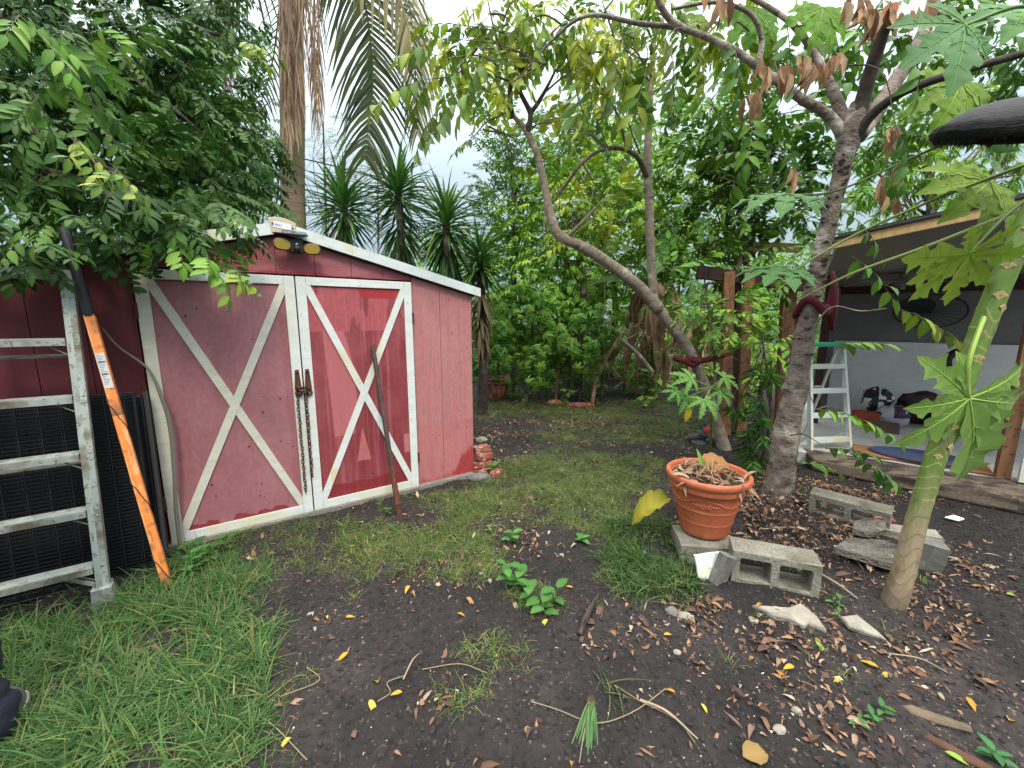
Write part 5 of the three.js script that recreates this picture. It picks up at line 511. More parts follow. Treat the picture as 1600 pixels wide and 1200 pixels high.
// ---- dense drooping tree at the upper left
{ const o = G(-330, 900); o.set(-3.9, 0, -2.2); const t = thing('drooping_tree', 'dense dark green tree drooping over the shed at the upper left', 'tree', o); const r = rngOf(31);
  const L = (q) => q.clone().sub(o); mesh('trunk', tube([V(0, -0.1, 0), V(0.1, 1.0, 0), V(0.0, 2.2, -0.1), V(0.3, 3.2, -0.2), V(0.5, 4.4, -0.3)], [0.2, 0.16, 0.15, 0.12, 0.07], 16, { n: 40, bump: scaly(0.08, 8) }), M.barkDark, t);
  const lim = [[[-3.85, 2.2, -2.2], at(60, 60, 2.6), at(230, 140, 2.8), at(330, 220, 3.0)], [[-3.7, 2.8, -2.3], at(120, -60, 3), at(300, 40, 3.4), at(400, 70, 3.6)], [[-3.9, 1.9, -2.2], at(-60, 190, 2.4), at(110, 235, 2.2), at(220, 290, 2.2)], [[-3.9, 2.0, -2.2], at(60, 270, 2.3), at(220, 330, 2.3), at(340, 400, 2.2)], [[-3.6, 3.0, -2.3], at(150, 60, 3.6), at(300, 190, 4.2), at(380, 290, 4.4)]]; for (const l of lim) mesh('limb', tube(l.map((p) => L(Array.isArray(p) ? V(...p) : p)), [0.06, 0.035, 0.018, 0.007], 10, { n: 30 }), M.barkDark, t);
  const B = [[40, 90, 130, 120, 2.6], [170, 60, 130, 110, 3.0], [110, 200, 140, 100, 2.7], [260, 90, 110, 100, 3.5], [320, 30, 80, 60, 4.0], [250, 200, 120, 80, 3.0], [340, 190, 80, 70, 3.7], [210, 280, 120, 60, 2.6], [320, 280, 90, 60, 3.2], [60, 300, 110, 40, 2.5], [140, 350, 110, 34, 2.25], [270, 345, 80, 34, 2.3], [30, 378, 70, 30, 2.0], [380, 250, 40, 50, 3.8], [60, 350, 90, 40, 2.1], [190, 320, 130, 40, 2.25], [20, 240, 70, 90, 2.3], [290, 310, 80, 40, 2.5]];
  crown(t, B.map(pxBlob), 'pinnate', { pal: 'dark', lai: 3.6, seed: 32, scale: 0.78, shell: 0.55, rise: -0.35, keep: (p) => { const [s, q] = sOf(p); return !(s > -0.8 && s < 2.4 && q < 0.12 && q > -2.4 && p.y < 2.25); } });
  crown(t, [[300, 300, 110, 70, 3.0], [330, 220, 90, 60, 3.4], [330, 370, 60, 34, 2.2], [150, 330, 130, 46, 2.1], [60, 200, 120, 90, 2.2], [160, 120, 130, 90, 2.5], [250, 150, 100, 70, 3.1], [390, 60, 40, 24, 3.4], [350, 110, 50, 30, 3.3]].map(pxBlob), 'pinnate', { pal: 'mid', lai: 1.9, seed: 34, scale: 0.8, shell: 0.7, rise: -0.3, keep: (p) => { const [s, q] = sOf(p); return !(s > -0.8 && s < 2.4 && q < 0.1 && q > -2.4 && p.y < 2.25); } });
  const sh = [[100, 200, 1.6, 0.8, -0.5, 'lime', 0.8], [165, 250, 1.65, 0.8, -0.6, 'lime', 0.8], [10, 5, 1.5, 0.7, -0.6, 'light', 0.9], [60, 40, 1.7, 0.3, -1, 'mid', 0.9], [130, 20, 1.8, 0.2, -1, 'light', 0.9], [40, 130, 1.8, 0.6, -0.9, 'mid', 0.9], [130, 140, 1.9, 0.5, -0.9, 'mid', 0.9], [300, 385, 2.1, 0.8, -0.5, 'light', 1], [345, 405, 2.15, 0.8, -0.5, 'lime', 0.9], [250, 350, 2.1, 0.8, -0.5, 'light', 1.0], [360, 60, 3.0, 0.9, -0.15, 'lime', 1.2]];
  for (const [x, y, d, dx, dy, pal, s] of sh) leafSprig(t, at(x, y, d), V(dx, dy, (r() - 0.3) * 0.4), 'pinnate', pal, r, { scale: s, skip: 0.25 });
}
// ---- palm behind the shed
{ const b = at(459, 345, 5.2); b.y = 0; const o = b.clone(); const t = thing('palm_tree', 'tall palm with a skirt of dead brown fronds behind the shed', 'palm', o); const L = (q) => q.clone().sub(o); const PZ = (x, y, dz = 0) => atZ(x, y, b.z + dz);
  mesh('trunk', tube([V(0, -0.1, 0), L(PZ(459, 345)), L(PZ(457, 180)), L(PZ(455, 40)), L(PZ(455, -180))], [0.17, 0.145, 0.14, 0.135, 0.14], 20, { n: 120, bump: (a, l) => 0.035 * (Math.abs((l * 9) % 1 - 0.5) * 2 - 0.5) + 0.03 * (vn(a * 8, l * 20) - 0.5) }), std({ map: tex(256, 1024, (u, v) => { const n = fbm(u * 12, v * 60, 4), ring = Math.abs((v * 9) % 1 - 0.5) < 0.06; let c = mix3([150, 128, 108], [104, 88, 72], n); if (ring) c = c.map((x) => x * 0.75); if (fbm(u * 5, v * 9, 3) > 0.6) c = mix3(c, [112, 116, 76], 0.5); return c; }), roughness: 0.9, bumpMap: barkBump, bumpScale: 0.006 }), t);
  const r = rngOf(51); const strip = (p, d, len, w, c, drp = 0.6) => { const pts = [], side = new THREE.Vector3().crossVectors(d, V(0.2, 0.3, 1)).normalize(); let q = p.clone(), dd = d.clone(); const pos = [], col = [], idx = [], n = 4; for (let i = 0; i <= n; i++) { const ww = w * (i === n ? 0.1 : 1 - 0.15 * i) / 2; pos.push(...q.clone().addScaledVector(side, -ww).toArray(), ...q.clone().addScaledVector(side, ww).toArray()); col.push(...c, ...c); dd.add(V(0, -drp / n, 0)).normalize(); q = q.clone().addScaledVector(dd, len / n); } for (let i = 0; i < n; i++) { const a = i * 2; idx.push(a, a + 1, a + 2, a + 1, a + 3, a + 2); } const g = new THREE.BufferGeometry(); g.setAttribute('position', new THREE.Float32BufferAttribute(pos, 3)); g.setAttribute('color', new THREE.Float32BufferAttribute(col, 3)); g.setIndex(idx); g.computeVertexNormals(); return g; };
  const frond = (pts, n, len, w, pal, lbl, mat, drp, spread = 1) => { const P = spline(pts.map(L), n), gs = [tint(tube(pts.map(L), [0.02, 0.012, 0.005], 5, { n: 16, cap: false }), pal[0].map((x) => x * 1.6))]; for (let i = 2; i <= n; i++) { const T = P[i].clone().sub(P[i - 1]).normalize(), x = new THREE.Vector3().crossVectors(T, V(0, 0, 1)).normalize(), k = Math.sin(Math.PI * clamp(0.12 + 0.83 * i / n)); for (const s of [-1, 1]) { const c = pick(pal, r), f = 0.7 + r() * 0.6; gs.push(strip(P[i], T.clone().multiplyScalar(0.75).addScaledVector(x, s * spread * (0.8 + r() * 0.3)).add(V(0, 0, (r() - 0.5) * 0.5)).normalize(), len * (0.4 + 0.6 * k) * (0.85 + r() * 0.3), w * (0.8 + r() * 0.4), c.map((v) => v * f), drp)); } } const m = mesh('frond', merge(gs), mat, t); if (lbl) label(m, lbl); };
  const green = [[0.05, 0.075, 0.018], [0.03, 0.05, 0.013], [0.075, 0.09, 0.025]], straw = [[0.28, 0.25, 0.12], [0.2, 0.19, 0.08], [0.34, 0.3, 0.17]], brown = [[0.30, 0.19, 0.13], [0.22, 0.13, 0.09], [0.42, 0.31, 0.2], [0.15, 0.085, 0.065], [0.5, 0.4, 0.28]];
  frond([PZ(455, -190), PZ(520, -150, 0.6), PZ(565, -20, 0.7), PZ(583, 120, 0.7), PZ(570, 245, 0.7)], 58, 0.85, 0.046, green, 'dark olive green frond hanging right of the trunk', M.leaf, 0.9, 1.1);
  frond([PZ(455, -190), PZ(560, -170, 0.2), PZ(630, -40, 0.3), PZ(648, 100, 0.3), PZ(652, 205, 0.3)], 40, 0.62, 0.034, [...green, ...straw], 'half dry frond hanging furthest right', M.leaf, 1.3, 0.6);
  frond([PZ(455, -190), PZ(510, -140, 0.8), PZ(580, -60, 1.0), PZ(632, 20, 1.0), PZ(645, 90, 1)], 34, 0.6, 0.032, straw, 'straw coloured frond arching to the right', M.leafDry, 1.3, 0.8);
  frond([PZ(455, -190), PZ(400, -60, 0.6), PZ(350, -30, 0.7), PZ(300, 60, 0.7)], 30, 0.7, 0.035, green, 'green frond arching left behind the leaves', M.leaf, 0.7, 1);
  frond([PZ(455, -190), PZ(440, -20, -0.5), PZ(425, 100, -0.6), PZ(405, 170, -0.6)], 30, 0.5, 0.026, green, 'thin green frond behind the trunk', M.leaf, 0.8, 1);
  for (const [x0, x1, y1, n, len] of [[452, 452, 235, 60, 0.4], [474, 470, 170, 50, 0.45], [496, 498, 170, 40, 0.5], [440, 445, 200, 34, 0.5], [470, 462, 220, 36, 0.5], [490, 492, 190, 30, 0.55], [478, 487, 120, 26, 0.5], [345, 352, 150, 28, 0.4], [340, 362, 110, 24, 0.5], [455, 458, 110, 30, 0.5], [360, 350, 40, 20, 0.4]]) frond([PZ(455, -190), PZ(lerp(455, x0, 0.8), -120, 0.3), PZ(x0, -20, 0.42), PZ(x1, y1 * 0.6, 0.36), PZ(x1, y1, 0.3)], n, len, 0.012, brown, 'dead brown frond hanging down', M.leafDry, 2.2, 0.28);
}
// ---- yuccas behind the shed
for (const [i, [px, py, d, R, lbl]] of [[537, 312, 5.5, 0.68, 'left yucca half hidden behind the shed roof ridge'], [622, 290, 5.9, 0.70, 'tallest yucca, second from the left behind the shed'], [697, 338, 5.7, 0.71, 'wide yucca with long green blades, third from the left behind the shed'], [750, 398, 6.0, 0.58, 'drooping yucca with brown dead skirt at the shed corner']].entries()) {
  const c = at(px, py, d), o = V(c.x, 0, c.z), t = thing('yucca', lbl, 'yucca', o), r = rngOf(70 + i); mesh('stem', tube([V(0, -0.05, 0), V(0.03, c.y * 0.5, 0), V(0, c.y - 0.05, 0)], [0.085, 0.06, 0.055], 12, { n: 30, bump: scaly(0.15, 14) }), i === 3 ? M.barkDark : M.barkPale, t);
  const g = [0, 1, 2].map((k) => tint(leafG(R * 0.95, 0.066, { shape: blade, seg: 5, fold: 0.5, curl: 0.12 + 0.22 * k }), [[0.10, 0.23, 0.05], [0.07, 0.17, 0.04], [0.16, 0.31, 0.07]][k])), gd = [0, 1].map((k) => tint(leafG(R * 0.8, 0.075, { shape: blade, seg: 4, fold: 0.5, curl: 0.2 }), [[0.045, 0.11, 0.028], [0.22, 0.16, 0.08]][k]));
  const N = 125; for (let k = 0; k < N; k++) { const ph = k * 2.39996, y = 1 - 1.25 * (k / N), el = Math.asin(clamp(y, -0.4, 1)) , d0 = V(Math.cos(ph) * Math.cos(el), Math.sin(el), Math.sin(ph) * Math.cos(el)); const m = mesh('leaf', g[k % 3], M.leafGloss, t); m.position.set(0, c.y - 0.02 - 0.22 * k / N, 0).addScaledVector(d0, 0.04); m.quaternion.copy(frame(d0.add(V((r() - 0.5) * 0.16, (r() - 0.5) * 0.16, (r() - 0.5) * 0.16)), V(0, 1, 0.1))); m.scale.setScalar(0.8 + r() * 0.3); }
  const S2 = i === 1 ? 110 : 75; for (let k = 0; k < S2; k++) { const ph = r() * 6.283, m = mesh('leaf', gd[i === 3 ? (k > 16 ? 1 : 0) : (r() < 0.12 ? 1 : 0)], M.leafGloss, t); const dn = k / S2; m.position.set(Math.cos(ph) * 0.06, c.y - 0.2 - dn * (i === 1 ? 0.95 : i === 3 ? 1.1 : 0.55), Math.sin(ph) * 0.06); m.quaternion.copy(frame(V(Math.cos(ph) * (0.9 - 0.3 * dn), -0.5 - 0.8 * dn + (i === 1 ? 0.5 * (1 - dn) : 0), Math.sin(ph) * (0.9 - 0.3 * dn)), V(0, 1, 0))); m.scale.setScalar(0.75 + r() * 0.3); } }
// ---- background trees and shrubs
function bgTree(name, lbl, px, py, d, top, rad, mat, blobs, kind, o, cat = 'tree', group) { const b = G(px, py, 0); const q = at(px, py, d); const base = V(q.x, 0, q.z); const t = thing(name, lbl, cat, base, 0, group); const tp = at(top[0], top[1], d).sub(base); mesh('trunk', tube([V(0, -0.1, 0), V(tp.x * 0.3 + 0.05, tp.y * 0.4, 0.03), tp], [rad, rad * 0.8, rad * 0.4], 12, { n: 24, bump: scaly(0.08, 8) }), mat, t); const r = rngOf(o.seed + 500); const B = blobs.map(pxBlob); const pairs = []; blobs.forEach((bl, i) => { const n = 6; for (let k = 0; k < n; k++) { const s = base.clone().add(tp.clone().multiplyScalar(0.45 + 0.5 * r())); pairs.push([s, B[i].c.clone().add(V((r() - 0.5) * B[i].r[0] * 1.5, (r() - 0.5) * B[i].r[1] * 1.5, (r() - 0.5) * B[i].r[2] * 1.5))]); } }); twigs(t, pairs, r, rad * 0.22, mat); B.forEach((b2, i) => { if (blobs[i][6]) b2.pal = blobs[i][6]; }); crown(t, B, kind, o); return t; }
bgTree('background_tree', 'small-leaved tree between the palm and the drooping tree behind the shed', 400, 480, 6.2, [395, 150], 0.07, M.barkDark, [[385, 200, 50, 90, 6.2], [410, 290, 60, 60, 6.2], [350, 130, 50, 70, 6.4], [330, 270, 60, 60, 6.4], [400, 330, 60, 40, 5.6]], 'small', { pal: 'mid', lai: 1.5, seed: 101 });
bgTree('background_tree', 'wispy fine-leaved tree with sky showing through right of the palm', 515, 480, 6.8, [505, 190], 0.03, M.barkDark, [[500, 250, 50, 60, 6.8], [560, 270, 40, 40, 6.8], [520, 200, 60, 30, 6.8], [480, 310, 40, 40, 6.8]], 'feather', { pal: 'mid', lai: 1.3, seed: 102, scale: 1.1 });
bgTree('background_tree', 'pale leafless-looking shrub tops left of the yuccas', 590, 500, 7.5, [590, 270], 0.03, M.bark, [[575, 265, 20, 24, 7.4], [710, 310, 30, 24, 8]], 'small', { pal: 'olive', lai: 1.0, seed: 122 });
bgTree('background_tree', 'tall narrow bushy tree rising highest at the left end of the hedge', 800, 615, 8.6, [800, 240], 0.07, M.barkDark, [[800, 235, 34, 50, 8.6], [770, 265, 34, 40, 8.6], [815, 300, 60, 60, 8.6], [850, 240, 50, 60, 8.8], [790, 370, 70, 60, 8.4]], 'small', { pal: 'mid', lai: 3, seed: 103, scale: 1.2 });
bgTree('background_tree', 'broad leafy tree filling the middle of the hedge behind the leaning tree', 900, 618, 8.0, [910, 250], 0.09, M.bark, [[890, 330, 100, 80, 8.2], [960, 300, 70, 80, 8.2], [850, 420, 90, 60, 7.8], [930, 420, 90, 60, 8.0], [820, 350, 50, 60, 8.0], [930, 320, 50, 50, 7.2, null, 'lime'], [860, 395, 40, 30, 7.2, null, 'light']], 'elliptic', { pal: 'light', lai: 3.0, seed: 104, scale: 0.95 });
bgTree('background_tree', 'light green tree with large leaves behind the leaning tree fork', 1010, 615, 9, [1010, 230], 0.08, M.barkGrey, [[1000, 230, 60, 70, 9], [1060, 330, 80, 80, 9], [980, 400, 70, 70, 9], [940, 200, 50, 50, 9.5]], 'glossy', { pal: 'light', lai: 3.2, seed: 105, scale: 1.3 });
bgTree('glossy_tree', 'dark glossy-leaved tree with thin stem left of the big tree', 1148, 660, 5.6, [1135, 190], 0.05, M.bark, [[1110, 175, 50, 60, 5.4], [1090, 250, 70, 60, 5.5], [1170, 250, 70, 70, 5.4], [1235, 200, 50, 50, 5.4], [1110, 340, 90, 60, 5.3], [1200, 340, 80, 60, 5.2], [1160, 420, 80, 40, 5.0], [1060, 400, 50, 50, 5.5], [1240, 280, 50, 60, 5.2], [1140, 200, 80, 60, 5.6, null, 'light'], [1180, 300, 90, 60, 5.5, null, 'dark'], [1060, 320, 60, 80, 5.7, null, 'light']], 'glossy', { pal: 'mid', lai: 3.0, seed: 106, mat: M.leafGloss, scale: 0.95 });
bgTree('glossy_tree', 'bushy shrub with yellowing leaves round the pergola posts', 1105, 650, 4.9, [1100, 430], 0.02, M.bark, [[1100, 490, 50, 40, 4.6], [1150, 500, 50, 34, 4.5, null, 'light'], [1185, 540, 34, 40, 4.3, null, 'light'], [1080, 440, 40, 30, 4.8]], 'glossy', { pal: 'fresh', lai: 2.8, seed: 107, scale: 0.9, mat: M.leafGloss }, 'shrub');
bgTree('mango_tree', 'pale green narrow-leaved tree above the patio roof', 1460, 420, 9.5, [1450, 250], 0.14, M.bark, [[1380, 250, 70, 70, 9], [1460, 240, 90, 70, 9.2], [1550, 240, 90, 70, 9.4], [1500, 170, 90, 50, 9.6], [1420, 310, 80, 40, 9]], 'narrow', { pal: 'light', lai: 3, seed: 108, scale: 1.4 });
bgTree('background_tree', 'tall bright leafy tree filling the sky gap behind the leaning tree', 870, 600, 9.5, [890, 180], 0.07, M.bark, [[860, 240, 60, 50, 9.6], [920, 210, 70, 50, 9.6], [985, 240, 50, 60, 9.6], [1060, 240, 70, 70, 9.6], [900, 280, 90, 50, 9.3]], 'elliptic', { pal: 'light', lai: 1.6, seed: 151, scale: 1.0 });
for (const [i, [x, y, d, bl]] of [[800, 618, 7.4, [[790, 500, 40, 40, 7.3], [820, 540, 50, 40, 7.2], [780, 560, 34, 40, 7.2], [830, 480, 40, 30, 7.3]]], [885, 615, 7.4, [[870, 490, 50, 36, 7.3], [900, 520, 50, 40, 7.2], [875, 560, 40, 40, 7.2]]]].entries()) bgTree('umbrella_plant', ['umbrella plant with finger leaves above the far clay pot', 'umbrella plant with finger leaves right of the far clay pot'][i], x, y, d, [x, y - 140], 0.03, M.barkDark, bl, 'whorl', { pal: 'fresh', lai: 2.6, seed: 110 + i, scale: 1.15 }, 'shrub');
{ const p = GG(777, 620, 0.32), t = thing('potted_sapling', 'leafy sapling growing in the far clay pot', 'plant', p); mesh('stem', tube([V(0, 0, 0), V(0.02, 0.4, 0), V(-0.02, 0.9, 0)], [0.025, 0.02, 0.012], 8), M.bark, t); crown(t, [[775, 530, 30, 30, 7.4]].map(pxBlob), 'whorl', { pal: 'light', lai: 3, seed: 120, scale: 0.9 }); }
bgTree('low_shrub', 'low dark shrub at the foot of the hedge left of the dead branch', 850, 622, 7.5, [850, 570], 0.015, M.barkDark, [[830, 590, 40, 24, 7.5], [880, 600, 40, 20, 7.4], [810, 602, 24, 16, 7.4], [905, 560, 40, 40, 7.8]], 'small', { pal: 'fresh', lai: 2.2, seed: 130 }, 'shrub');
bgTree('low_shrub', 'low dark shrub behind the dead branch at the hedge foot', 970, 622, 7.6, [970, 560], 0.015, M.barkDark, [[960, 580, 60, 30, 7.8], [1020, 570, 50, 40, 7.8], [1000, 610, 40, 14, 7.4]], 'small', { pal: 'fresh', lai: 1.8, seed: 131 }, 'shrub');
{ const t = thing('far_hedge', 'deep dark hedge closing the back of the yard', 'hedge', at(950, 620, 10.5).setY(0)); mesh('stem', tube([V(0, -0.1, 0), V(0.1, 1.5, 0), V(0, 3, 0)], [0.1, 0.08, 0.04], 8), M.barkDark, t); crown(t, [[760, 500, 120, 130, 11], [900, 480, 130, 150, 11], [1040, 480, 130, 150, 11], [1180, 480, 130, 140, 10.5], [1300, 470, 120, 130, 11.5], [700, 440, 80, 90, 12], [850, 590, 150, 40, 10], [1050, 590, 150, 40, 10]].map(pxBlob), 'small', { pal: 'light', lai: 3.6, seed: 140, scale: 1.7, shell: 0.7 });
  const w = single('neighbour_wall', boxUV(rbox(14, 1.5, 0.15, 0, 0.75, 0)), M.wallWhite, 'white wall glimpsed through gaps low in the far hedge', 'wall'); w.position.set(2.0, 0, -13.2); }
// bamboo-like stakes and stems in the hedge
{ const r = rngOf(150); for (const [i, x] of [828, 843, 868, 905, 940].entries()) { const a = GG(x, 626), b = at(x + (r() - 0.5) * 16, 500, 7.45); single('hedge_stem', tube([a, a.clone().lerp(b, 0.5).add(V(0.03, 0, 0)), b], [0.025, 0.022, 0.015], 8, { n: 12 }), i === 2 ? M.cedar : M.barkDark, ['thin dark stem right of the far clay pot', 'second thin dark stem right of the far clay pot', 'reddish brown stem in the hedge', 'dark stem left of the dead branch', 'dark stem behind the dead branch'][i], 'plant stem'); } }
// dead banana plants
{ const o = GG(1018, 618), t = thing('banana_plant', 'dying banana plant with brown hanging leaves and yellow-green stem', 'banana plant', o), r = rngOf(160); mesh('stem', tube([V(0, -0.05, 0), V(-0.05, 0.5, 0), V(0, 1.2, 0), V(0.05, 2.0, 0)], [0.13, 0.11, 0.09, 0.05], 12, { n: 24 }), std({ map: tex(128, 512, (u, v) => mix3([150, 142, 44], [92, 96, 40], fbm(u * 14, v * 6, 4))), roughness: 0.6 }), t);
  const bg = [0, 1, 2].map((k) => tint(leafG(1.1, 0.2, { fold: 1.2, curl: 0.15, seg: 9, wave: 0.9, twist: 0.4 * (k - 1) }), [[0.42, 0.27, 0.17], [0.52, 0.37, 0.25], [0.3, 0.18, 0.11]][k])); for (let i = 0; i < 44; i++) { const a = r() * 6.283, m = mesh('dead_leaf', bg[i % 3], M.leafDry, t); m.position.set(Math.cos(a) * 0.1 + (r() - 0.5) * 0.5, 0.9 + r() * 1.5, Math.sin(a) * 0.1 + r() * 0.2); m.quaternion.copy(frame(V(Math.cos(a) * 0.35, -1, Math.sin(a) * 0.3), V(Math.cos(a), 0.2, 0.6))); m.scale.setScalar(0.5 + r() * 0.5); }
  const gl = tint(leafG(1.5, 0.42, { fold: 0.3, curl: 0.5, seg: 8, wave: 0.3 }), [0.10, 0.20, 0.05]); for (const [x, y, z] of [[-0.5, 1, 0.2], [0.5, 0.9, 0.1], [0.1, 1.2, -0.3], [-0.9, 0.5, 0.3]]) { const m = mesh('leaf', gl, M.leaf, t); m.position.set(0.05, 2.0, 0); m.quaternion.copy(frame(V(x, y, z), V(0, 1, 0.5))); } }
{ const o = GG(1075, 600), t = thing('banana_plant', 'second dead banana clump with dry brown leaves right of the yellow-green stem', 'banana plant', o), r = rngOf(161); mesh('stem', tube([V(0, -0.05, 0), V(0.05, 0.6, 0), V(0, 1.3, 0)], [0.1, 0.09, 0.06], 10, { n: 16 }), M.barkPale, t); const bg = [0, 1].map((k) => tint(leafG(1.0, 0.2, { fold: 1.2, curl: 0.2, seg: 8, wave: 0.9, twist: 0.5 * (k - 0.5) }), [[0.46, 0.31, 0.2], [0.3, 0.19, 0.12]][k])); for (let i = 0; i < 16; i++) { const a = r() * 6.283, m = mesh('dead_leaf', bg[i % 2], M.leafDry, t); m.position.set((r() - 0.5) * 0.4, 0.6 + r() * 1.0, (r() - 0.5) * 0.3); m.quaternion.copy(frame(V(Math.cos(a) * 0.5, -1, Math.sin(a) * 0.4), V(0.3, 0.2, 0.8))); m.scale.setScalar(0.5 + r() * 0.5); } }
// large grey banana leaf against the sky
{ const o = at(925, 620, 9.4).setY(0), t = thing('banana_plant', 'tall banana plant whose big grey-green leaves rise against the sky', 'banana plant', o); const tp = at(945, 330, 9.4).sub(o); mesh('stem', tube([V(0, -0.1, 0), tp.clone().multiplyScalar(0.5), tp], [0.14, 0.12, 0.08], 10, { n: 12 }), std({ color: lin(0.16, 0.2, 0.08) }), t); const g = tint(leafG(1.7, 0.5, { fold: 0.25, curl: 0.35, seg: 9, wave: 0.3 }), [0.14, 0.22, 0.12]); for (const [x, y, z] of [[-0.15, 1, 0.1], [0.5, 1, 0], [-0.7, 0.7, 0.1], [0.9, 0.5, 0.2]]) { const m = mesh('leaf', g, M.leaf, t); m.position.copy(tp); m.quaternion.copy(frame(V(x, y, z), V(0.3, 0.2, 1))); } }
// bare dead branch leaning in the hedge
{ const o = GG(925, 630), t = thing('dead_branch', 'forked pale bare branch stuck in the ground in front of the hedge', 'branch', o); const D = (x, y, d) => at(x, y, d).sub(o); const m = std({ map: barkTex([168, 136, 100], [122, 94, 68], [186, 160, 126], 13), roughness: 0.85 });
  mesh('main_stem', tube([V(0, -0.05, 0), D(932, 592, 7.3), D(950, 555, 7.2), D(966, 525, 7.2), D(958, 500, 7.2), D(945, 482, 7.2)], [0.038, 0.034, 0.03, 0.026, 0.018, 0.01], 10, { n: 30 }), m, t); for (const [p, rr] of [[[[930, 590, 7.3], [912, 575, 7.35], [885, 560, 7.4]], 0.016], [[[955, 548, 7.2], [980, 530, 7.1], [1010, 515, 7.1]], 0.016], [[[966, 526, 7.2], [990, 510, 7.2], [1030, 496, 7.3]], 0.012], [[[945, 482, 7.2], [944, 440, 7.2], [942, 400, 7.2]], 0.009], [[[952, 492, 7.2], [920, 482, 7.3]], 0.008]]) mesh('side_branch', tube(p.map((a) => D(...a)), [rr, rr * 0.75, rr * 0.4], 7, { n: 12 }), m, t);
  { const r = rngOf(210); const gs = []; for (let i = 0; i < 46; i++) { const a = at(930 + r() * 130, 520 + r() * 95, 7.1 + r() * 0.6).sub(o), L = 0.4 + r() * 0.9, th = (r() - 0.5) * 2.4; const b = a.clone().add(V(Math.sin(th) * L, Math.cos(th) * L * 0.7, (r() - 0.5) * 0.4)); gs.push(tube([a, a.clone().lerp(b, 0.5).add(V((r() - 0.5) * 0.15, 0.05, 0)), b], [0.009, 0.007, 0.003], 5, { n: 8, cap: false })); } mesh('twig_tangle', merge(gs), m, t, 'stuff'); }
  single('fallen_branch', tube([at(971, 530, 7.0), at(998, 555, 6.9), at(1020, 583, 6.85)], [0.03, 0.036, 0.04], 8, { n: 12 }), M.barkGrey, 'grey broken branch propped in the hedge right of the bare forked one', 'branch'); single('fallen_branch', tube([GG(985, 608, 0.15), GG(955, 620, 0.1)], [0.018, 0.012], 6), M.bark, 'thin stick lying at the hedge foot', 'stick'); }
// dark climbing vine left of the trunk
bgTree('dark_vine', 'dark glossy drooping foliage hanging left of the big tree trunk', 1185, 720, 3.95, [1190, 520], 0.02, M.barkDark, [[1195, 570, 26, 40, 3.85], [1180, 640, 30, 50, 3.85], [1165, 690, 26, 40, 3.8], [1190, 710, 24, 40, 3.75]], 'narrow', { pal: 'dark', lai: 2.2, seed: 171, scale: 0.8, rise: -1.4, mat: M.leafGloss }, 'shrub');
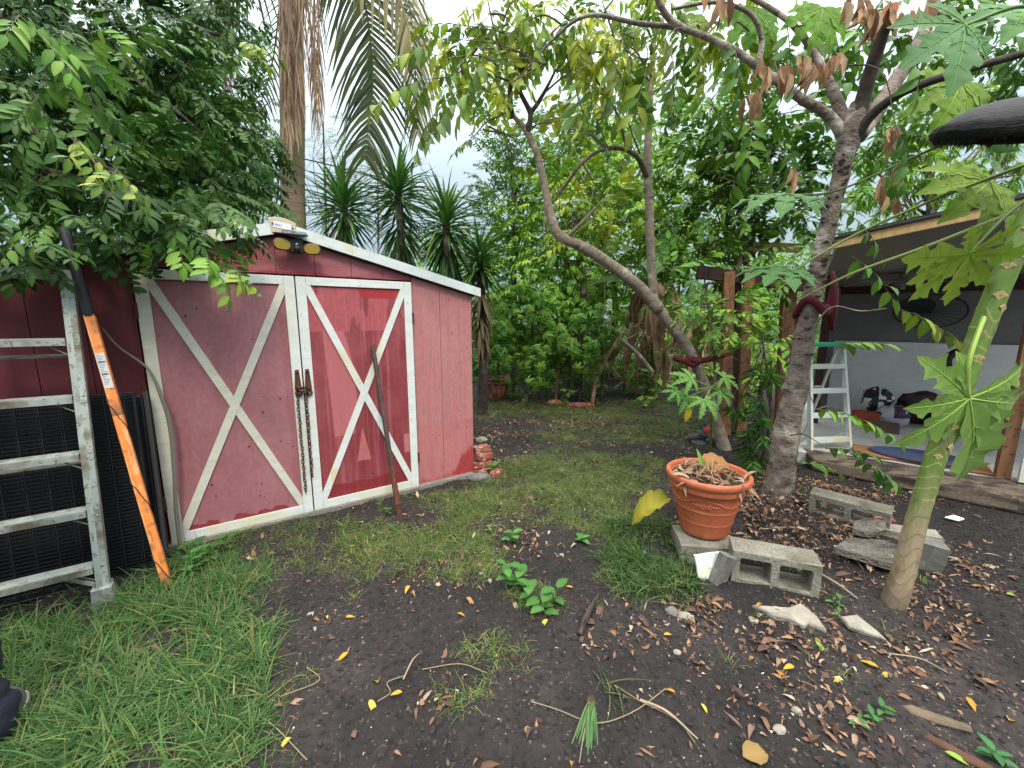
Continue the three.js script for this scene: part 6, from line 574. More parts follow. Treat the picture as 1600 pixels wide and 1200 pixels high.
// potted young papaya / palm-leaved plant behind the pot
function palmate(parent, c, X, Y, lobes, col, mat, o = {}) { // lobes: [angle, length]; the leaf lies in the plane of X and Y
  const Z = new THREE.Vector3().crossVectors(X, Y), gs = [], ribs = []; const sub = o.sub ?? 1; const prof = [[0, 0.012, 0], [0.1, 0.055, 0], [0.2, 0.10, 0], [0.29, 0.13, 0.01], [0.35, 0.125, 0.01], [0.41, 0.125 + 0.02 * sub, 0.02], [0.45, 0.13 + 0.11 * sub, 0.09], [0.49, 0.13 + 0.13 * sub, 0.12], [0.54, 0.13 + 0.07 * sub, 0.1], [0.59, 0.12, 0.03], [0.65, 0.11, 0.02], [0.69, 0.11 + 0.07 * sub, 0.07], [0.73, 0.10 + 0.09 * sub, 0.09], [0.78, 0.1 + 0.02 * sub, 0.05], [0.84, 0.085, 0.02], [0.90, 0.06, 0.01], [0.95, 0.036, 0.0], [1, 0.003, 0]];
  for (const [i, [ang, len]] of lobes.entries()) { const pos = [], idx = [], cl = [], d = V(Math.cos(ang), Math.sin(ang), 0), s = V(-d.y, d.x, 0); const zz = (t) => (o.droop ?? -0.25) * len * t * t + (o.cup ?? 0.02) * len * Math.sin(t * 3.1) + 0.004 * (i % 2); const rib = []; const wob = hsh(i, Math.floor(len * 1000)) * 0.3;
    prof.forEach(([t, w, sh], k) => { const W = w * len * 1.0 * (1 + wob * Math.sin(k * 1.7 + i)); const p = d.clone().multiplyScalar(t * len), z = zz(t); for (const sd of [-1, 0, 1]) { const q = p.clone().addScaledVector(s, sd * W).addScaledVector(d, sd ? sh * len : 0); q.z = z + Math.abs(sd) * W * 0.16 + Math.abs(sd) * 0.05 * W * Math.sin(k * 2.2 + i); pos.push(q.x, q.y, q.z); const b = 0.9 + 0.14 * hsh(k + i, sd + 3); cl.push(col[0] * b, col[1] * b, col[2] * b); } rib.push(V(p.x, p.y, z)); if (k) { const a = (k - 1) * 3; idx.push(a, a + 1, a + 3, a + 1, a + 4, a + 3, a + 1, a + 2, a + 4, a + 2, a + 5, a + 4); } });
    const g = new THREE.BufferGeometry(); g.setAttribute('position', new THREE.Float32BufferAttribute(pos, 3)); g.setAttribute('color', new THREE.Float32BufferAttribute(cl, 3)); g.setIndex(idx); g.computeVertexNormals(); gs.push(g); const up = o.under ? -0.0022 : 0.0016; ribs.push(tube(rib.filter((_, k) => k % 2 === 0).map((p) => p.clone().add(V(0, 0, up))), [0.0034 * (o.rib ?? 1), 0.001], 5, { n: 12, cap: false }));
    for (const [t0, l0] of [[0.26, 0.2], [0.4, 0.26], [0.6, 0.2]]) for (const sd of [-1, 1]) { const p = d.clone().multiplyScalar(t0 * len), q = p.clone().addScaledVector(d, l0 * 0.7 * len).addScaledVector(s, sd * l0 * 0.62 * len); p.z = zz(t0) + up; q.z = zz(t0 + l0 * 0.7) + up + l0 * 0.1 * len; ribs.push(tube([p, q], [0.0016, 0.0006], 4, { n: 2, cap: false })); } }
  const mt = new THREE.Matrix4().makeBasis(X, Y, Z).setPosition(c.clone().sub(parent.position)); const lf = mesh('leaf', merge(gs).applyMatrix4(mt), mat, parent); mesh('leaf_rib', tint(merge(ribs).applyMatrix4(mt), [col[0] * 1.35 + 0.06, col[1] * 1.25 + 0.06, col[2] * 1.2 + 0.02]), M.leafDry, lf); return lf; }
const fan = (a0, a1, n, len, r) => Array.from({ length: n }, (_, i) => { const t = i / (n - 1); return [lerp(a0, a1, t), len * (0.72 + 0.32 * Math.sin(t * Math.PI)) * (0.93 + 0.14 * (r ? r() : 0.5))]; });
{ const base = GG(1108, 715), t = thing('young_papaya', 'slim young plant with bright green palmate leaves behind the flower pot', 'plant', base), r = rngOf(181); const tp = at(1112, 605, 2.95); mesh('stem', tube([V(0, -0.03, 0), tp.clone().sub(base).multiplyScalar(0.5).add(V(0.01, 0, 0)), tp.clone().sub(base)], [0.014, 0.012, 0.008], 8, { n: 20 }), std({ map: tex(64, 256, (u, v) => fbm(u * 20, v * 60, 2) > 0.62 ? [150, 110, 90] : [126, 156, 62]), roughness: 0.6 }), t);
  for (const [x, y, dx, dy, s, k] of [[1080, 592, -0.3, 0.5, 0.15, 0], [1130, 590, 0.5, 0.3, 0.13, 0], [1075, 620, -0.6, -0.2, 0.14, 1], [1100, 625, 0, -0.8, 0.15, 0], [1058, 612, -0.9, 0, 0.11, 1], [1125, 612, 0.6, -0.3, 0.13, 1]]) { const c = at(x, y, 2.85 + r() * 0.12); mesh('petiole', tube([tp.clone().sub(base), c.clone().sub(base)], 0.0035, 6, { n: 4 }), M.leafDry, t).geometry = tint(tube([tp.clone().sub(base), c.clone().sub(base)], 0.0035, 6, { n: 4 }), [0.2, 0.3, 0.08]); const Y = V(dx, dy, 0.35).normalize(), Z = V(0.1, 0.75, 0.65), X = new THREE.Vector3().crossVectors(Y, Z).normalize(); palmate(t, c, X, new THREE.Vector3().crossVectors(Z, X).normalize(), fan(-0.5, Math.PI + 0.5, 6, s, r), [[0.13, 0.30, 0.06], [0.09, 0.24, 0.05]][k], M.leaf, { sub: 0.12, droop: -0.35, rib: 0.5 }); }
  const yl = mesh('yellow_leaf', tint(leafG(0.14, 0.05, { fold: 0.8, curl: 0.2, seg: 5, wave: 0.3 }), [0.5, 0.42, 0.03]), M.leaf, t); yl.position.copy(at(1076, 632, 2.88).sub(base)); yl.quaternion.copy(frame(V(-0.1, -1, 0.1), V(0, 0.1, 1))); }
// ---- papaya in the right foreground
{ const o = GG(1396, 945), t = thing('papaya_plant', 'ringed green papaya stem with big lobed leaves in the right foreground', 'papaya plant', o), r = rngOf(191); const z = o.z, Z = (x, y, dz = 0) => atZ(x, y, z + dz), L = (q) => q.sub(o);
  const tr = [[1392, 956, 0], [1410, 900, 0], [1436, 800, 0], [1470, 690, 0.01], [1500, 610, 0.02], [1540, 500, 0.03], [1586, 390, 0.05], [1636, 280, 0.06], [1690, 170, 0.08], [1720, 110, 0.08]]; const rad = [0.058, 0.048, 0.042, 0.041, 0.042, 0.042, 0.041, 0.04, 0.039, 0.036]; const P = tr.map(([x, y, dz]) => L(Z(x, y, dz)));
  let len = 0; for (let i = 1; i < P.length; i++) len += P[i].distanceTo(P[i - 1]);
  const stemMap = tex(512, 1024, (u, v) => { const l = v, n = fbm(u * 12, v * 20, 4), f = fbm(u * 50, v * 60, 2); const greenness = sstep(0.14, 0.34, v + 0.12 * (n - 0.5)); let c = mix3([158, 141, 115], [108, 136, 58], greenness); c = mix3(c, [84, 110, 44], n * 0.6 * greenness); c = mix3(c, [146, 128, 100], n * 0.6 * (1 - greenness)); const ring = 34 * v + 0.35 * Math.sin(u * 6.283 * 2 + v * 9) + 0.16 * Math.sin(u * 18.85 + v * 31) + 0.8 * (vn(v * 12, 3) - 0.5) , q = Math.abs(ring - Math.round(ring)); if (q < 0.06 && v < 0.62) c = mix3(c, v < 0.25 ? [110, 92, 74] : [188, 176, 120], 0.55); if (fbm(u * 9, v * 70, 2) > 0.66) c = mix3(c, [140, 126, 90], 0.45); const st = fbm(u * 6 + 8, v * 16, 4); if (st > 0.54) c = mix3(c, [98, 88, 66], clamp((st - 0.54) * 4) * 0.6); if (v < 0.07) c = mix3(c, [74, 62, 52], (0.07 - v) * 9 * (0.6 + 0.8 * n)); return c.map((x) => x * (0.92 + 0.16 * f)); }); stemMap.wrapS = THREE.RepeatWrapping;
  const g = tube(P, rad, 24, { n: 140, bump: (a, l) => { const q = l / len * 34 + 0.35 * Math.sin(a * 12.566 + l / len * 9) + 0.16 * Math.sin(a * 18.85 + l / len * 31) + 0.8 * (vn(l / len * 12, 3) - 0.5), f = Math.abs(q - Math.round(q)); return (l < len * 0.62 ? 0.06 : 0.02) * sstep(0.16, 0, f) + 0.012 * (vn(a * 6, l * 9) - 0.5); } }); { const uv = g.attributes.uv; for (let i = 0; i < uv.count; i++) uv.setXY(i, (i % 25) / 24, uv.getY(i) / len); } mesh('stem', g, std({ map: stemMap, roughness: 0.55, bumpMap: bumpFine, bumpScale: 0.001 }), t);
  const scarM = std({ map: tex(64, 64, (u, v) => { const d = Math.abs(u - 0.5) + Math.abs(v - 0.5); return d < 0.15 ? [150, 104, 66] : mix3([186, 168, 116], [150, 132, 88], fbm(u * 8, v * 8, 3)); }), roughness: 0.8 }); const C = new THREE.CatmullRomCurve3(P, false, 'centripetal'); for (const [tt, a] of [[0.40, 0.1], [0.455, -0.5], [0.47, 0.7], [0.53, 0.25], [0.575, -0.5], [0.62, 0.75], [0.64, 0.0], [0.69, -0.55], [0.705, 0.75], [0.75, 0.05], [0.80, 0.6], [0.36, 0.8], [0.34, -0.2]]) { const p = C.getPointAt(tt), T = C.getTangentAt(tt), d = V(Math.sin(a) - 0.55 * Math.cos(a), 0, Math.cos(a)); d.addScaledVector(T, -d.dot(T)).normalize(); const s = new THREE.Shape([[0, -0.017], [0.024, 0.003], [0.0, 0.02], [-0.024, 0.003]].map((q) => new THREE.Vector2(...q))); const sg = new THREE.ExtrudeGeometry(s, { depth: 0.006, bevelSize: 0.003, bevelThickness: 0.002, bevelSegments: 1 }); const m = mesh('leaf_scar', boxUV(sg), scarM, t); m.scale.set(0.55 + 0.6 * hsh(Math.floor(tt * 99), 1), 0.5 + 0.6 * hsh(Math.floor(tt * 99), 2), 0.6); m.rotation.z = 0; { const uv = sg.attributes.uv; for (let i = 0; i < uv.count; i++) uv.setXY(i, uv.getX(i) / 0.05 + 0.5, uv.getY(i) / 0.04 + 0.5); } m.position.copy(p).addScaledVector(d, 0.0375); m.quaternion.copy(frame(T, d)); }
  const px = (a) => a.map(([dx, dy]) => [Math.atan2(-dy, dx), Math.hypot(dx, dy)]); const XR = V(1, 0, 0), YU = UPV.clone();
  const petM = [0.30, 0.42, 0.09]; const pet = (pts, rr, c = petM) => mesh('petiole', tint(tube(pts.map((p) => p.clone().sub(o)), rr, 8, { n: 26 }), c), leafMat({ roughness: 0.45, transmission: 0 }), t);
  { const d = 1.86, c = at(1513, 622, d), k = d / FOC; pet([at(1549, 470, d + 0.03), at(1530, 515, d - 0.05), at(1514, 565, d - 0.07), at(1511, 605, d - 0.03), c], [0.011, 0.010, 0.009, 0.008]); palmate(t, c, V(0.985, 0.05, -0.16).normalize(), new THREE.Vector3().crossVectors(new THREE.Vector3().crossVectors(V(0.985, 0.05, -0.16), V(-0.0, 0.98, 0.2)).normalize(), V(0.985, 0.05, -0.16).normalize()), px([[-86, -60], [-36, -66], [-84, 14], [-76, 74], [6, 98], [100, 170], [120, 92], [126, 26], [104, -34]]).map(([a, l]) => [a, l * k * 1.15]), [0.25, 0.42, 0.09], M.leaf, { sub: 0.75, droop: -0.16, rib: 1.25 }); }
  { const d = 1.75, c = at(1513, 398, d), k = d / FOC; pet([at(1700, 250, d), at(1580, 330, d - 0.02), c], [0.01, 0.008, 0.006], [0.05, 0.08, 0.02]); palmate(t, c, V(1, 0, -0.1).normalize(), V(0.05, 0.85, 0.5).normalize(), px([[-118, 4], [-80, 44], [-52, 74], [20, 82], [66, 46], [84, -8], [40, -48], [-40, -44]]).map(([a, l]) => [a, l * k * 1.04]), [0.30, 0.44, 0.05], leafMat({ transmission: 0.5 }), { sub: 0.8, droop: 0.08, under: true, rib: 0.8 }); }
  { const d = 1.8, c = at(1506, 40, d), k = d / FOC; pet([at(1720, 60, d + 0.1), at(1600, 10, d), c], [0.01, 0.008, 0.006], [0.12, 0.2, 0.05]); palmate(t, c, V(1, 0, 0.05).normalize(), V(0, 0.9, -0.45).normalize(), px([[-44, 118], [-96, 66], [-92, -18], [18, 60], [60, -30], [-30, -60]]).map(([a, l]) => [a, l * k * 1.1]), [0.10, 0.24, 0.075], M.leaf, { sub: 0.55, droop: -0.12 }); }
  for (const [x, y, d, s, a0, a1, col, ex, tr2] of [[1545, 285, 2.3, 0.36, 2.0, 5.6, [0.24, 0.38, 0.04], V(0.1, 0.5, 0.85), 0.5], [1500, 130, 2.6, 0.38, 2.4, 6.0, [0.2, 0.34, 0.03], V(0, 0.4, 0.9), 0.5], [1232, 305, 2.5, 0.33, 1.6, 5.4, [0.08, 0.2, 0.05], V(0, 1, 0.35), 0.3], [1222, 420, 2.5, 0.28, 2.2, 5.6, [0.07, 0.19, 0.05], V(0, 1, 0.3), 0.3], [1600, 15, 1.9, 0.3, 2, 6, [0.11, 0.26, 0.07], V(0, 0.7, 0.7), 0.3], [1180, 15, 3.0, 0.3, 3, 6, [0.16, 0.34, 0.05], V(0, 0.3, 1), 0.5], [1285, 12, 2.8, 0.3, 3, 6, [0.2, 0.38, 0.05], V(0, 0.3, 1), 0.5]]) { const c = at(x, y, d), Zv = ex.clone().normalize(), X = V(1, 0, 0).addScaledVector(Zv, -Zv.x).normalize(), Y = new THREE.Vector3().crossVectors(Zv, X); palmate(t, c, X, Y, fan(a0, a1, 7, s, r), col, leafMat({ transmission: tr2 }), { sub: 0.7, droop: -0.3 }); }
  pet([at(1690, 150, 2.2), at(1560, 190, 2.4), at(1440, 240, 2.7), at(1300, 300, 2.6), at(1232, 305, 2.5)], [0.011, 0.009, 0.007, 0.006], [0.06, 0.09, 0.02]); pet([at(1700, 220, 2.1), at(1600, 258, 2.15), at(1450, 316, 2.35), at(1330, 370, 2.5), at(1225, 432, 2.5)], [0.011, 0.009, 0.008, 0.006], [0.14, 0.2, 0.05]); pet([at(1700, 285, 2.0), at(1600, 325, 2.05), at(1440, 388, 2.2), at(1330, 428, 2.4), at(1245, 470, 2.6)], [0.011, 0.009, 0.008, 0.005], [0.26, 0.3, 0.1]); pet([at(1700, 150, 2.2), at(1600, 200, 2.3), at(1545, 285, 2.3)], [0.01, 0.008, 0.006], [0.1, 0.16, 0.03]);
}
// black padded thing at the right edge
{ const d = 1.9, c = at(1600, 205, d), o = thing('black_pod', 'black rounded pod with thick soft rim hanging in at the right edge under the leaves', 'hanging pod', c); const k = d / FOC; const top = new THREE.SphereGeometry(1, 28, 14, 0, Math.PI * 2, 0, Math.PI / 2); top.scale(135 * k, 46 * k, 0.16); top.translate(0, 0, 0); mesh('shell', top, std({ color: lin(0.022, 0.022, 0.022), roughness: 0.7, bumpMap: bumpGrit, bumpScale: 0.003 }), o).rotation.set(0.25, 0.1, 0.03); const rim = new THREE.TorusGeometry(1, 0.11, 10, 60); rim.scale(132 * k, 0.165, 0.34); rim.rotateX(Math.PI / 2); mesh('rim', rough(rim, 0.012, 60, 3), std({ color: lin(0.012, 0.012, 0.012), roughness: 1, bumpMap: bumpGrit, bumpScale: 0.01 }), o).rotation.set(0.25, 0.1, 0.03); { const rr = rngOf(9), gs = []; for (let i = 0; i < 260; i++) { const a = rr() * 6.283, l = 0.014 + rr() * 0.022; gs.push(moved(new THREE.ConeGeometry(0.004, l, 4), V(Math.cos(a) * 133 * k, -0.03 - l * 0.4 + (rr() - 0.5) * 0.02, Math.sin(a) * 0.168), eul(Math.PI + (rr() - 0.5) * 0.8, 0, (rr() - 0.5) * 0.8))); } mesh('fringe', merge(gs), M.black, o, 'stuff').rotation.set(0.25, 0.1, 0.03); }
  for (const m of o.children) if (!m.geometry.attributes.normal) m.geometry.computeVertexNormals(); mesh('strap', tube([V(0, 0.06, 0), V(0.05, 0.6, 0), V(0.1, 1.4, 0)], 0.006, 6), M.black, o); }
// dark red cloths
M.redCloth = std({ map: tex(256, 256, (u, v) => { const n = fbm(u * 6, v * 40, 4); return mix3([104, 20, 38], [58, 12, 22], n); }), roughness: 0.95, bumpMap: bumpFine, bumpScale: 0.004 });
{ const z = TREE.z, cz = (x, y, dz) => atZ(x, y, z + dz); const t = thing('red_hammock_tie', 'dark red cloth tied round the big tree trunk and hanging beside it', 'cloth', cz(1278, 470, 0)); const L = (q) => q.sub(t.position); const ring = []; for (let i = 0; i <= 28; i++) { const a = i / 28 * 6.283; ring.push(L(cz(1272, 477 + 6 * Math.sin(a * 2), 0.03)).add(V(Math.cos(a) * 0.098 - 0.012, 0.012 * Math.sin(a * 3), Math.sin(a) * 0.105))); } const rg = tube(ring, 0.021, 8, { n: 60, bump: (u, l) => 0.5 * (vn(u * 5, l * 30) - 0.5) }); rg.scale(1, 1.5, 1); mesh('wrap', rg, M.redCloth, t);
  mesh('hanging_end', tube([L(cz(1300, 425, -0.1)), L(cz(1303, 455, -0.06)), L(cz(1298, 490, -0.05)), L(cz(1300, 515, -0.08))], [0.014, 0.032, 0.034, 0.014], 10, { n: 20, bump: (u, l) => 0.5 * (vn(u * 7, l * 12) - 0.5) }), M.redCloth, t); mesh('hanging_end', tube([L(cz(1262, 455, -0.2)), L(cz(1256, 480, -0.25)), L(cz(1250, 520, -0.3)), L(cz(1252, 550, -0.3))], [0.02, 0.04, 0.042, 0.012], 10, { n: 20, bump: (u, l) => 0.4 * (vn(u * 7, l * 12) - 0.5) }), M.redCloth, t);
  const a = atZ(1142, 552, -4.9), b = atZ(1085, 565, LEAN.z + 0.12), k = thing('red_cloth_strap', 'dark red twisted cloth strap stretched from the leaning tree to the timber post', 'cloth', b); const S2 = (q) => q.clone().sub(b); mesh('strap', tube([S2(b), S2(a.clone().lerp(b, 0.5)).add(V(0, -0.015, 0)), S2(a)], [0.036, 0.028, 0.024], 10, { n: 24, bump: (u, l) => 0.45 * (vn(u * 6 + l * 9, l * 14) - 0.5) }), M.redCloth, k); mesh('knot', lump(0.15, 0.1, 0.12, 91, 0.6), M.redCloth, k).position.set(-0.02, 0, 0); const rr = []; for (let i = 0; i <= 20; i++) { const q = i / 20 * 6.283; rr.push(V(Math.cos(q) * 0.1 - 0.05, -0.01 - 0.03 * Math.cos(q), Math.sin(q) * 0.1 - 0.12)); } mesh('wrap', tube(rr, 0.03, 8, { n: 40, bump: (u, l) => 0.4 * (vn(u * 6, l * 20) - 0.5) }), M.redCloth, k); }
// power lines
for (const [i, [y0, y1, rr]] of [[238, 330, 0.022], [256, 345, 0.015]].entries()) single('power_line', tube([at(380, y0 - 12, 13), at(560, lerp(y0, y1, 0.3) + 3, 13), at(800, y1, 13), at(1000, y1 + 60, 13)], rr, 6, { n: 24 }), M.black, ['upper thick black power line crossing the sky', 'lower thin black power line crossing the sky'][i], 'power line');
// ---------------------------------------------------------------- small plants and litter
{ // withered plant in the big pot
  const o = V(potPos.x, potPos.y + 0.36, potPos.z), t = thing('withered_plant', 'withered brown stems with one fresh green shoot in the orange flower pot', 'plant', o), r = rngOf(201); const dg = [0, 1, 2, 3].map((k) => tint(leafG(0.11, 0.022, { fold: 0.9, curl: 0.6, seg: 5, wave: 0.6, shape: lance }), [[0.28, 0.18, 0.11], [0.38, 0.29, 0.2], [0.18, 0.11, 0.07], [0.3, 0.22, 0.15]][k]));
  for (let i = 0; i < 95; i++) { const a = r() * 6.283, d = Math.sqrt(r()) * 0.21, m = mesh('dead_leaf', dg[i % 4], M.leafDry, t); m.position.set(Math.cos(a) * d, 0.004 + r() * 0.05 * (1 - d * 3), Math.sin(a) * d); m.quaternion.copy(frame(V(r() - 0.5, (r() - 0.3) * 0.4, r() - 0.5), V(r() - 0.5, 1, r() - 0.5))); m.scale.setScalar(0.6 + r() * 0.9); }
  for (let i = 0; i < 16; i++) { const a = r() * 6.283; mesh('dry_stalk', tube([V(0.02, 0.0, 0.02), V(Math.cos(a) * 0.06, 0.05 + r() * 0.05, Math.sin(a) * 0.06), V(Math.cos(a) * (0.12 + r() * 0.12), 0.0 + r() * 0.05, Math.sin(a) * (0.12 + r() * 0.1))], [0.005, 0.004, 0.002], 5, { n: 10 }), std({ color: lin(0.3 + r() * 0.15, 0.22, 0.14) }), t); }
  const big = mesh('dead_leaf', tint(leafG(0.34, 0.2, { fold: -0.5, curl: 0.75, seg: 10, wave: 0.25 }), [0.30, 0.15, 0.06]), M.leafDry, t); big.position.set(0.0, 0.10, -0.10); big.quaternion.copy(frame(V(1, 0.1, 0.12), V(-0.1, 0.8, 0.5))); const hang = mesh('dead_leaf', dg[0], M.leafDry, t); hang.position.set(0.09, 0.055, 0.235); hang.quaternion.copy(frame(V(0.05, -1, 0.25), V(0, 0.2, 1))); hang.scale.setScalar(1.1); const l2 = mesh('dead_leaf', dg[1], M.leafDry, t); l2.position.set(-0.27, 0.06, 0.09); l2.quaternion.copy(frame(V(0.8, 0.1, 0.1), V(0, 1, 0.4))); l2.scale.setScalar(1.5);
  const gl = tint(leafG(0.17, 0.045, { fold: 0.35, curl: 0.15, seg: 6 }), [0.26, 0.44, 0.09]); for (const [x, y, z, s] of [[-0.22, 1, 0.1, 1], [0.1, 0.9, 0.3, 0.55], [0.4, 0.8, 0.1, 0.4]]) { const m = mesh('shoot_leaf', gl, M.leaf, t); m.position.set(-0.03, 0.03, -0.02); m.quaternion.copy(frame(V(x, y, z), V(0.6, 0, 1))); m.scale.setScalar(s); } }
{ const yl = single('dying_leaf', tint(leafG(0.36, 0.15, { fold: 1.1, curl: 0.9, seg: 12, wave: 0.7, twist: 0.5 }), [0.30, 0.27, 0.03]), leafMat({ transmission: 0.2 }), 'large drooping yellow-green leaf hanging left of the flower pot', 'leaf'); yl.position.copy(at(1046, 778, 2.72)); yl.quaternion.copy(frame(V(-0.85, -0.1, 0.25), V(-0.1, 0.85, 0.5))); }
const weedLeaf = { broad: leafG(0.075, 0.048, { fold: 0.2, curl: 0.35, seg: 4 }), slim: leafG(0.06, 0.026, { fold: 0.2, curl: 0.3, seg: 4 }) };
function weed(px, py, n, h, s, kind, col, lbl) { const p = GG(px, py), t = thing('weed', lbl, 'weed', p), r = rngOf(Math.round(px * 7 + py)); const g = [0.85, 1.1].map((k) => tint(weedLeaf[kind].clone(), col.map((c) => c * k)));
  const st = n > 8 ? 3 : 1; for (let b = 0; b < st; b++) { const d = V((r() - 0.5) * 0.5, 1, (r() - 0.5) * 0.5).normalize(), o = V((r() - 0.5) * 0.06 * st, -0.01, (r() - 0.5) * 0.06 * st), L = h * (0.7 + 0.4 * r()); mesh('stem', tube([o, o.clone().addScaledVector(d, L)], [0.003, 0.0018], 5, { n: 4 }), std({ color: lin(...col.map((c) => c * 0.8)) }), t); const m = Math.ceil(n / st); for (let i = 0; i < m; i++) { const a = i * 2.4 + r(), tt = 0.3 + 0.7 * i / Math.max(1, m - 1), lf = mesh('leaf', g[i % 2], M.leaf, t); lf.position.copy(o).addScaledVector(d, L * tt); lf.quaternion.copy(frame(V(Math.cos(a), 0.35 + r() * 0.3, Math.sin(a)), V(0, 1, 0))); lf.scale.setScalar(s * (0.7 + r() * 0.6)); } } }
weed(806, 925, 13, 0.16, 1.05, 'broad', [0.09, 0.26, 0.05], 'largest bright green weed in the middle of the yard'); weed(848, 938, 9, 0.10, 1.0, 'broad', [0.09, 0.25, 0.05], 'low green weed just right of the largest one'); weed(795, 848, 7, 0.10, 1.0, 'broad', [0.11, 0.28, 0.06], 'small broad-leaved weed by the bare patch above the largest weed'); weed(908, 845, 7, 0.06, 0.9, 'broad', [0.10, 0.27, 0.06], 'small weed at the right rim of the bare soil patch'); weed(760, 830, 6, 0.07, 0.7, 'slim', [0.14, 0.30, 0.06], 'tiny pale weed left of the bare soil patch'); weed(292, 895, 22, 0.16, 0.9, 'slim', [0.08, 0.24, 0.05], 'feathery green weed at the foot of the orange handle'); weed(318, 868, 12, 0.13, 1.1, 'broad', [0.08, 0.22, 0.05], 'broad-leaved weed under the corner of the pink door'); weed(598, 796, 20, 0.10, 0.6, 'slim', [0.11, 0.27, 0.06], 'soft green weed at the foot of the digging bar'); weed(1300, 952, 9, 0.05, 0.6, 'slim', [0.1, 0.26, 0.05], 'small green weed below the hollow block'); weed(1385, 1150, 10, 0.05, 0.7, 'slim', [0.07, 0.22, 0.05], 'torn tuft of green weed at the lower right'); weed(1088, 878, 12, 0.12, 0.7, 'slim', [0.08, 0.23, 0.05], 'small weed growing against the pot block'); weed(775, 735, 12, 0.12, 1.0, 'broad', [0.12, 0.28, 0.06], 'weed beside the brick stack'); weed(1068, 845, 14, 0.2, 0.8, 'slim', [0.06, 0.18, 0.04], 'taller weed growing up the left side of the flower pot'); weed(1540, 1190, 8, 0.05, 0.8, 'slim', [0.06, 0.2, 0.06], 'small weed at the bottom right edge');
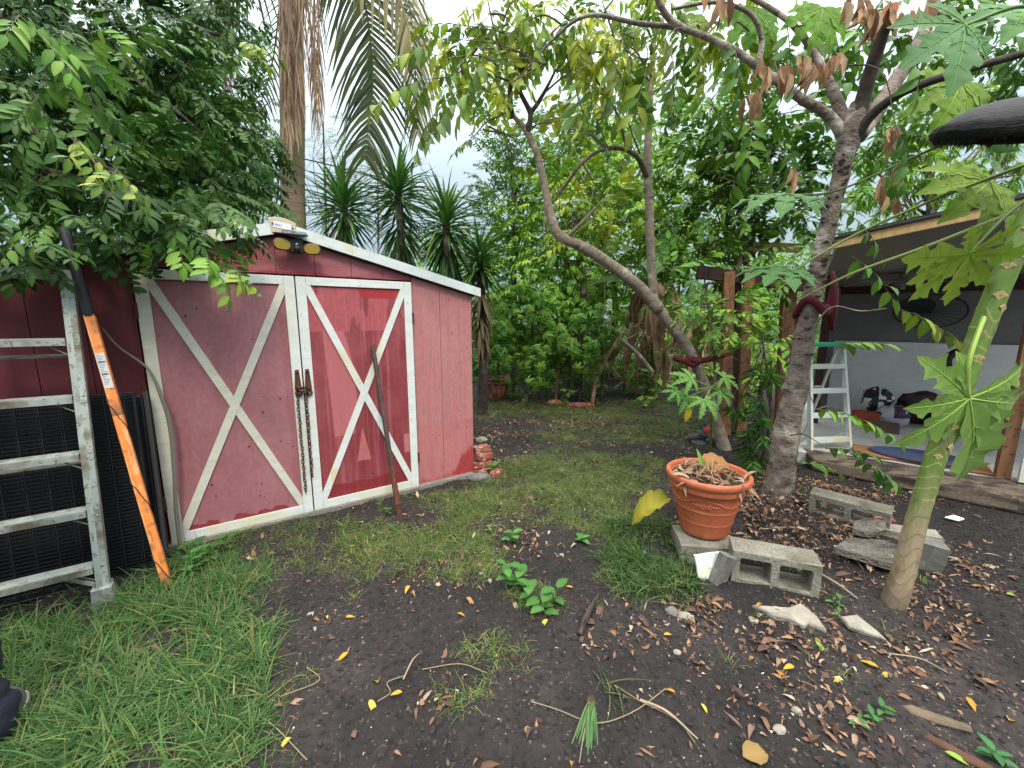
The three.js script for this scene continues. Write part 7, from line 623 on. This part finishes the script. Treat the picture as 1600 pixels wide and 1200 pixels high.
// grass: tufts of bent blades
{ const mk = (seed, n, len, w, lean, cols) => { const r = rngOf(seed), gs = []; for (let i = 0; i < n; i++) { const a = r() * 6.283, L = len * (0.55 + r() * 0.6); const g = leafG(L, w * (0.7 + 0.6 * r()), { shape: blade, seg: 4, fold: 0.35, curl: 0.35 + r() * 0.7 }); const c = pick(cols, r), k = 0.75 + r() * 0.5; tint(g, c.map((x) => x * k)); gs.push(moved(g, V((r() - 0.5) * 0.05, -0.006, (r() - 0.5) * 0.05), frame(V(Math.cos(a) * (0.35 + r() * 0.8), 0.75, Math.sin(a) * (0.35 + r() * 0.8)), V(-Math.cos(a), 0.6, -Math.sin(a))))); } return merge(gs); };
  const green = [[0.036, 0.10, 0.022], [0.056, 0.13, 0.03], [0.024, 0.072, 0.018], [0.08, 0.15, 0.042]], oliv = [[0.08, 0.145, 0.03], [0.125, 0.175, 0.042], [0.055, 0.12, 0.025], [0.21, 0.19, 0.08], [0.15, 0.17, 0.05]], dry = [[0.34, 0.28, 0.14], [0.24, 0.18, 0.09], [0.2, 0.2, 0.07], [0.1, 0.15, 0.04]];
  const V1 = [mk(1, 9, 0.15, 0.0075, 0, green), mk(2, 9, 0.13, 0.007, 0, green), mk(3, 8, 0.17, 0.0065, 0, [...green, ...green, ...oliv, [0.2, 0.18, 0.08]])], V2 = [mk(4, 10, 0.075, 0.004, 0, oliv), mk(5, 10, 0.09, 0.0042, 0, [...oliv, ...green]), mk(6, 9, 0.07, 0.004, 0, [...oliv, ...dry])], V3 = [mk(7, 8, 0.09, 0.003, 0, dry)];
  const all = [...V1, ...V2, ...V3], lists = all.map(() => []); const r = rngOf(333), m = new THREE.Matrix4();
  const put = (x, z, s, g) => { const [px, py] = toPx(V(x, 0, z)); const left = px < 430 && py > 870 ? 1 : (px > 950 && px < 1110 && py > 820 ? 0.8 : 0); const far = z < -4.5; let k; if (r() < left) k = Math.floor(r() * 3); else k = r() < 0.1 ? 6 : 3 + Math.floor(r() * 3); const lean = V((r() - 0.5) * 0.7 + (left ? 0.6 : 0), 1.1, (r() - 0.5) * 0.7 + (left ? 0.1 : 0)); m.compose(onG(V(x, 0, z)), frame(lean, V(r() - 0.5, 0, r() - 0.5)), V(s, s, s)); lists[k].push(m.clone()); };
  for (let i = 0; i < 90000; i++) { const x = -3.4 + 7.4 * r(), z = -7.6 + 6.9 * Math.pow(r(), 0.8); const g = grassAt(x, z), a = r(); const lf = toPx(V(x, 0, z)); const lk = lf[0] < 460 && lf[1] > 880; if (a > g * (lk ? 0.8 * (0.35 + 1.1 * sstep(0.35, 0.62, fbm(x * 7, z * 7, 2))) : 1.0)) continue; const [s, q] = sOf(V(x, 0, z)); if (s > -0.75 && s < 2.33 && q < 0.03) continue; if (q < 0.5 && s < 0 && s > -0.8 && r() < 0.75) continue; const [t, mm] = kOf(x, z); if (t > -0.6 && mm > -0.6) continue; put(x, z, (lk ? 0.98 : 1) * (0.6 + 0.65 * r() * Math.min(1, g + 0.2)), g); }
  for (let i = 0; i < 500; i++) { const x = -2 + 5 * r(), z = -4.5 + 3.7 * r(); if (r() < 0.1) for (let k = 0; k < 3; k++) put(x + (r() - 0.5) * 0.08, z + (r() - 0.5) * 0.08, 0.6 + r() * 0.5, 0.3); }
  all.forEach((g, i) => { if (!lists[i].length) return; const im = new THREE.InstancedMesh(g, leafMat({ roughness: 0.7, transmission: 0.2 }), lists[i].length); lists[i].forEach((mm, k) => { im.setMatrixAt(k, mm); const b = 0.75 + r() * 0.5; im.setColorAt(k, lin(b, b, b)); }); im.name = numbered('grass'); im.userData = { kind: 'stuff', label: 'grass growing in uneven patches over dark soil', category: 'grass' }; scene.add(im); });
  // lone runners lying on the soil
  const gs = []; for (const [pts] of [[[[830, 1100], [870, 1110], [930, 1130], [985, 1118], [1040, 1080]]], [[[660, 1048], [720, 1040], [760, 1055]]], [[[590, 1100], [610, 1085], [605, 1070], [630, 1060]]], [[[905, 1195], [912, 1150], [925, 1095]]], [[[480, 1190], [420, 1130], [380, 1110]]], [[[440, 1090], [500, 1070], [480, 1050]]], [[[1085, 1165], [1060, 1130], [1000, 1100], [960, 1075]]]]) gs.push(tube(pts.map(([x, y]) => GG(x, y, 0.012)), 0.002, 5, { n: 20 })); const rn = single('grass_runners', merge(gs), std({ color: lin(0.3, 0.24, 0.13), roughness: 0.9 }), 'dry pale grass runners lying across the soil', 'grass'); rn.userData.kind = 'stuff'; }
{ // pulled-up grass clump
  const p = GG(918, 1110), t = thing('pulled_grass', 'pulled-up clump of long grass lying on the soil near the bottom centre', 'grass clump', p), r = rngOf(345); const g = [0, 1].map((k) => tint(leafG(0.2, 0.007, { shape: blade, seg: 4, fold: 0.3, curl: 0.25 }), [[0.08, 0.19, 0.06], [0.14, 0.24, 0.08]][k])); for (let i = 0; i < 26; i++) { const m = mesh('blade', g[i % 2], M.leaf, t); m.position.set(0.02 + (r() - 0.5) * 0.03, 0.012 + r() * 0.02, (r() - 0.5) * 0.03 - 0.02); m.quaternion.copy(frame(V(-0.35 + (r() - 0.5) * 0.6, 0.12 * r(), 1), V(0, 1, 0))); m.scale.setScalar(0.7 + r() * 0.6); } mesh('root', lump(0.04, 0.025, 0.04, 7), M.mulch, t).position.set(0.02, 0.01, -0.04); }
// leaf litter
{ const LIT = [[1250, 850, 130, 70, 2.4], [1310, 800, 90, 40, 2.4], [1250, 850, 150, 80, 1.8], [1200, 800, 80, 50, 2.2], [1200, 900, 110, 30, 1.2], [1140, 1010, 90, 70, 1.5], [1090, 960, 60, 40, 1.3], [1180, 1070, 70, 50, 0.9], [1480, 910, 110, 60, 1.4], [1500, 860, 60, 30, 1.2], [1380, 990, 260, 90, 0.55], [1400, 1100, 260, 110, 0.65], [1290, 1010, 60, 30, 0.9], [1250, 900, 140, 60, 1.1], [720, 1060, 120, 80, 0.4], [800, 1130, 180, 60, 0.3], [930, 980, 120, 60, 0.5], [640, 870, 200, 90, 0.3], [840, 820, 100, 60, 0.5], [150, 1010, 200, 140, 0.3], [40, 1000, 80, 40, 0.9], [60, 1190, 80, 30, 1], [480, 1110, 90, 60, 0.45], [1180, 760, 70, 30, 1.5], [1330, 760, 140, 30, 0.7], [900, 660, 160, 50, 0.7], [780, 700, 70, 40, 0.8], [1000, 680, 120, 40, 0.5], [950, 730, 140, 30, 0.35], [870, 626, 130, 14, 1.3], [450, 860, 150, 30, 0.3]];
  const lit = (px, py) => { let g = 0.05; for (const [cx, cy, rx, ry, s] of LIT) { const d = Math.hypot((px - cx) / rx, (py - cy) / ry); g = Math.max(g, s * sstep(1.2, 0.3, d)); } return g; };
  const geos = [leafG(0.07, 0.034, { fold: 0.5, curl: 0.5, seg: 4, wave: 0.4 }), leafG(0.055, 0.03, { fold: -0.4, curl: -0.5, seg: 4, wave: 0.5 }), leafG(0.09, 0.03, { fold: 0.9, curl: 0.3, seg: 5, wave: 0.5, shape: lance }), leafG(0.08, 0.012, { fold: 0.8, curl: 0.2, seg: 3, shape: lance }), leafG(0.035, 0.022, { fold: 0.3, curl: 0.5, seg: 3, wave: 0.5 })]; const cols = [[0.22, 0.125, 0.08], [0.3, 0.2, 0.14], [0.14, 0.075, 0.05], [0.38, 0.3, 0.22], [0.18, 0.095, 0.06], [0.24, 0.14, 0.075], [0.09, 0.052, 0.04], [0.3, 0.17, 0.085], [0.1, 0.06, 0.05], [0.16, 0.1, 0.075]];
  const lists = geos.map(() => []); const r = rngOf(401), m = new THREE.Matrix4(); for (let i = 0; i < 80000; i++) { const x = -2.6 + 7.2 * r(), z = -7.4 + 6.7 * Math.pow(r(), 0.75); const [px, py] = toPx(V(x, 0, z)); const g = lit(px, py) * (0.1 + 1.75 * sstep(0.42, 0.66, 0.65 * fbm(x * 3.2 + 50, z * 3.2, 3) + 0.35 * fbm(x * 11, z * 11, 2))); if (r() > g * 0.8) continue; const [s, q] = sOf(V(x, 0, z)); if (s > -0.75 && s < 2.33 && q < 0.04) continue; const [t, mm] = kOf(x, z); if (t > -0.5 && mm > -0.05) continue; const k = r() < 0.3 ? 4 : Math.floor(r() * 4), sc = (0.32 + r() * r() * 0.8); m.compose(onG(V(x, 0, z), 0.001 + r() * 0.009 + Math.max(0, g - 1) * 0.03 * r()), frame(V(r() - 0.5, (r() - 0.5) * 0.5, r() - 0.5), V((r() - 0.5) * 0.9, 1, (r() - 0.5) * 0.9)), V(sc, sc, sc)); const c = pick(cols, r), b = 0.7 + r() * 0.6; lists[k].push([m.clone(), c.map((v) => v * b)]); }
  lists.forEach((l, i) => { const im = new THREE.InstancedMesh(geos[i], leafMat({ roughness: 0.85, transmission: 0.08 }), l.length); l.forEach(([mm, c], k) => { im.setMatrixAt(k, mm); im.setColorAt(k, lin(...c)); }); im.name = numbered('leaf_litter'); im.userData = { kind: 'stuff', label: 'brown dead leaves scattered over the soil', category: 'leaf litter' }; scene.add(im); });
  // crumbs of soil, chips of shell rock and wood
  const ic = [0, 1, 2].map((k) => { const g = rough(new THREE.IcosahedronGeometry(0.5, 1), 0.4, 5, k * 9); g.scale(1, 0.6, 0.8); return toCreasedNormals(g, 0.8); }); ic.push(new THREE.BoxGeometry(1.6, 0.25, 0.35)); const cl = ic.map(() => []); const cc = [[0.022, 0.018, 0.018], [0.028, 0.024, 0.023], [0.018, 0.015, 0.015], [0.038, 0.032, 0.03]], wc = [[0.5, 0.44, 0.36], [0.36, 0.26, 0.2], [0.62, 0.58, 0.52], [0.3, 0.2, 0.14]];
  for (let i = 0; i < 52000; i++) { const z = -0.75 - 5.6 * Math.pow(r(), 1.5), x = -2 + 6.5 * r(); const [px] = toPx(V(x, 0, z)); if (px < -60 || px > 1680) continue; const [s, q] = sOf(V(x, 0, z)); if (s > -0.75 && s < 2.33 && q < 0.05) continue; const [t, mm] = kOf(x, z); if (t > -0.5 && mm > -0.05) continue; const w = r() < (px > 1050 ? 0.055 : 0.022); const g = grassAt(x, z); if (g > 0.7 && r() < 0.7) continue; const sc = w ? 0.003 + 0.010 * r() * r() * r() : 0.004 + 0.016 * Math.pow(r(), 4); const k = w && r() < 0.4 ? 3 : Math.floor(r() * 3); m.compose(onG(V(x, 0, z), sc * 0.15), eul((r() - 0.5) * 0.6, r() * 6.28, (r() - 0.5) * 0.6), V(sc, sc, sc)); const c = pick(w ? wc : cc, r), b = 0.8 + r() * 0.4; cl[k].push([m.clone(), c.map((v) => v * b)]); }
  cl.forEach((l, i) => { const im = new THREE.InstancedMesh(ic[i], std({ roughness: 0.95 }), l.length); l.forEach(([mm, c], k) => { im.setMatrixAt(k, mm); im.setColorAt(k, lin(...c)); }); im.name = numbered('soil_crumbs'); im.userData = { kind: 'stuff', label: 'crumbs of soil and pale chips strewn over the ground', category: 'soil' }; scene.add(im); });
  // fallen yellow leaves one can count
  const yg = [0, 1, 2].map((k) => tint(leafG(0.05, 0.02, { fold: 0.4, curl: 0.3 + 0.2 * k, seg: 5, wave: 0.2 }), [[0.46, 0.28, 0.03], [0.38, 0.2, 0.03], [0.5, 0.36, 0.06]][k])); const ry = rngOf(420); const ys = [[541, 970], [568, 970], [510, 967], [545, 1027], [590, 1072], [577, 1098], [629, 1085], [342, 1080], [418, 1007], [640, 918], [715, 960], [856, 970], [885, 915], [1055, 1088], [1095, 1103], [1240, 1045], [1220, 1060], [1312, 1065], [1037, 995], [890, 1190], [1385, 1055], [1372, 1048], [1510, 1090], [455, 1155], [1575, 1130], [700, 780], [548, 850], [572, 845], [1190, 950], [230, 1090]];
  for (const [i, [x, y]] of ys.entries()) { const m2 = single('fallen_leaf', yg[i % 3], leafMat({ roughness: 0.6, transmission: 0.1 }), 'small yellow leaf fallen on the ground of the yard', 'leaf', 'yellow leaves fallen on the ground'); m2.position.copy(GG(x, y, 0.014)); m2.quaternion.copy(frame(V(ry() - 0.5, (ry() - 0.5) * 0.2, ry() - 0.5), V((ry() - 0.5) * 0.5, 1, (ry() - 0.5) * 0.5))); m2.scale.setScalar(0.75 + ry() * 0.5); }
  { const dl = single('dry_leaf', tint(leafG(0.11, 0.07, { fold: 0.25, curl: 0.3, seg: 8, wave: 0.35 }), [0.26, 0.17, 0.06]), M.leafDry, 'large ochre dead leaf at the bottom edge', 'leaf'); dl.position.copy(GG(1160, 1188, 0.015)); dl.quaternion.copy(frame(V(1, 0.05, -0.2), V(0, 1, 0.2))); }
  const gl = [[1273, 1003], [1475, 1180], [1570, 938]]; for (const [i, [x, y]] of gl.entries()) { const m2 = single('green_leaf', tint(leafG(0.07, 0.022, { fold: 0.3, curl: 0.3, seg: 5 }), [0.28, 0.5, 0.06]), M.leaf, ['fresh green leaf lying below the broken concrete', 'fresh green leaf lying near the bottom right corner', 'fresh green leaf lying right of the papaya foot'][i], 'leaf'); m2.position.copy(GG(x, y, 0.015)); m2.quaternion.copy(frame(V([0.1, 0.9, 1][i], 0, [1, 0.6, 0.1][i]), V(0, 1, 0.2))); }
  const sticks = [[[1000, 1098], [1040, 1120], [1090, 1160], 0.005, 'knobbly pale root lying on the soil at the bottom centre'], [[1388, 1022], [1440, 1035], [1480, 1052], 0.003, 'thin straight pale stick lying below the papaya'], [[630, 1065], [645, 1040], [655, 1022], 0.0035, 'short grey stick lying on the bare path'], [[1275, 902], [1310, 925], [1340, 940], 0.006, 'pale stalk lying in the litter right of the hollow block'], [[1190, 838], [1230, 840], [1262, 842], 0.006, 'straight pale stalk lying in the litter under the big tree'], [[905, 990], [920, 960], [935, 930], 0.014, 'dark rotten stick standing in the soil in the middle of the yard']]; for (const [a, b, c, rr, lb] of sticks) single('stick', tube([GG(...a, 0.012), GG(...b, 0.03), GG(...c, 0.014)], [rr, rr * 0.9, rr * 0.5], 7, { n: 14, bump: (u, l) => 0.3 * (vn(u * 5, l * 60) - 0.5) }), rr > 0.012 ? M.barkDark : std({ color: lin(0.36, 0.27, 0.18), roughness: 0.95 }), lb, 'stick');
}
{ // small things near the leaning tree
  const b = single('black_bag', lump(0.34, 0.16, 0.26, 77, 0.5), std({ color: lin(0.02, 0.02, 0.022), roughness: 0.4 }), 'crumpled black plastic bag behind the flower pot', 'bag'); b.position.copy(GG(1098, 692, 0.05)); const rf = single('red_scrap', lump(0.09, 0.08, 0.07, 78, 0.6), std({ color: lin(0.5, 0.05, 0.06), roughness: 0.7 }), 'small red crumpled scrap on the black bag', 'scrap'); rf.position.copy(GG(1105, 693, 0.15)); }
// ---------------------------------------------------------------- person at the left edge
{ const foot = G(-14, 1166), o = V(foot.x - 0.02, 0, foot.z), t = thing('person', 'person in dark navy trousers and grey shoes standing at the left edge', 'person', o, 3.6);
  const field = (bones, lo, size, res, soft = 0.02) => { const mc = new MarchingCubes(res, new THREE.MeshStandardMaterial(), false, false, 90000); mc.isolation = 0; const cell = size / res; for (let k = 0; k < res; k++) for (let j = 0; j < res; j++) for (let i = 0; i < res; i++) { const x = lo[0] + (i + 0.5) * cell, y = lo[1] + (j + 0.5) * cell, z = lo[2] + (k + 0.5) * cell; let s = 0; for (const [a, b, ra, rb] of bones) { const dx = b[0] - a[0], dy = b[1] - a[1], dz = b[2] - a[2], h = clamp(((x - a[0]) * dx + (y - a[1]) * dy + (z - a[2]) * dz) / (dx * dx + dy * dy + dz * dz + 1e-9)); const d = Math.hypot(x - a[0] - dx * h, y - a[1] - dy * h, z - a[2] - dz * h) - lerp(ra, rb, h); s += Math.exp(-d / soft); } mc.field[i + j * res + k * res * res] = soft * Math.log(s + 1e-30); } mc.update(); const n = mc.count ?? mc.geometry.drawRange.count; const p = mc.positionArray.slice(0, n * 3); for (let i = 0; i < n; i++) for (let c = 0; c < 3; c++) p[3 * i + c] = lo[c] + (p[3 * i + c] + 1) * size / 2; const g = new THREE.BufferGeometry(); g.setAttribute('position', new THREE.BufferAttribute(p, 3)); const mg = mergeVertices(g, 1e-4); mg.computeVertexNormals(); return mg; };
  const C = 0.11; // middle of the body; one foot stands at x = 0, the other at x = 0.22
  const legs = []; for (const [x, z] of [[0, 0], [0.22, 0.06]]) legs.push([[x, 0.09, z], [x + (C - x) * 0.1, 0.48, z + 0.02], 0.07, 0.07], [[x + (C - x) * 0.1, 0.48, z + 0.02], [x + (C - x) * 0.3, 0.9, 0], 0.07, 0.095], [[x, 0.1, z], [x, 0.12, z + 0.02], 0.08, 0.078]); legs.push([[C - 0.06, 0.94, 0], [C + 0.06, 0.94, 0], 0.11, 0.11]);
  const tg = field(legs, [-0.46, -0.02, -0.55], 1.15, 64); { const p = tg.attributes.position; for (let i = 0; i < p.count; i++) { const y = p.getY(i), x = p.getX(i), cx = x < C ? 0 : 0.22, k = 0.03 * (fbm(y * 24 + 3 * Math.sin(x * 9), p.getZ(i) * 5 + y * 4, 3) - 0.5) * sstep(0.95, 0.2, y); p.setX(i, x + k * Math.sign(x - cx)); p.setZ(i, p.getZ(i) + k * Math.sign(p.getZ(i))); } tg.computeVertexNormals(); }
  mesh('trousers', tg, std({ color: lin(0.012, 0.014, 0.026), roughness: 0.9 }), t);
  const arms = (s) => { const sh = [C + s * 0.17, 1.4, 0], el = [C + s * 0.175, 1.13, 0.0], wr = [C + s * 0.1, 0.97, 0.19]; return { sh, el, wr }; };
  const shirt = [[[C, 1.0, 0], [C, 1.22, 0.0], 0.12, 0.115], [[C - 0.06, 1.3, 0], [C + 0.06, 1.3, 0], 0.105, 0.105], [[C - 0.16, 1.4, 0], [C + 0.16, 1.4, 0], 0.06, 0.06], [[C, 1.4, 0], [C, 1.45, 0], 0.07, 0.06]]; for (const s of [-1, 1]) { const a = arms(s); shirt.push([a.sh, [lerp(a.sh[0], a.el[0], 0.8), lerp(1.4, 1.13, 0.8), -0.015], 0.06, 0.052]); }
  const sg0 = field(shirt, [C - 0.42, 0.83, -0.42], 0.84, 64, 0.018); { const p = sg0.attributes.position; for (let i = 0; i < p.count; i++) { const y = p.getY(i); p.setZ(i, p.getZ(i) * 0.82 + 0.008 * (fbm(y * 16 + p.getX(i) * 8, p.getX(i) * 10, 3) - 0.5)); } sg0.computeVertexNormals(); } mesh('shirt', sg0, std({ color: lin(0.09, 0.095, 0.11), roughness: 0.9 }), t);
  const skin = std({ color: lin(0.3, 0.17, 0.11), roughness: 0.6 }), parts = []; for (const s of [-1, 1]) { const a = arms(s); parts.push(field([[a.el, a.wr, 0.042, 0.028], [[lerp(a.sh[0], a.el[0], 0.75), 1.2, -0.015], a.el, 0.044, 0.042]], [a.el[0] - 0.25, 0.83, -0.22], 0.5, 48, 0.01));
    const hnd = [[a.wr, [a.wr[0], 0.90, 0.205], 0.026, 0.03], [[a.wr[0], 0.92, 0.19], [a.wr[0], 0.90, 0.23], 0.02, 0.018]]; [0.052, 0.06, 0.057, 0.045].forEach((L, f) => { const z = 0.235 - f * 0.02, y0 = 0.895; hnd.push([[a.wr[0], y0, z], [a.wr[0] - s * 0.006, y0 - L * 0.6, z + 0.004], 0.0095, 0.009], [[a.wr[0] - s * 0.006, y0 - L * 0.6, z + 0.004], [a.wr[0] - s * 0.024, y0 - L * 1.15, z + 0.006], 0.009, 0.0075]); }); hnd.push([[a.wr[0], 0.935, 0.225], [a.wr[0] - s * 0.012, 0.895, 0.26], 0.011, 0.01], [[a.wr[0] - s * 0.012, 0.895, 0.26], [a.wr[0] - s * 0.018, 0.865, 0.262], 0.01, 0.008]); parts.push(field(hnd, [a.wr[0] - 0.13, 0.77, 0.09], 0.26, 76, 0.0035)); }
  const hy = 1.63, hd = [[[C, 1.43, -0.01], [C, 1.54, 0.0], 0.054, 0.05], [[C, hy + 0.03, -0.02], [C, hy + 0.035, 0.025], 0.083, 0.08], [[C, hy - 0.06, 0.03], [C, hy - 0.07, 0.055], 0.048, 0.034], [[C - 0.03, hy - 0.02, 0.05], [C + 0.03, hy - 0.02, 0.05], 0.042, 0.042], [[C, hy + 0.012, 0.098], [C, hy - 0.028, 0.118], 0.008, 0.012], [[C - 0.012, hy - 0.032, 0.104], [C + 0.012, hy - 0.032, 0.104], 0.008, 0.008], [[C - 0.02, hy - 0.062, 0.086], [C + 0.02, hy - 0.062, 0.086], 0.007, 0.007], [[C - 0.02, hy - 0.074, 0.084], [C + 0.02, hy - 0.074, 0.084], 0.0075, 0.0075], [[C - 0.04, hy + 0.022, 0.088], [C + 0.04, hy + 0.022, 0.088], 0.01, 0.01]]; for (const s of [-1, 1]) hd.push([[C + s * 0.082, hy + 0.02, -0.005], [C + s * 0.084, hy - 0.03, 0.0], 0.013, 0.009]); parts.push(field(hd, [C - 0.15, 1.46, -0.15], 0.3, 84, 0.006));
  const bodyM = mesh('body', mergeGeometries(parts), skin, t); for (const s of [-1, 1]) { mesh('eye', moved(new THREE.SphereGeometry(0.0105, 12, 8), V(C + s * 0.032, hy + 0.004, 0.088), null, V(1.3, 0.7, 0.6)), std({ map: tex(32, 32, (u, v) => Math.hypot(u - 0.25, v - 0.5) < 0.14 ? [40, 26, 18] : [225, 222, 216]), roughness: 0.3 }), bodyM); mesh('eyebrow', moved(new THREE.CapsuleGeometry(0.004, 0.026, 3, 6).rotateZ(Math.PI / 2), V(C + s * 0.033, hy + 0.026, 0.095), eul(0, s * 0.3, -s * 0.1)), M.black, bodyM); }
  const hr = new THREE.SphereGeometry(0.099, 28, 18, 0, 6.283, 0, 1.75); { const p = hr.attributes.position; for (let i = 0; i < p.count; i++) { const k = 1 + 0.1 * (fbm(p.getX(i) * 60 + 9, p.getZ(i) * 60 + p.getY(i) * 30, 3) - 0.5); p.setXYZ(i, p.getX(i) * k * 0.94, p.getY(i) * k, p.getZ(i) * k * 1.06); } hr.computeVertexNormals(); } mesh('hair', moved(hr, V(C, hy + 0.042, -0.012), eul(-0.5, 0, 0)), std({ color: lin(0.02, 0.014, 0.011), roughness: 0.8 }), t);
  for (const [x, z] of [[0.0, 0.02], [0.22, 0.08]]) { const sole = new THREE.Shape(); sole.absellipse(0, 0, 0.05, 0.14, 0, 6.283); const sg = new THREE.ExtrudeGeometry(sole, { depth: 0.025, bevelSize: 0.004, bevelThickness: 0.004, bevelSegments: 1, curveSegments: 12 }); sg.rotateX(-Math.PI / 2); sg.translate(x, 0.0, z + 0.05); const up = new THREE.SphereGeometry(1, 18, 10, 0, 6.283, 0, Math.PI / 2); up.scale(0.052, 0.095, 0.135); up.translate(x, 0.026, z + 0.045); const s = mesh('shoe', up, std({ color: lin(0.12, 0.11, 0.1), roughness: 0.85 }), t); mesh('sole', sg, std({ color: lin(0.3, 0.29, 0.27) }), s); }
}
scene.traverse((o) => { if (o.isMesh) { o.castShadow = o.receiveShadow = true; } });
camera.far = 400; camera.updateProjectionMatrix();
renderer.render(scene, camera);
